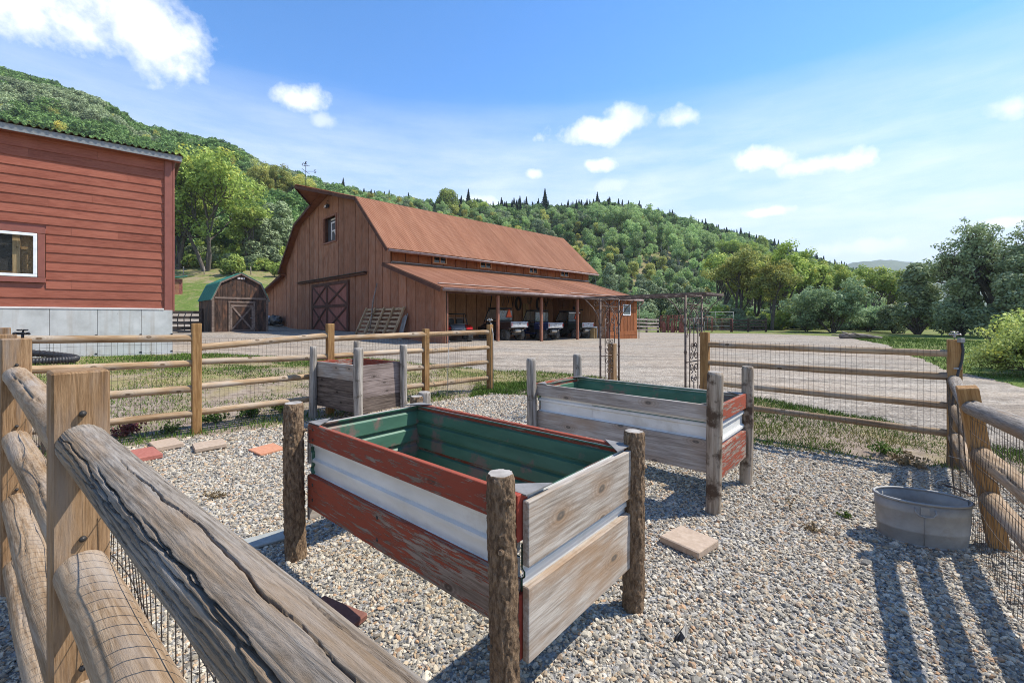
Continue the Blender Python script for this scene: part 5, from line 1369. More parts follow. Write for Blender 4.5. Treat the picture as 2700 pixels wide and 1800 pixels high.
    f = MB(); f.box(((a0 + a1) / 2, .16, c0 - .02), (a1 - a0 + .2, .18, .04)); f.build('inner_sill', M['stud'], wo)
    # roof edge: fascia and corrugated tin
    m = MB(); m.box((-L / 2 + .06, -.16, zt - .0), (L + .3, .03, .16)); m.build('fascia', M['fascia'], Hs)
    m = MB(); m.box((-L / 2 + .06, -.05, zt - .06), (L + .22, .19, .03)); m.build('soffit', M['siding_trim'], Hs)
    m = MB(); vs = []; kx = int((L + .4) / .03)
    for j in range(kx + 1):
        x = -L - .1 + (L + .34) * j / kx; o = .034 * math.cos(x / .15 * 2 * math.pi)
        vs += [(x, -.22, zt + .115 + o), (x, Dp * .5, zt + .26 + o)]
    m.add(vs, [(2 * j, 2 * j + 2, 2 * j + 3, 2 * j + 1) for j in range(kx)])
    vs2 = [(p[0], p[1], p[2] - .012) for p in vs]; m.add(vs2, [(2 * j, 2 * j + 1, 2 * j + 3, 2 * j + 2) for j in range(kx)])
    m.build('roof', M['old_tin'], Hs)
    m = MB(); m.prism([(.06, Dp * .5, zt + .20), (.06, Dp + .2, zt + .0), (-L, Dp + .2, zt), (-L, Dp * .5, zt + .20)], (0, 0, .04)); m.build('rear_roof', M['old_tin'], Hs)
house()

# ------------------------------------------------------------------ dark shed
def shed():
    O = Vector((-20.4, 30.0, .72)); 
    S = empty('garden_shed', O, E1A, 'small charred black shed with green metal gambrel roof', 'shed'); S.scale = (.94, .94, .94)
    W = 3.56; Dp = 5.0; 
    eave, brk, apex = 2.50, 3.65, 4.35
    prof = [(0, eave), (.50, brk), (W / 2, apex), (W - .5, brk), (W, eave)]
    vboards(S, 'front_wall', prof, .3, M['shed_board'], 0.0, -.03, lambda u: -.1, axis='s', back=M['dark_void'], gap=.012)
    vboards(S, 'side_wall', [(0, eave), (Dp, eave)], .3, M['shed_board'], 0.0, -.03, lambda u: -.1, axis='w', back=M['dark_void'], gap=.012)
    m = MB(); m.box((W, Dp / 2, eave / 2), (.06, Dp, eave)); m.build('far_wall', M['shed_board'], S)
    def tr(a, b, w=.12, y=-.06): m = MB(); m.bar((a[0], y, a[1]), (b[0], y, b[1]), w, .03, (0, 1, 0)); m.build('trim', M['shed_trim'], S)
    tr((.0, -.1), (.0, eave), .16); tr((W, -.1), (W, eave), .16); tr((.1, 2.52), (W - .1, 2.52), .14)
    tr((1.02, .02), (1.02, 2.18), .11, -.065); tr((2.66, .02), (2.66, 2.18), .11, -.065); tr((.95, 2.23), (2.73, 2.23), .11, -.067)
    D_ = MB(); D_.box((1.84, -.045, 1.08), (1.54, .03, 2.05)); D = D_.build('door', M['shed_board'], S)
    for a, b, w in (((1.1, .12), (2.58, .12), .13), ((1.1, 1.95), (2.58, 1.95), .13), ((1.14, .18), (1.14, 1.88), .12), ((2.54, .18), (2.54, 1.88), .12)):
        m = MB(); m.bar((a[0], -.075, a[1]), (b[0], -.075, b[1]), w, .025, (0, 1, 0)); m.build('brace', M['shed_trim'], D)
    for k, (a, b) in enumerate((((1.2, .2), (2.48, 1.88)), ((1.2, 1.88), (2.48, .2)))):
        m = MB(); m.bar((a[0], -.074 - .012 * k, a[1]), (b[0], -.074 - .012 * k, b[1]), .11, .02, (0, 1, 0)); m.build('brace', M['shed_trim'], D)
    m = MB(); m.bar((2.38, -.10, 1.05), (2.52, -.10, 1.05), .02, .03); m.build('latch', M['galv'], D)
    V = MB(); V.box((W / 2, -.05, 4.02), (.50, .04, .18)); Vo = V.build('gable_vent', M['shed_trim'], S)
    for k in range(5): m = MB(); m.box((W / 2 - .2 + .1 * k, -.075, 4.02), (.05, .02, .15)); m.build('louver', M['letter'], Vo)
    for p, q in (((-.12, 2.36), (.46, 3.72)), ((.44, 3.70), (W / 2, 4.43)), ((W + .12, 2.36), (W - .46, 3.72)), ((W - .44, 3.70), (W / 2, 4.43))):
        nb = 16; e = (Dp + .3) / nb
        Ro = empty('roof_slope'); Ro.parent = S
        for i in range(nb):
            m = MB(); y = -.18 + e * i; d = Vector((q[0] - p[0], 0, q[1] - p[1])); n = Vector((-d.z, 0, d.x)).normalized()
            if n.z < 0: n = -n
            P = lambda y, t, o: Vector((p[0], y, p[1])) + d * t + n * o
            m.add([P(y, 0, 0), P(y, 0, .035), P(y + .04, 0, .035), P(y + .05, 0, .005), P(y + e, 0, .005), P(y, 1, 0), P(y, 1, .035), P(y + .04, 1, .035), P(y + .05, 1, .005), P(y + e, 1, .005)], [(0, 1, 6, 5), (1, 2, 7, 6), (2, 3, 8, 7), (3, 4, 9, 8)])
            m.build('roof_sheet', M['green_tin'], Ro)
        m = MB(); d = Vector((q[0] - p[0], 0, q[1] - p[1])).normalized(); m.bar((p[0], -.15, p[1] - .06), (q[0], -.15, q[1] - .06), .13, .03, (0, 1, 0)); m.build('rake_trim', M['shed_trim'], S)
shed()

# ------------------------------------------------------------------ things in and around the barn
M['tyre'] = surf('rubber_tyre', [(0.3, (0.045, 0.043, 0.04)), (0.7, (0.12, 0.115, 0.105))], ns=9, rough=0.9)
M['rim'] = plain('dusty_wheel_rim', (0.20, 0.185, 0.165), 0.5, 0.5)
M['cart_blue'] = plain('dark_blue_plastic', (0.025, 0.045, 0.14), 0.3, 0, 0.5)
M['cart_black'] = plain('black_cart_plastic', (0.035, 0.036, 0.04), 0.4)
M['cart_green'] = plain('dark_green_cart_plastic', (0.035, 0.05, 0.045), 0.4)
M['cart_maroon'] = plain('maroon_plastic', (0.06, 0.035, 0.03), 0.35)
M['tailgate'] = surf('dusty_grey_tailgate', [(0.3, (0.30, 0.305, 0.31)), (0.7, (0.46, 0.465, 0.47))], ns=5, rough=0.6)
M['cage'] = plain('black_cage_tube', (0.02, 0.02, 0.02), 0.35)
M['buggy_red'] = plain('glossy_red_plastic', (0.42, 0.012, 0.014), 0.25, 0, 0.6)
M['buggy_grey'] = plain('grey_hood_plastic', (0.23, 0.24, 0.25), 0.4)
M['orange'] = plain('orange_reflector', (0.85, 0.13, 0.03), 0.5)
M['lamp_red'] = plain('red_lamp_lens', (0.35, 0.03, 0.025), 0.2)
M['white'] = plain('white_lettering', (0.78, 0.78, 0.78), 0.5)
M['muffler'] = plain('dusty_muffler', (0.40, 0.37, 0.32), 0.5, 0.4)
M['seat'] = plain('black_vinyl', (0.025, 0.025, 0.025), 0.5)
M['barrel'] = plain('pale_blue_plastic', (0.42, 0.50, 0.58), 0.45)
M['pallet'] = wood('pallet_wood', (0.27, 0.175, 0.095), (0.47, 0.35, 0.215), 'X', 0.14)
M['rope'] = plain('old_rope', (0.20, 0.135, 0.085), 0.9)
M['leather'] = plain('dark_leather', (0.035, 0.02, 0.014), 0.6)
M['handle'] = wood('tool_handle', (0.30, 0.18, 0.075), (0.48, 0.32, 0.15), 'Z', 0.1, knots=False)
M['bagpl'] = surf('printed_feed_bag', [(0.3, (0.50, 0.54, 0.58)), (0.5, (0.66, 0.70, 0.73)), (0.6, (0.20, 0.30, 0.38)), (0.75, (0.62, 0.66, 0.70))], ns=3.2, rough=0.45)
M['rust_red'] = surf('rusty_red_paint', [(0.3, (0.12, 0.045, 0.035)), (0.5, (0.24, 0.075, 0.055)), (0.7, (0.33, 0.13, 0.10))], ns=5, rough=0.7, rnd=.1)
M['corral'] = wood('grey_corral_plank', (0.20, 0.165, 0.14), (0.40, 0.345, 0.30), 'X', 0.15)
M['corral_dark'] = wood('dark_corral_plank', (0.055, 0.04, 0.03), (0.12, 0.09, 0.07), 'X', 0.15)
M['corral_post'] = plain('dark_railway_tie', (0.06, 0.042, 0.035), 0.95)
M['deadwood'] = wood('dead_wood', (0.16, 0.13, 0.11), (0.34, 0.29, 0.25), 'X', 0.15)

def wheel(parent, c, r, w, axis='X', name='wheel'):
    T = empty(name, c); T.parent = parent
    pr = [(r * .52, -w * .42), (r * .62, -w * .5), (r * .88, -w * .5), (r * .98, -w * .36), (r, -w * .12), (r, w * .12), (r * .98, w * .36), (r * .88, w * .5), (r * .62, w * .5), (r * .52, w * .42)]
    m = MB(); m.lathe(pr, seg=26, axis=axis)
    for k in range(22):
        a = 2 * math.pi * k / 22
        for sg in (-1, 1):
            d = sg * w * .25; p = {'X': (d, r * .99 * math.cos(a), r * .99 * math.sin(a)), 'Y': (r * .99 * math.cos(a), d, r * .99 * math.sin(a))}[axis]
            rt = Matrix.Rotation(a if axis == 'X' else -a, 3, axis)
            m.box(p, (w * .42, .05, .035) if axis == 'X' else (.05, w * .42, .035), rt) if False else m.box(p, {'X': (w * .42, .03, .05), 'Y': (.03, w * .42, .05)}[axis], rt)
    m.build('tyre', M['tyre'], T)
    m = MB(); m.lathe([(0, -w * .2), (r * .12, -w * .24), (r * .16, -w * .14), (r * .45, -w * .12), (r * .54, -w * .42), (r * .54, w * .42), (r * .45, w * .12), (r * .16, w * .14), (0, w * .2)], seg=20, axis=axis); m.build('rim', M['rim'], T)
    return T
def utility_cart(s, w, body, label, blue=False, box_h=.0, flag=True, green=False, visor=False, rz=0.0):
    """x across, y forward (into the barn), z up"""
    p = b2w(s, w); z = tz(p.x, p.y)
    T = empty('utility_vehicle', (p.x, p.y, z + .02), E1A + rz, label, 'utility vehicle', 'utility vehicles parked in the lean-to'); T.scale = (1.1, 1.1, 1.13)
    W = 1.44
    for y in (.62, 2.55):
        for x in (-W / 2 + .12, W / 2 - .12): wheel(T, (x, y, .33), .33, .27)
    def part(nm, mt, f): m = MB(); f(m); return m.build(nm, mt, T)
    bx = part('cargo_box', body, lambda m: (m.box((0, .62, .80), (W - .06, 1.2, .05)), m.box((-W / 2 + .05, .62, .93), (.05, 1.2, .30), None, .015), m.box((W / 2 - .05, .62, .93), (.05, 1.2, .30), None, .015), m.box((0, 1.2, .95), (W - .06, .05, .36))))
    tg = part('tailgate', M['tailgate'], lambda m: (m.box((0, .0, .94), (W, .06, .35), None, .025), m.box((0, -.032, 1.06), (W * .72, .02, .05), None, .006), m.box((0, -.032, .83), (W * .62, .02, .05), None, .006)))
    m = MB(); m.box((.02, -.046, .945), (.34, .006, .035)); m.build('badge', M['white'], tg)
    m = MB(); m.box((0, -.05, 1.0), (.16, .03, .05), None, .01); m.build('latch', M['black'], tg)
    for x in (-W / 2 + .06, W / 2 - .06):
        m = MB(); m.box((x, -.028, .95), (.07, .05, .2), None, .015); m.build('tail_lamp', M['lamp_red'], T)
    part('frame', M['steel_dark'], lambda m: (m.box((0, 1.6, .42), (.72, 2.7, .12)), m.box((0, .25, .6), (.8, .3, .12))))
    part('rear_fender', body, lambda m: (m.box((-W / 2 + .1, .72, .72), (.2, 1.15, .12), None, .03), m.box((W / 2 - .1, .72, .72), (.2, 1.15, .12), None, .03)))
    part('muffler', M['muffler'], lambda m: m.tube([(-.26, .16, .58), (.2, .16, .58)], .105, 14))
    part('exhaust_pipe', M['muffler'], lambda m: m.tube([(.2, .16, .58), (.3, .12, .6), (.33, .02, .63)], .03, 8))
    for sg in (-1, 1):
        part('axle_arm', M['rim'], lambda m: (m.tube([(.12 * sg, .62, .36), (.5 * sg, .62, .33)], .035, 8), m.tube([(.16 * sg, .4, .48), (.5 * sg, .6, .3)], .022, 6), m.tube([(.32 * sg, .5, .7), (.46 * sg, .55, .36)], .035, 8)))
    part('floor_pan', body, lambda m: (m.box((0, 1.85, .42), (W - .3, 1.1, .08)), m.box((-W / 2 + .18, 1.85, .44), (.1, 1.0, .14), None, .02), m.box((W / 2 - .18, 1.85, .44), (.1, 1.0, .14), None, .02)))
    part('seat_base', M['cart_black'], lambda m: m.box((0, 1.55, .62), (W - .24, .5, .34), None, .03))
    part('seat', M['seat'], lambda m: (m.box((0, 1.56, .84), (W - .28, .5, .14), None, .04), m.box((0, 1.34, 1.12), (W - .28, .13, .46), Matrix.Rotation(R(-8), 3, 'X'), .04)))
    hd = part('hood', body, lambda m: m.prism([(-W / 2 + .12, 2.3, .55), (-W / 2 + .12, 2.3, 1.02), (-W / 2 + .2, 2.65, .98), (-W / 2 + .2, 3.02, .78), (-W / 2 + .2, 3.06, .5)], (W - .32, 0, 0)))
    part('front_fender', body, lambda m: (m.box((-W / 2 + .1, 2.55, .76), (.2, .85, .10), None, .03), m.box((W / 2 - .1, 2.55, .76), (.2, .85, .10), None, .03)))
    part('front_bumper', M['cage'], lambda m: m.tube([(-.5, 3.05, .45), (-.5, 3.18, .7), (.5, 3.18, .7), (.5, 3.05, .45)], .025, 8))
    part('dashboard', M['cart_black'], lambda m: m.box((0, 2.28, 1.0), (W - .26, .2, .2), None, .04))
    part('steering_wheel', M['cage'], lambda m: m.tube([(-.35 + .17 * math.cos(a), 2.08 + .05 * math.sin(a), 1.08 + .16 * math.sin(a)) for a in np.linspace(0, 6.28, 17)[:-1]], .016, 6, closed=True))
    xc = W / 2 - .1; cg = MB()
    for x in (-xc, xc):
        cg.tube([(x, 1.24, .85), (x, 1.26, 1.82), (x, 1.36, 1.87), (x, 2.02, 1.86), (x, 2.38, 1.25), (x, 2.5, .98)], .027, 8)
    for y, z_ in ((1.26, 1.84), (2.02, 1.86), (1.25, 1.15), (2.4, 1.2)): cg.tube([(-xc, y, z_), (xc, y, z_)], .027, 8)
    cg.build('roll_cage', M['cage'], T)
    part('roof_panel', M['cart_black'], lambda m: m.box((0, 1.64, 1.905), (W - .1, .86, .05), None, .02))
    rp = part('rear_shield', M['shield'], lambda m: m.box((0, 1.235, 1.48), (2 * xc - .06, .012, .56)))
    part('windshield', M['shield'], lambda m: m.add([(-xc, 2.03, 1.83), (xc, 2.03, 1.83), (xc, 2.39, 1.22), (-xc, 2.39, 1.22)], [(0, 1, 2, 3)]))
    for x in (-xc, xc): part('door_net', M['cart_black'], lambda m: (m.tube([(x, 1.3, 1.2), (x, 2.1, 1.15)], .02, 6), m.tube([(x, 1.3, .8), (x, 2.2, .7)], .02, 6), m.tube([(x, 1.75, .6), (x, 1.72, 1.18)], .018, 6)))
    if visor: part('sun_visor', M['white'], lambda m: m.box((0, 1.16, 1.79), (W - .05, .06, .07), None, .02))
    if flag:
        m = MB(); c = Vector((.30, 1.19, 1.58)); q = .21
        m.prism([c + Vector((-q, 0, -.2)), c + Vector((q, 0, -.2)), c + Vector((.04, 0, .22)), c + Vector((-.04, 0, .22))], (0, -.012, 0)); sg_ = m.build('slow_vehicle_triangle', M['orange'], T)
        m = MB(); m.prism([c + Vector((-q - .05, .004, -.235)), c + Vector((q + .05, .004, -.235)), c + Vector((.05, .004, .27)), c + Vector((-.05, .004, .27))], (0, .008, 0)); m.build('border', M['lamp_red'], sg_)
    if blue:
        part('side_panel', M['cart_blue'], lambda m: (m.box((-W / 2 + .015, .75, .93), (.03, 1.0, .24), None, .01)))
        m = MB()
        for k in range(3): m.bar((-W / 2 - .004, .55 + k * .1, .88), (-W / 2 - .004, .61 + k * .1, .97), .006, .03)
        m.build('side_badge', M['white'], T)
    return T
utility_cart(6.05, .35, M['cart_maroon'], 'utility vehicle with orange triangle on its rear window, first from the barn corner')
utility_cart(9.75, .4, M['cart_blue'], 'utility vehicle with dark blue side panel, middle of the three', blue=True, flag=False, rz=R(-2))
c3 = utility_cart(13.75, .5, M['cart_green'], 'black utility vehicle with white visor beside the pale barrel', flag=True, visor=True, rz=R(2))
def red_buggy():
    p = b2w(1.95, 1.7); z = tz(p.x, p.y)
    T = empty('sport_buggy', (p.x, p.y, z + .02), E1A + R(150), 'red sport buggy with bare roll cage at the near end of the lean-to', 'buggy')
    def part(nm, mt, f): m = MB(); f(m); return m.build(nm, mt, T)
    for y in (-.95, .95):
        for x in (-.68, .68): wheel(T, (x, y, .35), .35, .27)
    part('tub', M['cart_black'], lambda m: m.box((0, -.1, .55), (1.1, 1.9, .35), None, .05))
    part('hood', M['buggy_grey'], lambda m: m.add([(-.45, .55, .98), (.45, .55, .98), (.36, 1.3, .78), (-.36, 1.3, .78), (-.5, .55, .6), (.5, .55, .6), (.4, 1.42, .55), (-.4, 1.42, .55)], [(0, 1, 2, 3), (3, 2, 6, 7), (0, 3, 7, 4), (1, 5, 6, 2), (4, 7, 6, 5), (0, 4, 5, 1)]))
    for sg in (-1, 1):
        part('front_fender', M['buggy_red'], lambda m: m.prism([(sg * .45, .5, .95), (sg * .45, 1.2, .82), (sg * .45, 1.3, .7), (sg * .45, .45, .75)], (sg * .36, 0, 0)))
        part('rear_fender', M['buggy_red'], lambda m: m.prism([(sg * .5, -1.3, .8), (sg * .5, -.6, .98), (sg * .5, -.2, .9), (sg * .5, -.5, .62), (sg * .5, -1.3, .66)], (sg * .28, 0, 0)))
        part('side_panel', M['buggy_red'], lambda m: m.prism([(sg * .56, -.5, .5), (sg * .56, -.5, .78), (sg * .56, .2, .62), (sg * .56, .5, .9), (sg * .56, .55, .5)], (sg * .04, 0, 0)))
        part('headlamp', M['shield'], lambda m: m.box((sg * .32, 1.3, .74), (.2, .1, .08), None, .02))
    part('seat', M['seat'], lambda m: (m.box((-.28, -.2, .72), (.46, .5, .16), None, .04), m.box((.28, -.2, .72), (.46, .5, .16), None, .04), m.box((-.28, -.48, 1.02), (.44, .14, .6), None, .05), m.box((.28, -.48, 1.02), (.44, .14, .6), None, .05)))
    part('roll_cage', M['cage'], lambda m: [m.tube([(x, -.95, .85), (x * .92, -.55, 1.62), (x * .9, .05, 1.62), (x, .62, .98)], .026, 8) for x in (-.6, .6)] + [m.tube([(-.55, y, z_), (.55, y, z_)], .026, 8) for y, z_ in ((-.55, 1.62), (.05, 1.62), (.62, 1.0))])
    part('front_rack', M['rim'], lambda m: [m.tube([(-.42, y, 1.02), (.42, y, 1.02)], .014, 6) for y in (.6, .85, 1.1)] + [m.tube([(x, .6, 1.02), (x, 1.1, 1.02)], .014, 6) for x in (-.42, 0, .42)] + [m.tube([(-.42, .6, 1.02), (-.5, .55, 1.38), (.5, .55, 1.38), (.42, .6, 1.02)], .016, 6)])
    part('bumper', M['cage'], lambda m: m.tube([(-.35, 1.4, .5), (-.35, 1.52, .7), (.35, 1.52, .7), (.35, 1.4, .5)], .022, 8))
red_buggy()
def wood_pallet(w, s, lean, label, hh=1.95, L=4.9, posts=5, slats=7, rz=0.0):
    p = b2w(s, w); z = tz(p.x, p.y)
    T = empty('wooden_pallet', (p.x, p.y, z), 0, label, 'pallet', 'pallets leaning on the barn gable')
    T.rotation_euler = (Matrix.Rotation(E1A + R(-90) + rz, 4, 'Z') @ Matrix.Rotation(lean, 4, 'X')).to_euler()
    for i in range(posts):
        x = -L / 2 + L * i / (posts - 1)
        m = MB(); m.box((0, 0, 0), (hh, .10, .13)); m.build('stringer', M['pallet'], T, (x, -.07, hh / 2), (0, R(-90), 0))
    for i in range(slats):
        m = MB(); m.box((0, 0, 0), (L, .03, .15)); m.build('slat', M['pallet'], T, (0, .012, .1 + (hh - .2) * i / (slats - 1)))
wood_pallet(6.45, -.95, R(-24), 'wide slatted pallet leaning on the barn gable beside the sliding door')
def panel_scrap():
    p = b2w(-.55, 3.95); z = tz(p.x, p.y)
    T = empty('metal_sheet', (p.x, p.y, z), E1A + R(-90), 'bent grey sheet leaning behind the wide pallet', 'metal sheet')
    m = MB(); m.add([(-.3, .0, 0), (.1, .05, 0), (.2, .35, 1.35), (.0, .4, 1.5), (-.25, .35, 1.3), (.2, .2, .8)], [(0, 1, 5, 4), (5, 2, 3, 4)]); m.build('sheet', M['galv'], T)
    m = MB(); m.tube([(.1, .05, 0), (.2, .2, .8), (.22, .4, 1.55)], .03, 6); m.build('edge_fold', M['galv'], T)
    p = b2w(-.3, 7.4); T = empty('wooden_pole', (p.x, p.y, tz(p.x, p.y)), E1A, 'thin crooked stick leaning against the barn boards', 'stick')
    m = MB(); m.tube([(-.5, 0, 0), (-.3, .05, 1.2), (-.22, .0, 2.2), (.12, .1, 3.45)], [.05, .045, .05, .03], 7); m.build('shaft', M['deadwood'], T)
panel_scrap()
def feed_bags():
    p = b2w(-1.3, 28.3); z = tz(p.x, p.y)
    T = empty('feed_bag', (p.x, p.y, z), E1A, 'crumpled pale blue printed bag against the barn corner', 'bag')
    me = bpy.data.meshes.new('sack'); bm = bmesh.new(); bmesh.ops.create_icosphere(bm, subdivisions=4, radius=1)
    for v in bm.verts:
        c = v.co; n = vnoise(np.array([c.x * 2 + 5]), np.array([c.y * 2 + c.z * 3]), 1.0, 3)[0] - .5; k = abs(math.sin(c.x * 5 + c.y * 3)) * .12
        v.co = Vector((c.x * .55, c.y * 1.25, (c.z * .55 + .45) * (1 - .35 * math.exp(-((c.y - .15) / .25) ** 2)))) * (1 + n * .4 - k)
        if v.co.z < 0: v.co.z = 0
    bm.to_mesh(me); bm.free(); me.materials.append(M['bagpl']); me.polygons.foreach_set('use_smooth', [True] * len(me.polygons)); link('sack', me, T)
    T = empty('tarp_bundle', b2w(-.7, 27.2, z), E1A, 'black tarp bundle behind the pale blue bag', 'tarp')
    me2 = bpy.data.meshes.new('fold'); bm = bmesh.new(); bmesh.ops.create_icosphere(bm, subdivisions=3, radius=1)
    for v in bm.verts: c = v.co; v.co = Vector((c.x * .5, c.y * 1.5, max(0, c.z * .5 + .5))) * (1 + .25 * (vnoise(np.array([c.x * 3]), np.array([c.y * 3 + c.z * 2]), 1, 5)[0] - .5))
    bm.to_mesh(me2); bm.free(); me2.materials.append(M['black']); link('fold', me2, T)
    m = MB(); m.tube([(-.3, -1.2, .05), (-.4, -2.4, .06), (-.3, -3.4, .04)], .06, 6); m.build('trailing_edge', M['black'], T)
feed_bags()
def barrel():
    p = b2w(15.2, 1.0); z = tz(p.x, p.y)
    T = empty('plastic_barrel', (p.x, p.y, z), 0, 'pale blue plastic barrel at the far end of the lean-to', 'barrel')
    m = MB(); m.lathe([(0, 0), (.27, 0), (.30, .05), (.31, .3), (.325, .32), (.31, .34), (.315, .62), (.325, .64), (.31, .66), (.30, .86), (.27, .92), (0, .92)], seg=24); m.build('shell', M['barrel'], T)
    m = MB(); m.lathe([(.29, .9), (.305, .91), (.305, .94), (.28, .945)], seg=24); m.build('lid_ring', M['white_vinyl'], T)
    p = b2w(14.75, .7); T = empty('wooden_box', (p.x, p.y, tz(p.x, p.y)), E1A, 'upright plywood crate beside the pale blue barrel', 'crate')
    for k in range(2): m = MB(); m.box((-.16 + .32 * k, 0, .42), (.03, .42, .84)); m.build('side_panel', M['stud'], T)
    m = MB(); m.box((0, 0, .84), (.35, .44, .03)); m.build('top_panel', M['stud'], T)
    m = MB(); m.box((0, .2, .42), (.29, .02, .8)); m.build('back_panel', M['stud'], T)
barrel()
def tack():
    """ropes, straps and tools hung on the lean-to walls"""
    def at_wall(s, z, d=.2): return b2w(s, 5.98 - d, z + .2)
    def hang(nm, s, z, label, cat, fn, mt, w=None):
        p = at_wall(s, z) if w is None else b2w(15.9 - .12, w, z + .2)
        T = empty(nm, p, E1A if w is None else E1A + R(90), label, cat); fn(T, mt); return T
    def loop(rx, rz_, n=1, tk=.035):
        def f(T, mt):
            for k in range(n):
                m = MB(); m.tube([(rx * math.sin(a) * (1 - .1 * k) + .05 * k, -.03 * k, -rz_ + rz_ * math.cos(a)) for a in np.linspace(0, 6.28, 21)[:-1]], tk, 7, closed=True); m.build('coil', mt, T)
            m = MB(); m.tube([(0, .1, .0), (0, -.06, .02)], .015, 6); m.build('peg', M['steel_dark'], T)
        return f
    def strap(pts, tk=.025):
        def f(T, mt):
            m = MB(); m.tube(pts, tk, 6); m.build('strap', mt, T)
            m = MB(); m.tube([(0, .1, .0), (0, -.06, .02)], .015, 6); m.build('peg', M['steel_dark'], T)
        return f
    hang('horse_collar', 11.4, 3.2, 'dark horse collar hung above the middle utility vehicle', 'horse collar', loop(.28, .52, 2, .07), M['leather'])
    hang('horse_collar', 13.9, 3.2, 'dark oval horse collar hung right of the second lean-to post', 'horse collar', loop(.26, .5, 2, .07), M['leather'])
    hang('rope_coil', 12.7, 3.6, 'coil of pale rope hung between the two horse collars', 'rope', loop(.22, .45, 3, .02), M['rope'])
    hang('leather_harness', 9.2, 3.7, 'tangle of tan harness straps behind the orange triangle', 'harness', strap([(-.5, 0, -.1), (-.2, -.1, -.9), (.1, -.05, -.2), (.4, -.1, -1.3), (.6, 0, -.3), (.9, -.1, -1.1), (.5, -.1, -1.8)], .022), M['rope'])
    hang('leather_harness', 10.4, 3.9, 'dark harness straps hung high beside the tan straps', 'harness', strap([(-.3, 0, 0), (-.2, -.1, -1.2), (.0, -.08, -.1), (.3, -.1, -1.5), (.45, 0, .0)], .035), M['leather'])
    hang('bridle', 14.8, 3.8, 'black bridle hung high near the partition wall', 'bridle', strap([(-.15, 0, 0), (-.25, -.08, -.8), (.0, -.1, -1.3), (.25, -.08, -.8), (.15, 0, 0), (0, -.05, -.5)], .03), M['leather'])
    hang('hanging_strap', 8.35, 3.9, 'long black strap with a hook behind the first utility vehicle', 'strap', strap([(.2, 0, .2), (.05, -.1, -.8), (-.1, -.1, -1.6), (-.22, -.1, -1.9)], .04), M['leather'])
    def tool(h, head):
        def f(T, mt):
            m = MB(); m.tube([(0, 0, -h), (.05, -.05, 0)], .025, 7); m.build('shaft', M['handle'], T)
            if head == 'shovel': m = MB(); m.lathe([(0, .0), (.12, .03), (.13, .22), (.03, .3)], (.05, -.05, 0), 10, sy=.3); m.build('blade', M['steel_dark'], T)
            elif head == 'rake':
                m = MB(); m.bar((-.25, -.05, 0), (.35, -.05, 0), .04, .04)
                for k in range(8): m.tube([(-.22 + k * .078, -.05, 0), (-.22 + k * .078, -.15, -.02)], .008, 4)
                m.build('head', M['steel_dark'], T)
            else: m = MB(); m.box((.05, -.05, 0), (.3, .08, .1), None, .01); m.build('head', M['steel_dark'], T)
        return f
    for w, h, hd, lb in ((4.6, 2.0, 'rake', 'long handled rake hung on the partition wall, deepest in the lean-to'), (3.4, 2.2, 'shovel', 'long handled shovel leaning on the partition wall, middle tool'), (2.6, 1.8, 'hoe', 'short hoe leaning on the partition wall, closest to the barrel')):
        hang('garden_tool', 0, 2.2 if hd != 'rake' else 2.6, lb, 'tool', tool(h, hd), None, w)
    def singletree(T, mt):
        m = MB(); m.tube([(-.7, 0, .4), (.0, -.06, 0), (.6, -.04, -.5)], [.03, .05, .03], 7); m.build('bar', M['handle'], T)
        m = MB(); m.tube([(-.5, -.05, -.6), (.3, -.05, .3)], .03, 6); m.build('cross_pole', M['rope'], T)
    hang('wagon_yoke', 15.2, 3.2, 'crossed wooden wagon bars on the wall beside the partition', 'wagon bar', singletree, None)
    def shelf(T, mt):
        m = MB(); m.bar((-.6, -.1, 0), (.7, -.1, 0), .04, .04); m.build('rail', M['rope'], T)
        for k in range(4): m = MB(); m.tube([(-.5 + .3 * k, -.1, 0), (-.5 + .3 * k, -.12, -.25 - .12 * (k % 2))], .03, 6); m.build('hook', M['leather'], T)
    hang('tack_rail', 11.2, 3.55, 'short hanging rail with hooks above the middle utility vehicle', 'rack', shelf, None)
    hang('plank_sheet', 12.0, 1.9, 'two plain planks leaning on the lean-to back wall', 'plank', lambda T, mt: [MB().box((x, -.1, 0), (.28, .04, 1.6), Matrix.Rotation(R(a), 3, 'Y')).build('plank', M['handle'], T) for x, a in ((0, 3), (.4, -4))], None)
tack()

# ------------------------------------------------------------------ corral beyond the drive
def plank_fence(x0, y0, x1, y1, n, h, label, mat, pm, nm='plank_fence', rails=4, sag=.04):
    T = empty(nm, (x0, y0, tz(x0, y0)), 0, label, 'fence'); b = Vector((x0, y0, tz(x0, y0)))
    d = Vector((x1 - x0, y1 - y0, 0)); 
    for i in range(n + 1):
        p = Vector((x0, y0, 0)) + d * (i / n); p.z = tz(p.x, p.y)
        m = MB(); m.box((0, 0, h / 2), (.2, .2, h + .3), None, .02); m.build('post', pm, T, p - b, (0, 0, random.uniform(0, .2)))
    for i in range(n):
        for k in range(rails):
            p = Vector((x0, y0, 0)) + d * (i / n); q = Vector((x0, y0, 0)) + d * ((i + 1) / n); p.z = tz(p.x, p.y); q.z = tz(q.x, q.y)
            z = h * (.2 + .72 * k / (rails - 1)); p.z += z + random.uniform(-sag, sag); q.z += z + random.uniform(-sag, sag); p.y -= .13; q.y -= .13
            rot, L = aim(p, q); m = MB(); m.box((L / 2, 0, 0), (L + .1, .05, .2)); link('plank', m.mesh('plank', mat), T, p - b, rot)
plank_fence(13.9, 50, 17.6, 53, 2, 1.65, 'pale grey plank corral fence beside the barn end', M['corral'], M['corral_post'])
plank_fence(27.9, 56, 31.5, 54.6, 2, 1.55, 'dark plank fence at the far right of the corral', M['corral_dark'], M['corral_post'])
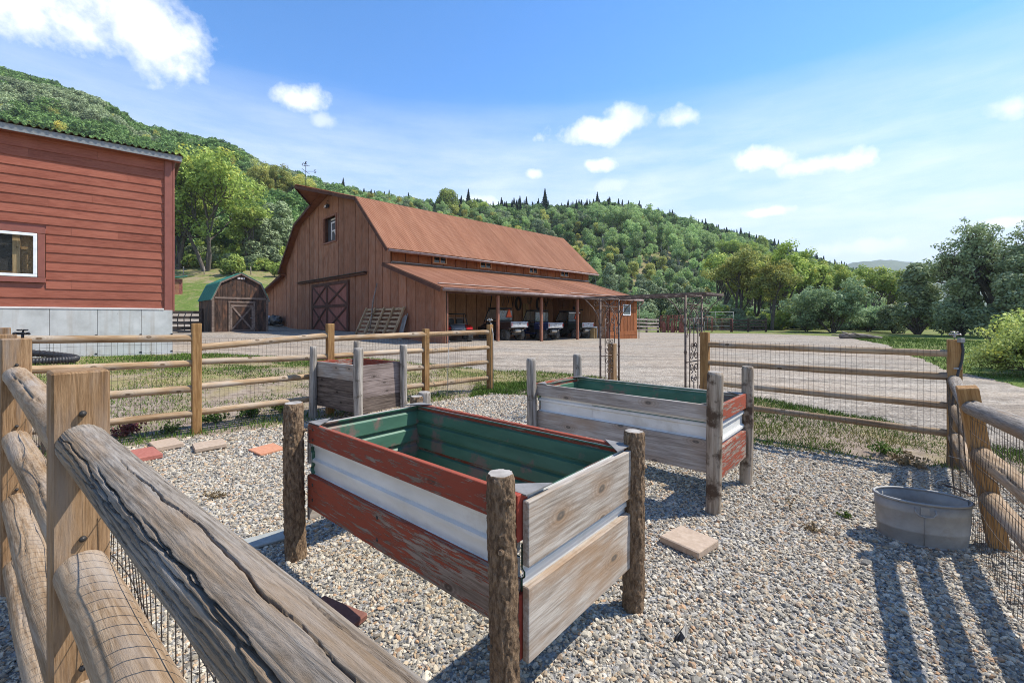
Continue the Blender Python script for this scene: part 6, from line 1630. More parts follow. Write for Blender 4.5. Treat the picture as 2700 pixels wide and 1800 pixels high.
plank_fence(-24.6, 29.2, -21.6, 30.6, 1, 1.5, 'black plank fence beside the charred shed', M['corral_dark'], M['corral_post'], sag=.02)
def squeeze_chute():
    x, y = 19.7, 54; z = tz(x, y)
    T = empty('cattle_chute', (x, y, z), R(-8), 'rusty red cattle chute with upright bars in the corral', 'cattle chute')
    for i, xx in enumerate((-1.25, -.45, .45, 1.25)):
        for yy in (0, .9): m = MB(); m.box((xx, yy, 1.05), (.12, .12, 2.1)); m.build('upright', M['rust_red'], T)
    for xx, w in ((-1.02, .5), (-.05, .45), (.95, .55)):
        m = MB(); m.add([(xx - w / 2, -.05, 0), (xx + w / 2, -.05, 0), (xx + w / 3, -.02, 1.25), (xx - w / 4, -.02, 1.35)], [(0, 1, 2, 3)]); m.add([(xx - w / 2, -.09, 0), (xx + w / 2, -.09, 0), (xx + w / 3, -.06, 1.25), (xx - w / 4, -.06, 1.35)], [(3, 2, 1, 0)]); m.build('sheet_panel', M['rust_red'], T)
    for zz in (.4, .75, 1.1, 1.45, 1.8, 2.08): m = MB(); m.tube([(-1.3, 0, zz), (1.3, 0, zz)], .03, 6); m.build('bar', M['rust_red'], T)
    for k in range(9): m = MB(); m.tube([(-1.2 + .3 * k, .05, 1.3), (-1.2 + .3 * k, .05, 2.15)], .03, 6); m.build('head_bar', M['rust_red'], T)
squeeze_chute()
def tube_gate(x, y, L, h, rz, label, mat, bars=6, nm='pipe_gate', z0=0.25):
    T = empty(nm, (x, y, tz(x, y)), rz, label, 'gate')
    for k in range(bars): m = MB(); z = z0 + (h - z0) * k / (bars - 1); m.tube([(0, 0, z), (L, 0, z)], .032, 7); m.build('bar', mat, T)
    for k in range(3): m = MB(); m.tube([(L * k / 2, -.0, z0 - (.25 if k != 1 else 0)), (L * k / 2, 0, h)], .034, 7); m.build('upright', mat, T)
tube_gate(21.1, 54.0, 2.6, 1.75, R(4), 'pale galvanised pipe gate beside the cattle chute', M['galv'], 5)
tube_gate(25.0, 55.2, 2.9, 1.7, R(8), 'rusty red pipe gate behind the arbor corner post', M['rust_red'], 7)
tube_gate(24.6, 58.5, 5.0, 2.6, R(4), 'tall galvanised corral panel behind the rusty red gate', M['galv'], 6)
tube_gate(24.4, 56.4, 1.4, 1.9, R(8), 'short dark pipe gate beside the rusty red gate', M['rust_red'], 7)
def log_heap():
    x, y = 28.4, 36.0; z = tz(x, y)
    T = empty('dead_log', (x, y, z), R(-8), 'weathered dead log with broken limbs at the drive edge', 'log')
    m = MB(); m.tube([(-1.4, 0, .22), (-.5, .1, .26), (.4, 0, .24), (1.6, -.15, .12)], [.2, .22, .18, .08], 9); m.build('trunk', M['deadwood'], T)
    for a, b in (((-.6, 0, .3), (-1.5, -.3, .62)), ((.1, 0, .3), (-.7, -.4, .5)), ((.5, -.1, .2), (1.4, -.5, .1)), ((-.9, .1, .25), (-1.9, .3, .3))):
        m = MB(); m.tube([a, b], [.09, .04], 6); m.build('limb', M['deadwood'], T)
log_heap()
def far_shack():
    x, y = -48.3, 63.0; z = tz(x, y)
    T = empty('small_shack', (x, y, z - .2), E1A, 'tiny rust red shack with pale green roof in the meadow', 'shed')
    m = MB(); m.box((0, 0, 1.1), (1.6, 1.6, 2.4)); m.build('wall', M['rust_red'], T)
    m = MB(); m.prism([(-1.3, -1.3, 2.2), (1.3, -1.3, 2.7), (1.3, 1.3, 2.7), (-1.3, 1.3, 2.2)], (0, 0, .1)); m.build('roof', M['green_tin'], T)
    m = MB(); m.box((0, -.82, .95), (.8, .05, 1.8)); m.build('door', M['barn_board'], T)
far_shack()
def meadow_posts():
    spots = [(-70, 77), (-66, 77.5), (-62, 78), (-58.5, 78.3), (-55, 78.6), (-51, 79), (-47, 79.2), (-43, 79.5), (-39, 79.5), (-35.5, 79), (-57, 72), (-53.5, 67.5), (-49.5, 62), (-46, 58), (-43.2, 55), (-40.8, 52)]
    proto = None
    for i, (x, y) in enumerate(spots):
        line = 'along the tree line' if i < 10 else 'down the meadow'
        if proto is None:
            m = MB(); m.tube([(0, 0, -.2), (.02, .01, 1.5)], [.09, .07], 7); proto = m.mesh('fence_post', M['corral'])
        o = link('fence_post', proto, None, (x, y, tz(x, y)), (random.uniform(-.06, .06), random.uniform(-.06, .06), random.uniform(0, 3)))
        tag(o, 'thin weathered wire fence post ' + line, 'fence post', 'wire fence posts ' + line)
meadow_posts()
def drag_harrow():
    p = Vector((-22.0, 29.4, 0)); z = tz(p.x, p.y)
    T = empty('farm_implement', (p.x, p.y, z), E1A, 'dark steel farm implement leaning by the charred shed', 'implement')
    for k in range(4): m = MB(); m.tube([(-.6 + .35 * k, 0, 0), (-.6 + .35 * k, .3, 1.0), (-.5 + .35 * k, .1, 1.4)], .03, 6); m.build('tine', M['steel_dark'], T)
    m = MB(); m.bar((-.8, .2, .7), (.7, .2, .7), .08, .08); m.build('beam', M['steel_dark'], T)
    m = MB(); m.box((0, -.3, .12), (1.7, .7, .16), Matrix.Rotation(R(8), 3, 'Y')); m.build('blade', M['steel_dark'], T)
drag_harrow()

# ------------------------------------------------------------------ plants
def leaf_mat(name, cols, yellow=None, yrng=(0.58, 0.68), ysc=.35, trans=0.35, rnd=0.26, rough=.6):
    """foliage: tone per leaf from an attribute, yellow patches from slow noise, light through the leaf"""
    m, t, p = nodes(name)
    at = t.nodes.new('ShaderNodeAttribute'); at.attribute_name = 'tone'
    v, r = coords(t)
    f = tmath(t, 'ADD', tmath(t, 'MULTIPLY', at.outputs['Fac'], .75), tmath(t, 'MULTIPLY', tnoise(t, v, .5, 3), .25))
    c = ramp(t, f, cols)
    if yellow:
        n = tnoise(t, v, ysc, 4, .6)
        c = tmix(t, ramp(t, tmath(t, 'ADD', n, tmath(t, 'MULTIPLY', tmath(t, 'SUBTRACT', at.outputs['Fac'], .5), .22)), [(yrng[0], (0, 0, 0)), (yrng[1], (1, 1, 1))]), c, yellow)
    c = vary(t, c, r, rnd)
    t.links.new(c, p.inputs['Base Color']); p.inputs['Roughness'].default_value = rough; p.inputs['Specular IOR Level'].default_value = .15
    tr = t.nodes.new('ShaderNodeBsdfTranslucent'); t.links.new(c, tr.inputs['Color'])
    mx = t.nodes.new('ShaderNodeMixShader'); mx.inputs[0].default_value = trans
    t.links.new(p.outputs[0], mx.inputs[1]); t.links.new(tr.outputs[0], mx.inputs[2])
    t.links.new(mx.outputs[0], t.nodes['Material Output'].inputs[0])
    return m
LM = {
    'cotton': leaf_mat('cottonwood_leaf', [(0.0, (0.132, 0.196, 0.052)), (0.5, (0.333, 0.431, 0.103)), (1.0, (0.575, 0.655, 0.184))], (0.598, 0.506, 0.086), (.60, .74), .28),
    'yellow': leaf_mat('yellowing_leaf', [(0.0, (0.218, 0.247, 0.069)), (0.5, (0.425, 0.454, 0.132)), (1.0, (0.632, 0.621, 0.196))], (0.575, 0.483, 0.103), (.54, .68), .3),
    'aspen': leaf_mat('aspen_leaf', [(0.0, (0.165, 0.255, 0.095)), (0.5, (0.34, 0.47, 0.185)), (1.0, (0.54, 0.67, 0.30))], (0.48, 0.46, 0.10), (.66, .78), .25),
    'juniper': leaf_mat('juniper_leaf', [(0.0, (0.121, 0.161, 0.075)), (0.5, (0.270, 0.333, 0.167)), (1.0, (0.448, 0.517, 0.299))], trans=.15),
    'oak': leaf_mat('oak_leaf', [(0.0, (0.063, 0.121, 0.039)), (0.5, (0.155, 0.259, 0.078)), (1.0, (0.287, 0.425, 0.138))], (0.383, 0.369, 0.081), (.68, .8), .08, trans=.25),
    'spruce': leaf_mat('spruce_needle', [(0.0, (0.023, 0.057, 0.036)), (0.5, (0.060, 0.121, 0.081)), (1.0, (0.133, 0.217, 0.151))], trans=.08),
    'willow': leaf_mat('willow_leaf', [(0.0, (0.127, 0.190, 0.086)), (0.5, (0.276, 0.380, 0.184)), (1.0, (0.483, 0.609, 0.345))], trans=.3),
    'brush': leaf_mat('brush_leaf', [(0.0, (0.166, 0.208, 0.056)), (0.5, (0.333, 0.397, 0.111)), (1.0, (0.565, 0.643, 0.201))], (0.698, 0.680, 0.141), (.56, .68), .8, trans=.3),
}
M['trunk'] = surf('tree_bark', [(0.3, (0.045, 0.038, 0.032)), (0.7, (0.14, 0.12, 0.10))], (3, 3, .6), 4, 6, 0.95, 0.5, 0.02, rnd=.1)
M['trunk_pale'] = surf('aspen_bark', [(0.3, (0.20, 0.19, 0.165)), (0.7, (0.48, 0.46, 0.41))], (1, 1, .4), 4, 6, 0.9, 0.3, 0.01)

def leaves(centers, radii, counts, size, g, flat=1.0, droop=0.0, up=.25, shell=.55):
    """leaf faces scattered in clumps; returns verts (n,4,3) and tone (n)"""
    V = []; T = []
    for c, r, n in zip(centers, radii, counts):
        n = int(n)
        if n < 1: continue
        d = g.normal(size=(n, 3)); d /= np.linalg.norm(d, axis=1)[:, None]
        rr = r * (shell + (1 - shell) * g.random(n)) ** .8
        rr = np.where(g.random(n) < .2, r * g.random(n), rr)
        p = d * rr[:, None]; p[:, 2] *= flat; p = p + np.asarray(c)
        nrm = d + g.normal(size=(n, 3)) * .7 + np.array([0, 0, up]); nrm /= np.linalg.norm(nrm, axis=1)[:, None]
        a = np.cross(nrm, g.normal(size=(n, 3))); a /= np.linalg.norm(a, axis=1)[:, None] + 1e-9
        b = np.cross(nrm, a); s = size * g.uniform(.6, 1.35, n)[:, None]
        a = a * s; b = b * s * .62
        q = np.stack([p - a, p - b * .9, p + a, p + b * .9], 1)
        V.append(q)
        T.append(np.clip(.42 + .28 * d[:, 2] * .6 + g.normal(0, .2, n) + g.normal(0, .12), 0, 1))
    return np.concatenate(V), np.concatenate(T)
def leaf_mesh(name, q, tone, mat):
    n = len(q); me = np_mesh(name, q.reshape(-1, 3), np.arange(4 * n).reshape(-1, 4), mat)
    at = me.attributes.new('tone', 'FLOAT', 'FACE'); at.data.foreach_set('value', tone.astype(np.float32)); return me
def skeleton(g, h, trunk_h, spread, r0, stems=1, levels=3, kids=(3, 5), lean=.1, gnarl=.25):
    """branch paths and tip points"""
    paths = []; tips = []
    def grow(p, d, L, r, lv):
        n = 4; pts = [p]; q = Vector(p); dd = Vector(d)
        for k in range(n):
            dd = (dd + Vector(g.normal(0, gnarl, 3)) * .45 + Vector((0, 0, .10))).normalized(); q = q + dd * L / n; pts.append(q.copy())
        paths.append((pts, [r * (1 - .55 * k / n) for k in range(n + 1)]))
        if lv == 0: tips.append(pts[-1]); return
        tips.append(pts[-1]) if lv == 1 else None
        for k in range(int(g.integers(*kids))):
            t = g.uniform(.45, 1.0); i = min(n, int(t * n)); 
            nd = (dd + Vector(g.normal(0, 1, 3)) * spread).normalized()
            if nd.z < -.15: nd.z = abs(nd.z) * .3
            grow(pts[i], nd, L * g.uniform(.55, .8), r * .5, lv - 1)
    for s in range(stems):
        a = 2 * math.pi * s / stems + g.uniform(0, 1); d = Vector((math.cos(a) * lean * (stems > 1), math.sin(a) * lean * (stems > 1), 1)).normalized()
        grow(Vector((math.cos(a) * r0 * .8 * (stems > 1), math.sin(a) * r0 * .8 * (stems > 1), 0)), d, trunk_h, r0, levels)
    return paths, tips
def wood_mesh(name, paths, mat, seg=6):
    m = MB()
    for pts, rd in paths: m.tube(pts, rd, seg if rd[0] > .05 else 4, False)
    return m.mesh(name, mat)
PROTO = {}
def broad(key, seed, h, trunk_h, spread, r0, stems, lm, leaf, n, clump, levels=3, trunk='trunk', kids=(3, 5), lean=.25, gnarl=.25, fit=None):
    g = np.random.default_rng(seed)
    paths, tips = skeleton(g, h, trunk_h, spread, r0, stems, levels, kids, lean, gnarl)
    T = np.array([tuple(t) for t in tips]); top = T[:, 2].max()
    k = (h - clump * .7) / top
    paths = [([Vector((p.x * k, p.y * k, p.z * k)) for p in pts], rd) for pts, rd in paths]; T = T * k
    if fit is not None:
        s = fit / (np.percentile(np.hypot(T[:, 0] - T[:, 0].mean(), T[:, 1] - T[:, 1].mean()), 95) + clump)
        T[:, :2] *= s; paths = [([Vector((p.x * s, p.y * s, p.z)) for p in pts], rd) for pts, rd in paths]
    rr = clump * g.uniform(.6, 1.25, len(T)); w = rr ** 2; cnt = n * w / w.sum()
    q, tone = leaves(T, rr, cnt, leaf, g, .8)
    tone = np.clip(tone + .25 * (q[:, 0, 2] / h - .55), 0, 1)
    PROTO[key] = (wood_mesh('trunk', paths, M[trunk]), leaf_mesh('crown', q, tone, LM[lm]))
def round_bush(key, seed, h, w, lm, leaf, n, lumps=26, base=.05, trunk='trunk', pointy=.0):
    g = np.random.default_rng(seed); C = []; Rr = []
    for i in range(lumps):
        z = g.uniform(base, 1) ** .9; a = g.uniform(0, 6.28)
        wz = math.sqrt(max(0.02, 1 - ((z - .42) / .60) ** 2)) * (1 - pointy * z)
        r = w / 2 * wz * math.sqrt(g.uniform(.1, 1.0)) * .8
        C.append((r * math.cos(a), r * math.sin(a), h * (.10 + .78 * z))); Rr.append(w * g.uniform(.13, .22) * (1 - .3 * pointy * z))
    Rr = np.array(Rr); cnt = n * Rr ** 2 / (Rr ** 2).sum()
    q, tone = leaves(C, Rr, cnt, leaf, g, .9, shell=.7)
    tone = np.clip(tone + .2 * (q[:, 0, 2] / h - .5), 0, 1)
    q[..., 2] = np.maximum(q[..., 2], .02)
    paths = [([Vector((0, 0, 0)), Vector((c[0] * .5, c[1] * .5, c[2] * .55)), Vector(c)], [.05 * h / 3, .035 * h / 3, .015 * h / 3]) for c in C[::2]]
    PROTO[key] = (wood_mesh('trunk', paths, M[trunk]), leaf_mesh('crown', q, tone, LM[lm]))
def conifer(key, seed, h, w, n, leaf=.35, lm='spruce'):
    g = np.random.default_rng(seed); V = []; T = []
    m = n; z = g.random(m) ** .75; a = g.uniform(0, 6.28, m); tier = (z * 13) % 1
    r = w / 2 * (1 - z) * (.55 + .45 * (1 - tier)) * np.sqrt(g.uniform(.25, 1, m)) * (1 + .15 * np.sin(a * 3 + z * 20))
    p = np.stack([r * np.cos(a), r * np.sin(a), h * (.04 + .96 * z) - r * .18], -1)
    d = np.stack([np.cos(a), np.sin(a), -.35 + 0 * a], -1); d /= np.linalg.norm(d, axis=1)[:, None]
    side = np.stack([-np.sin(a), np.cos(a), g.normal(0, .3, m)], -1)
    s = leaf * g.uniform(.6, 1.3, m)[:, None] * (1.2 - .7 * z[:, None])
    q = np.stack([p - d * s, p - side * s * .5, p + d * s, p + side * s * .5], 1)
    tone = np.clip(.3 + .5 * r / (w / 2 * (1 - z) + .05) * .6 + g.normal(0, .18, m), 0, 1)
    PROTO[key] = (wood_mesh('trunk', [([Vector((0, 0, 0)), Vector((0, 0, h * .95))], [h * .018, .02])], M['trunk']), leaf_mesh('crown', q, tone, LM[lm]))
broad('cotton_big', 5, 24, 6.2, .6, .36, 3, 'cotton', .30, 26000, 1.7, 3, lean=.42, fit=12.0, kids=(4, 7))
broad('cotton_a', 12, 15, 6.5, .5, .32, 2, 'cotton', .22, 10000, 1.05, 3, lean=.25, fit=4.4)
broad('cotton_b', 21, 14, 7, .42, .28, 2, 'yellow', .21, 6500, .9, 3, lean=.2, fit=3.6)
broad('cotton_c', 33, 16, 7, .55, .34, 3, 'cotton', .22, 10000, 1.05, 3, lean=.35, fit=5.0)
broad('aspen_a', 41, 10, 7, .35, .13, 1, 'aspen', .19, 2600, .85, 2, 'trunk_pale', kids=(5, 8), fit=2.0)
broad('aspen_b', 42, 11, 8, .4, .14, 1, 'aspen', .19, 2800, .9, 2, 'trunk_pale', kids=(5, 8), fit=2.3)
broad('aspen_y', 43, 9, 6, .4, .12, 1, 'yellow', .19, 2200, .85, 2, 'trunk_pale', kids=(5, 8), fit=2.0)
broad('pinyon', 51, 11, 4.0, .75, .28, 3, 'juniper', .12, 15000, .55, 3, kids=(4, 6), lean=.35, gnarl=.4, fit=4.0)
round_bush('juniper_a', 61, 7, 5.2, 'juniper', .17, 9000, 50, pointy=.35)
round_bush('juniper_b', 62, 5, 4.4, 'juniper', .17, 6000, 40)
round_bush('juniper_tall', 63, 10, 5.0, 'juniper', .17, 12000, 80, pointy=.5)
broad('willow', 64, 6.6, 1.9, .85, .09, 7, 'willow', .15, 22000, .62, 3, kids=(4, 6), lean=.75, gnarl=.45, fit=4.4)
round_bush('oak_a', 65, 5, 5, 'oak', .26, 1900, 26)
round_bush('oak_b', 66, 6, 5.5, 'oak', .26, 2100, 28)
broad('brush_a', 67, 2.2, .8, .8, .035, 9, 'brush', .05, 15000, .26, 3, kids=(4, 6), lean=.8, gnarl=.4, fit=1.6)
round_bush('brush_small', 68, 2.4, 3.2, 'cotton', .16, 1800, 16, base=0.0)
round_bush('round_tree', 69, 13, 11, 'cotton', .34, 9000, 60, base=.08)
conifer('spruce_a', 71, 14, 6.8, 3600, .5); conifer('spruce_b', 72, 12, 5.6, 3200, .45)
NAMES = {'cotton_big': 'cottonwood_tree', 'cotton_a': 'cottonwood_tree', 'cotton_b': 'cottonwood_tree', 'cotton_c': 'cottonwood_tree', 'aspen_a': 'aspen_tree', 'aspen_b': 'aspen_tree', 'aspen_y': 'aspen_tree', 'pinyon': 'pinyon_tree', 'juniper_a': 'juniper_tree', 'juniper_b': 'juniper_tree', 'juniper_tall': 'juniper_tree',
         'willow': 'willow_bush', 'oak_a': 'oak_bush', 'oak_b': 'oak_bush', 'round_tree': 'broadleaf_tree', 'brush_a': 'rabbitbrush', 'brush_small': 'bush', 'spruce_a': 'spruce_tree', 'spruce_b': 'spruce_tree'}
CROWN = {}
def plant(key, x, y, label, cat='tree', s=1.0, sz=None, rz=None, group=None, dz=-.1):
    tr, cr = PROTO[key]
    T = empty(NAMES[key], (x, y, tz(x, y) + dz), random.uniform(0, 6.28) if rz is None else rz, label, cat, group)
    T.scale = (s, s, (sz or s))
    link('trunk', tr, T); c = link('crown', cr, T); CROWN.setdefault(key, c); return T
def up(u, Y): return (u - 1350) / 1160 * Y
# --- left: the big cottonwood at the edge of the meadow and what stands round it
plant('cotton_big', up(545, 82), 82, 'broad yellow tipped cottonwood with dark forked trunks behind the charred shed', s=.98, rz=1.0)
plant('cotton_c', up(470, 84), 84, 'green cottonwood half hidden by the red house corner', s=1.15)
plant('cotton_a', up(655, 86), 86, 'cottonwood with bright yellow crown above the shed roof', s=.82)
plant('brush_small', up(612, 78), 78, 'bright yellow green bush at the foot of the big cottonwood', 'bush', s=1.5)
plant('brush_small', up(745, 80), 80, 'yellow bush touching the barn roof edge', 'bush', s=1.2)
plant('juniper_a', up(690, 88), 88, 'grey green juniper right of the big cottonwood', s=1.5)
plant('juniper_tall', up(745, 96), 96, 'tall grey green juniper beside the barn hood', s=1.3)
plant('juniper_a', up(715, 100), 100, 'pale juniper behind the grey green juniper', s=1.5)
plant('juniper_a', up(505, 96), 96, 'dark juniper behind the big cottonwood trunk', s=1.5)
for i, (u, Y, k, s_) in enumerate(((700, 128, 'cotton_b', 1.1), (735, 135, 'cotton_b', 1.1), (765, 138, 'cotton_b', 1.0), (680, 140, 'cotton_b', 1.15), (800, 150, 'cotton_b', 1.0))):
    plant(k, up(u, Y), Y, 'golden tree on the slope beside the barn peak', s=s_, group='golden trees by the barn peak')
plant('oak_a', up(440, 104), 104, 'dark oak bush low on the slope behind the red house corner', 'bush', s=1.2)
plant('oak_b', up(585, 103), 103, 'dark oak bush seen through the big cottonwood limbs', 'bush', s=1.2)
# --- centre: trees along the crest above the barn roof
for u, Y, s_ in ((905, 262, 1.0), (1235, 262, 1.25), (1322, 268, 1.2), (1372, 262, 1.05), (1388, 262, 1.25), (1437, 258, 1.35), (1408, 270, .9), (1300, 275, .9)):
    plant('spruce_a' if u % 2 else 'spruce_b', up(u, Y), Y, 'pointed dark spruce on the crest above the barn roof', s=s_ * .95, group='spruces on the crest')
plant('round_tree', up(1180, 235), 235, 'large rounded tree on the crest above the middle of the barn roof', s=1.25)
plant('round_tree', up(1245, 240), 240, 'smaller rounded tree beside the large one above the barn roof', s=.85)
plant('round_tree', up(1275, 255), 255, 'pale tree between the rounded trees and the first spruces', s=.8)
plant('spruce_b', up(1575, 300), 300, 'single tall spruce on the hilltop beyond the barn', s=1.3)
plant('round_tree', up(2008, 250), 250, 'lone round tree standing above the ridge line', s=.75, sz=1.15)
# --- right: cottonwoods and bushes beyond the drive
for i, (u, Y, k, s_, lb) in enumerate((
    (1945, 68, 'cotton_b', .95, 'slender yellow green cottonwood right of the arbor top'),
    (1990, 72, 'cotton_b', .92, 'yellow cottonwood behind the dark plank fence'),
    (2065, 66, 'cotton_c', .84, 'forked cottonwood with leaning dark trunks'),
    (2035, 62, 'cotton_b', .78, 'orange tinged cottonwood in front of the forked one'),
    (2125, 74, 'cotton_c', .84, 'cottonwood left of the willow, behind it'),
    (2170, 80, 'cotton_a', .84, 'rounded cottonwood above the willow'),
    (2215, 86, 'cotton_c', .8, 'cottonwood whose crown tops the willow'),
    (2285, 92, 'cotton_a', .86, 'green cottonwood in front of the far blue ridge'),
    (1905, 88, 'cotton_a', 1.0, 'cottonwood behind the arbor roof end'),
    (2255, 76, 'cotton_b', .62, 'small pale cottonwood between willow and dark juniper'),
    (2325, 62, 'cotton_a', .55, 'light green cottonwood behind the dark round juniper'),
    (2420, 64, 'cotton_a', .62, 'round topped tree rising before the blue ridge'))):
    plant(k, up(u, Y), Y, lb, s=s_)
plant('willow', up(2195, 52), 52, 'big silvery green willow bush at the end of the drive', 'bush', s=.98, sz=1.0)
plant('willow', up(2290, 56), 56, 'lower willow bush between the big willow and the junipers', 'bush', s=.62)
plant('juniper_tall', up(2420, 46), 46, 'dense dark round juniper left of the tall pinyon', s=.98, sz=.82)
plant('pinyon', up(2622, 40), 40, 'tall airy dark pinyon at the right end of the drive', s=1.02, rz=.4)
plant('pinyon', up(2730, 38), 38, 'dark pinyon cut off by the picture edge', s=.95, rz=2.0)
plant('juniper_a', up(2535, 41), 41, 'bushy juniper at the foot of the tall pinyon', s=.82)
plant('juniper_a', up(2660, 36), 36, 'wide juniper right of the bushy one', s=.8)
plant('juniper_b', up(2355, 50), 50, 'small juniper before the dark round juniper', s=.7)
plant('brush_a', up(2735, 12.2), 12.2, 'sprawling yellow green brush beside the drive verge', 'bush', s=.78, rz=.7)
plant('brush_a', up(2850, 13.2), 13.2, 'second clump of yellow green brush at the picture edge', 'bush', s=1.15, rz=2.2)
plant('willow', up(2125, 56), 56, 'low grey green bush at the cottonwood feet', 'bush', s=.45)
plant('juniper_a', up(1745, 74), 74, 'dark juniper behind the cattle chute', s=1.0)
plant('juniper_a', up(1695, 76), 76, 'grey juniper touching the barn lean-to end', s=.95)
plant('willow', up(1790, 78), 78, 'green bush behind the arbor left bracket', 'bush', s=.8)
plant('willow', up(1860, 82), 82, 'green bush behind the arbor right leg', 'bush', s=.85)
plant('juniper_tall', up(1715, 92), 92, 'tall juniper above the barn lean-to roof end', s=1.0)
plant('juniper_tall', up(1785, 98), 98, 'blue green juniper between arbor legs', s=1.0)
plant('juniper_a', up(1840, 96), 96, 'blue green juniper above the arbor roof', s=1.2)
# --- hillside beyond the barn: aspens, junipers and oaks one can tell apart
rs = np.random.default_rng(91)
def occupied(x, y, L, d): return any((x - a) ** 2 + (y - b) ** 2 < d * d for a, b in L)
placed = []
def hillside(n, u0, u1, y0, y1, keys, label, cat, group, s0, s1, d=4.5):
    c = 0; tries = 0
    while c < n and tries < n * 30:
        tries += 1; Y = rs.uniform(y0, y1); u = rs.uniform(u0, u1); x = up(u, Y)
        if occupied(x, Y, placed, d): continue
        placed.append((x, Y)); c += 1
        plant(str(rs.choice(keys)), x, Y, label, cat, s=rs.uniform(s0, s1), group=group)
hillside(70, 1545, 1960, 165, 235, ['aspen_a', 'aspen_b'], 'pale green aspen in the grove on the hillside beyond the barn', 'tree', 'aspens on the hillside', 1.0, 1.5, 4.0)
hillside(16, 1560, 1900, 135, 170, ['aspen_y', 'aspen_a'], 'yellowing aspen low on the hillside beyond the barn', 'tree', 'yellowing aspens low on the hillside', .7, 1.1)
hillside(26, 1570, 1960, 115, 170, ['juniper_a', 'juniper_tall', 'juniper_b'], 'blue grey juniper low on the hillside beyond the barn', 'tree', 'junipers low on the hillside', .8, 1.3, 5)
hillside(30, 1850, 2230, 110, 190, ['cotton_a', 'cotton_b', 'aspen_b'], 'yellow green tree on the lower slope behind the corral', 'tree', 'trees on the slope behind the corral', .7, 1.05, 5)
hillside(26, 1280, 2150, 300, 328, ['spruce_a', 'spruce_b'], 'small dark conifer along the far hill crest', 'tree', 'conifers on the far crest', .6, 1.0, 8)

# --- woods that read as one mass
def mass(name, label, n, fn, keys, s0, s1, seed):
    """a wood as one object: copies of crowns that stand in the scene, set out on points by geometry nodes"""
    g = np.random.default_rng(seed); pts = fn(g, n); m = len(pts); kind = pts[:, 2].astype(np.int32)
    z = terrain(pts[:, 0], pts[:, 1]) - .3
    me = bpy.data.meshes.new(name); me.vertices.add(m); me.vertices.foreach_set('co', np.stack([pts[:, 0], pts[:, 1], z], -1).astype(np.float32).ravel())
    h = np.array([k[1] for k in keys])[kind]; s = g.uniform(s0, s1, m) / h; w = s * g.uniform(.85, 1.2, m)
    for nm, a in (('rot', np.stack([g.normal(0, .06, m), g.normal(0, .06, m), g.uniform(0, 6.28, m)], -1)), ('scl', np.stack([w, w, s], -1))):
        at = me.attributes.new(nm, 'FLOAT_VECTOR', 'POINT'); at.data.foreach_set('vector', a.astype(np.float32).ravel())
    at = me.attributes.new('kind_id', 'INT', 'POINT'); at.data.foreach_set('value', kind)
    o = link(name, me); tag(o, label, 'woods', kind='stuff')
    ng = bpy.data.node_groups.new(name, 'GeometryNodeTree')
    ng.interface.new_socket('Geometry', in_out='INPUT', socket_type='NodeSocketGeometry'); ng.interface.new_socket('Geometry', in_out='OUTPUT', socket_type='NodeSocketGeometry')
    N = ng.nodes; L = ng.links; gi = N.new('NodeGroupInput'); go = N.new('NodeGroupOutput'); jn = N.new('GeometryNodeJoinGeometry')
    def attr(nm, ty):
        a = N.new('GeometryNodeInputNamedAttribute'); a.data_type = ty; a.inputs['Name'].default_value = nm; return a.outputs[0]
    rot = attr('rot', 'FLOAT_VECTOR'); scl = attr('scl', 'FLOAT_VECTOR'); kid = attr('kind_id', 'INT')
    e = N.new('FunctionNodeEulerToRotation'); L.new(rot, e.inputs[0])
    for k, (key, hh) in enumerate(keys):
        oi = N.new('GeometryNodeObjectInfo'); oi.transform_space = 'ORIGINAL'; oi.inputs['Object'].default_value = CROWN[key]; oi.inputs['As Instance'].default_value = True
        cp = N.new('FunctionNodeCompare'); cp.data_type = 'INT'; cp.operation = 'EQUAL'; L.new(kid, cp.inputs[2]); cp.inputs[3].default_value = k
        ip = N.new('GeometryNodeInstanceOnPoints'); L.new(gi.outputs[0], ip.inputs['Points']); L.new(cp.outputs[0], ip.inputs['Selection']); L.new(oi.outputs['Geometry'], ip.inputs['Instance'])
        L.new(e.outputs[0], ip.inputs['Rotation']); L.new(scl, ip.inputs['Scale']); L.new(ip.outputs[0], jn.inputs[0])
    L.new(jn.outputs[0], go.inputs[0])
    md = o.modifiers.new('scatter', 'NODES'); md.node_group = ng
def left_fn(g, n):
    Y = g.uniform(95, 238, n * 3); u = g.uniform(-120, 960, n * 3); x = up(u, Y)
    keep = (g.random(n * 3) < (Y / 238) ** 1.0); x, Y, u = x[keep][:n], Y[keep][:n], u[keep][:n]
    nz = fbm(x, Y, .03, 77); w = np.where(nz < .42, 2, np.where(g.random(len(x)) < .62, 0, 1)); w = np.where(g.random(len(x)) < .04, 3, w)
    return np.stack([x, Y, w], -1)
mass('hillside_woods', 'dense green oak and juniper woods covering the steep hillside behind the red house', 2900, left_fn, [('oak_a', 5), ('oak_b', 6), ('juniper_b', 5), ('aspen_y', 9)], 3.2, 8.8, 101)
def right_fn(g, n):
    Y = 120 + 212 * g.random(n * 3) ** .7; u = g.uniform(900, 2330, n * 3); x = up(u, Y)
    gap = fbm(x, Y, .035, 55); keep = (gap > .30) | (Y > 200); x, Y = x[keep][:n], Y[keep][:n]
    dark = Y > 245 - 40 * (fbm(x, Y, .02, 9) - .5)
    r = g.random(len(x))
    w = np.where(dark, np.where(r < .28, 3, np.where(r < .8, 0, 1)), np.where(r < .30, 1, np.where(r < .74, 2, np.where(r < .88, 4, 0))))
    return np.stack([x, Y, w], -1)
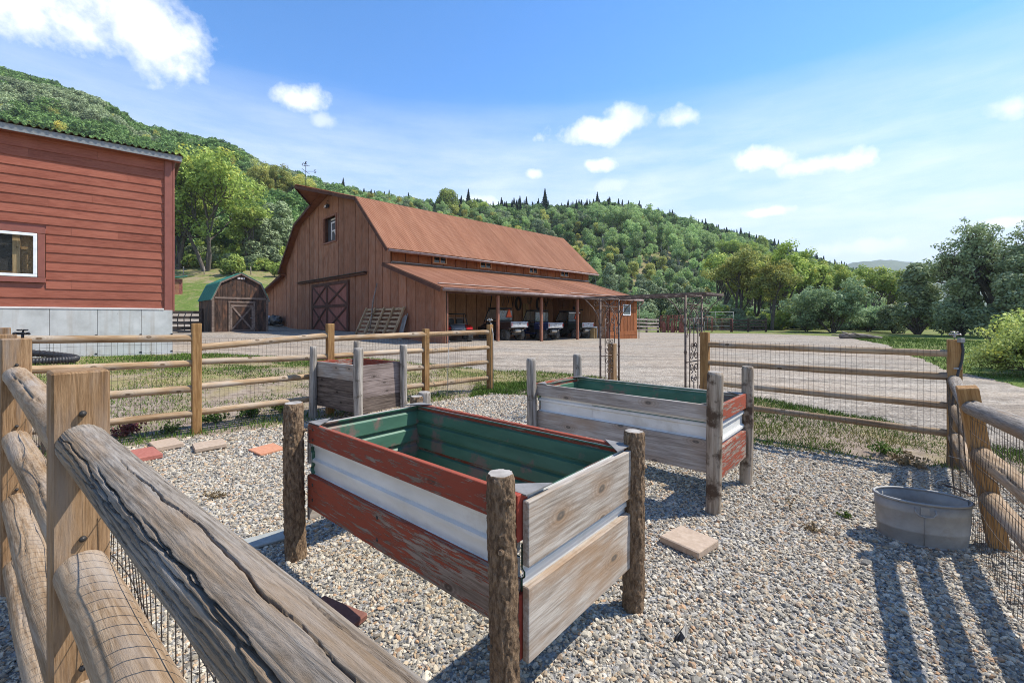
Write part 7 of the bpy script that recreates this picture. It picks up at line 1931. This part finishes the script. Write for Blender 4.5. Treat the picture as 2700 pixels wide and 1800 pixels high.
mass('hillside_woods', 'mixed aspen and dark conifer woods covering the hill beyond the barn', 3600, right_fn, [('oak_a', 5), ('juniper_a', 7), ('aspen_b', 9.5), ('spruce_b', 9), ('aspen_y', 8.5)], 3.2, 9.5, 102)
def thicket_fn(g, n):
    Y = g.uniform(62, 125, n); u = g.uniform(1660, 2720, n); x = up(u, Y); return np.stack([x, Y, g.integers(0, 3, n)], -1)
mass('riverside_thicket', 'tangled green undergrowth between the cottonwoods beyond the corral', 420, thicket_fn, [('willow', 6.5), ('juniper_b', 5), ('brush_small', 2.4)], 2.0, 4.5, 103)
def edge_fn(g, n):
    u = g.uniform(440, 800, n); Y = g.uniform(84, 100, n); return np.stack([up(u, Y), Y, g.integers(0, 3, n)], -1)
mass('meadow_thicket', 'low brush along the wire fence at the meadow top', 130, edge_fn, [('brush_small', 2.4), ('juniper_b', 5), ('brush_small', 2.4)], 1.5, 3.5, 104)

# --- far blue ridge
def ridge():
    xs = np.linspace(500, 4200, 140); ys = np.linspace(1500, 3200, 50)
    def zf(X, Y):
        t = X / Y
        top = np.interp(t, [.5, .72, .80, .86, .92, 1.02, 1.2, 1.5], [.0, .10, .128, .131, .126, .115, .09, .07])
        k = np.clip((Y - 1500) / 700, 0, 1); 
        return -4 + top * 2200 * np.sin(np.clip(k, 0, 1) * math.pi / 2) * (1 - .3 * np.clip((Y - 2200) / 1000, 0, 1)) + (fbm(X, Y, .006, 4) - .47) * 60 * k + (fbm(X, Y, .05, 14) - .47) * 14 * k
    m = surf('distant_wooded_slope', [(0.3, (0.05, 0.075, 0.035)), (0.5, (0.095, 0.125, 0.055)), (0.72, (0.17, 0.185, 0.085))], (1, 1, 1), .03, 9, .95, .6, 6, nrough=.75)
    me, _ = grid_mesh('hills', xs, ys, zf, m); tag(link('hills', me), kind='structure')
ridge()

# ------------------------------------------------------------------ grass and weeds near the garden
def blade_mat():
    m, t, p = nodes('grass_blade')
    at = t.nodes.new('ShaderNodeAttribute'); at.attribute_name = 'tone'
    c = ramp(t, at.outputs['Fac'], [(0.0, (0.05, 0.10, 0.014)), (0.3, (0.105, 0.175, 0.025)), (0.55, (0.19, 0.225, 0.05)), (0.75, (0.36, 0.29, 0.125)), (1.0, (0.47, 0.38, 0.21))])
    t.links.new(c, p.inputs['Base Color']); p.inputs['Roughness'].default_value = .7; p.inputs['Specular IOR Level'].default_value = .15
    return m
M['blade'] = blade_mat()
def grass():
    g = np.random.default_rng(202); X = []; Y = []; HT = []; TN = []
    def zone(n, x0, x1, y0, y1, h, dry, cond=None, thr=.40, seed=61):
        x = g.uniform(x0, x1, n); y = g.uniform(y0, y1, n)
        ok = (sd_poly(x, y, DRIVE) + wobble(x, y) > -.12) & (sd_poly(x, y, GRAVEL) + wobble(x, y) * .5 > -.08) & (np.abs(x) < 1.25 * y + .6)
        if cond is not None: ok &= cond(x, y)
        x, y = x[ok], y[ok]; dn = fbm(x, y, 1.3, seed); ok = dn + g.normal(0, .05, len(x)) > thr; x, y, dn = x[ok], y[ok], dn[ok]
        X.append(x); Y.append(y); HT.append(h * g.uniform(.45, 1.3, len(x)) * (.6 + .9 * (dn - .3)))
        TN.append(np.clip(dry + g.normal(0, .16, len(x)) - (fbm(x, y, .5, 62) - .47) * 1.2, 0, 1))
    zone(140000, -10, 6.5, 3.5, 14.5, .08, .36)
    zone(34000, 2.0, 7.5, 3.5, 10, .085, .40, thr=.30)
    zone(9000, -6.5, .2, 4.6, 10.3, .14, .18, lambda x, y: np.abs(sd_poly(x, y, GARDEN)) < .28, thr=.5, seed=71)
    zone(9000, -.9, .8, 9.1, 11.2, .10, .15, thr=.36)
    zone(60000, 9, 34, 7, 40, .16, .22, thr=.3)
    zone(16000, 3.0, 7.5, .2, 5.5, .10, .2, lambda x, y: sd_poly(x, y, GARDEN) > .05, thr=.36)
    zone(14000, -13, -6, 8, 14, .08, .3)
    x = np.concatenate(X); y = np.concatenate(Y); h = np.concatenate(HT); tn = np.concatenate(TN); n = len(x)
    z = terrain(x, y) - .015; a = g.uniform(0, 6.28, n); w = .0045 + .00045 * y + 0 * x; ln = g.normal(0, .45, (n, 2)) * h[:, None]
    p = np.stack([x, y, z], -1); s = np.stack([np.cos(a), np.sin(a), 0 * a], -1) * w[:, None]
    tip = p + np.stack([ln[:, 0], ln[:, 1], h], -1)
    v = np.stack([p - s, p + s, tip], 1)
    me = np_mesh('grass', v.reshape(-1, 3), np.arange(3 * n).reshape(-1, 3), M['blade'])
    at = me.attributes.new('tone', 'FLOAT', 'FACE'); at.data.foreach_set('value', tn.astype(np.float32))
    tag(link('grass', me), 'short patchy green and dry grass round the garden and drive', 'grass', kind='stuff'); print('blades', n)
grass()
M['weed'] = leaf_mat('weed_leaf', [(0, (.04, .075, .015)), (.5, (.085, .14, .028)), (1, (.16, .22, .05))], trans=.25)
M['weed_purple'] = leaf_mat('purple_weed_leaf', [(0, (.07, .02, .022)), (.5, (.19, .065, .06)), (1, (.30, .14, .10))], trans=.2)
M['weed_dry'] = leaf_mat('dry_weed', [(0, (.15, .10, .05)), (1, (.36, .28, .16))], trans=.1)
def weed(x, y, r, h, mat, label, n=260, size=.02, name='weed', stems=14):
    g = np.random.default_rng(int(abs(x) * 100 + y * 37))
    T = empty(name, (x, y, tz(x, y)), 0, label, 'weed'); m = MB(); C = []
    for k in range(stems):
        a = g.uniform(0, 6.28); q = g.uniform(.2, 1) * r; p = Vector((q * math.cos(a), q * math.sin(a), h * g.uniform(.5, 1) * (1 - .4 * q / r)))
        m.tube([(0, 0, 0), (p.x * .4, p.y * .4, p.z * .65), p], [.003, .0025, .0015], 4, False); C.append(tuple(p)); C.append(tuple(p * .65))
    m.build('stems', mat, T)
    q, tone = leaves(C, [size * 2.2] * len(C), [n / len(C)] * len(C), size, g); q[..., 2] = np.maximum(q[..., 2], .003)
    link('leaf_cluster', leaf_mesh('leaf_cluster', q, tone, mat), T)
weed(*gp(330, 1150), .24, .20, M['weed_purple'], 'purple tinged weed on the gravel beside the tan pavers', 500, .022)
weed(*gp(560, 1112), .25, .16, M['weed'], 'low green weed right of the first tall fence post', 420, .024)
weed(*gp(660, 1098), .34, .18, M['weed'], 'wide green weed patch under the lowest fence rail', 700, .024, stems=22)
weed(*gp(745, 1084), .28, .17, M['weed'], 'green weed clump beside the brown square planter', 600, .024, stems=18)
weed(*gp(455, 1140), .16, .14, M['weed'], 'small green weed at the foot of the shaded soil', 200, .02)
weed(*gp(2083, 1345), .06, .15, M['weed_dry'], 'single dry brown stalk standing in the gravel', 30, .012, stems=3)
weed(*gp(2142, 1400), .10, .05, M['weed_dry'], 'flat dry weed tuft near the tub', 120, .012)
weed(*gp(2230, 1366), .05, .06, M['weed'], 'tiny green sprout left of the tub', 60, .014, stems=6)
weed(*gp(566, 1316), .13, .06, M['weed_dry'], 'flattened straw tuft on the gravel below the pavers', 160, .014)
weed(*gp(2400, 1228), .22, .14, M['weed_dry'], 'dry brown weed clump along the gravel edge', 300, .02)
weed(*gp(2330, 1196), .2, .13, M['weed'], 'mixed green weed under the shaded fence section', 300, .02)

# ------------------------------------------------------------------ the air
def haze():
    m = bpy.data.materials.new('thin_haze'); m.use_nodes = True; t = m.node_tree; t.nodes.clear()
    o = t.nodes.new('ShaderNodeOutputMaterial'); v = t.nodes.new('ShaderNodeVolumePrincipled')
    v.inputs['Color'].default_value = (0.80, 0.90, 1.0, 1); v.inputs['Density'].default_value = 0.00017; v.inputs['Anisotropy'].default_value = 0.0
    t.links.new(v.outputs[0], o.inputs['Volume'])
    b = MB(); b.box((0, 1850, 146), (9400, 5100, 300)); ob = b.build('haze', m); tag(ob, 'thin blue air fading the far ridge', 'haze', kind='stuff')
haze()
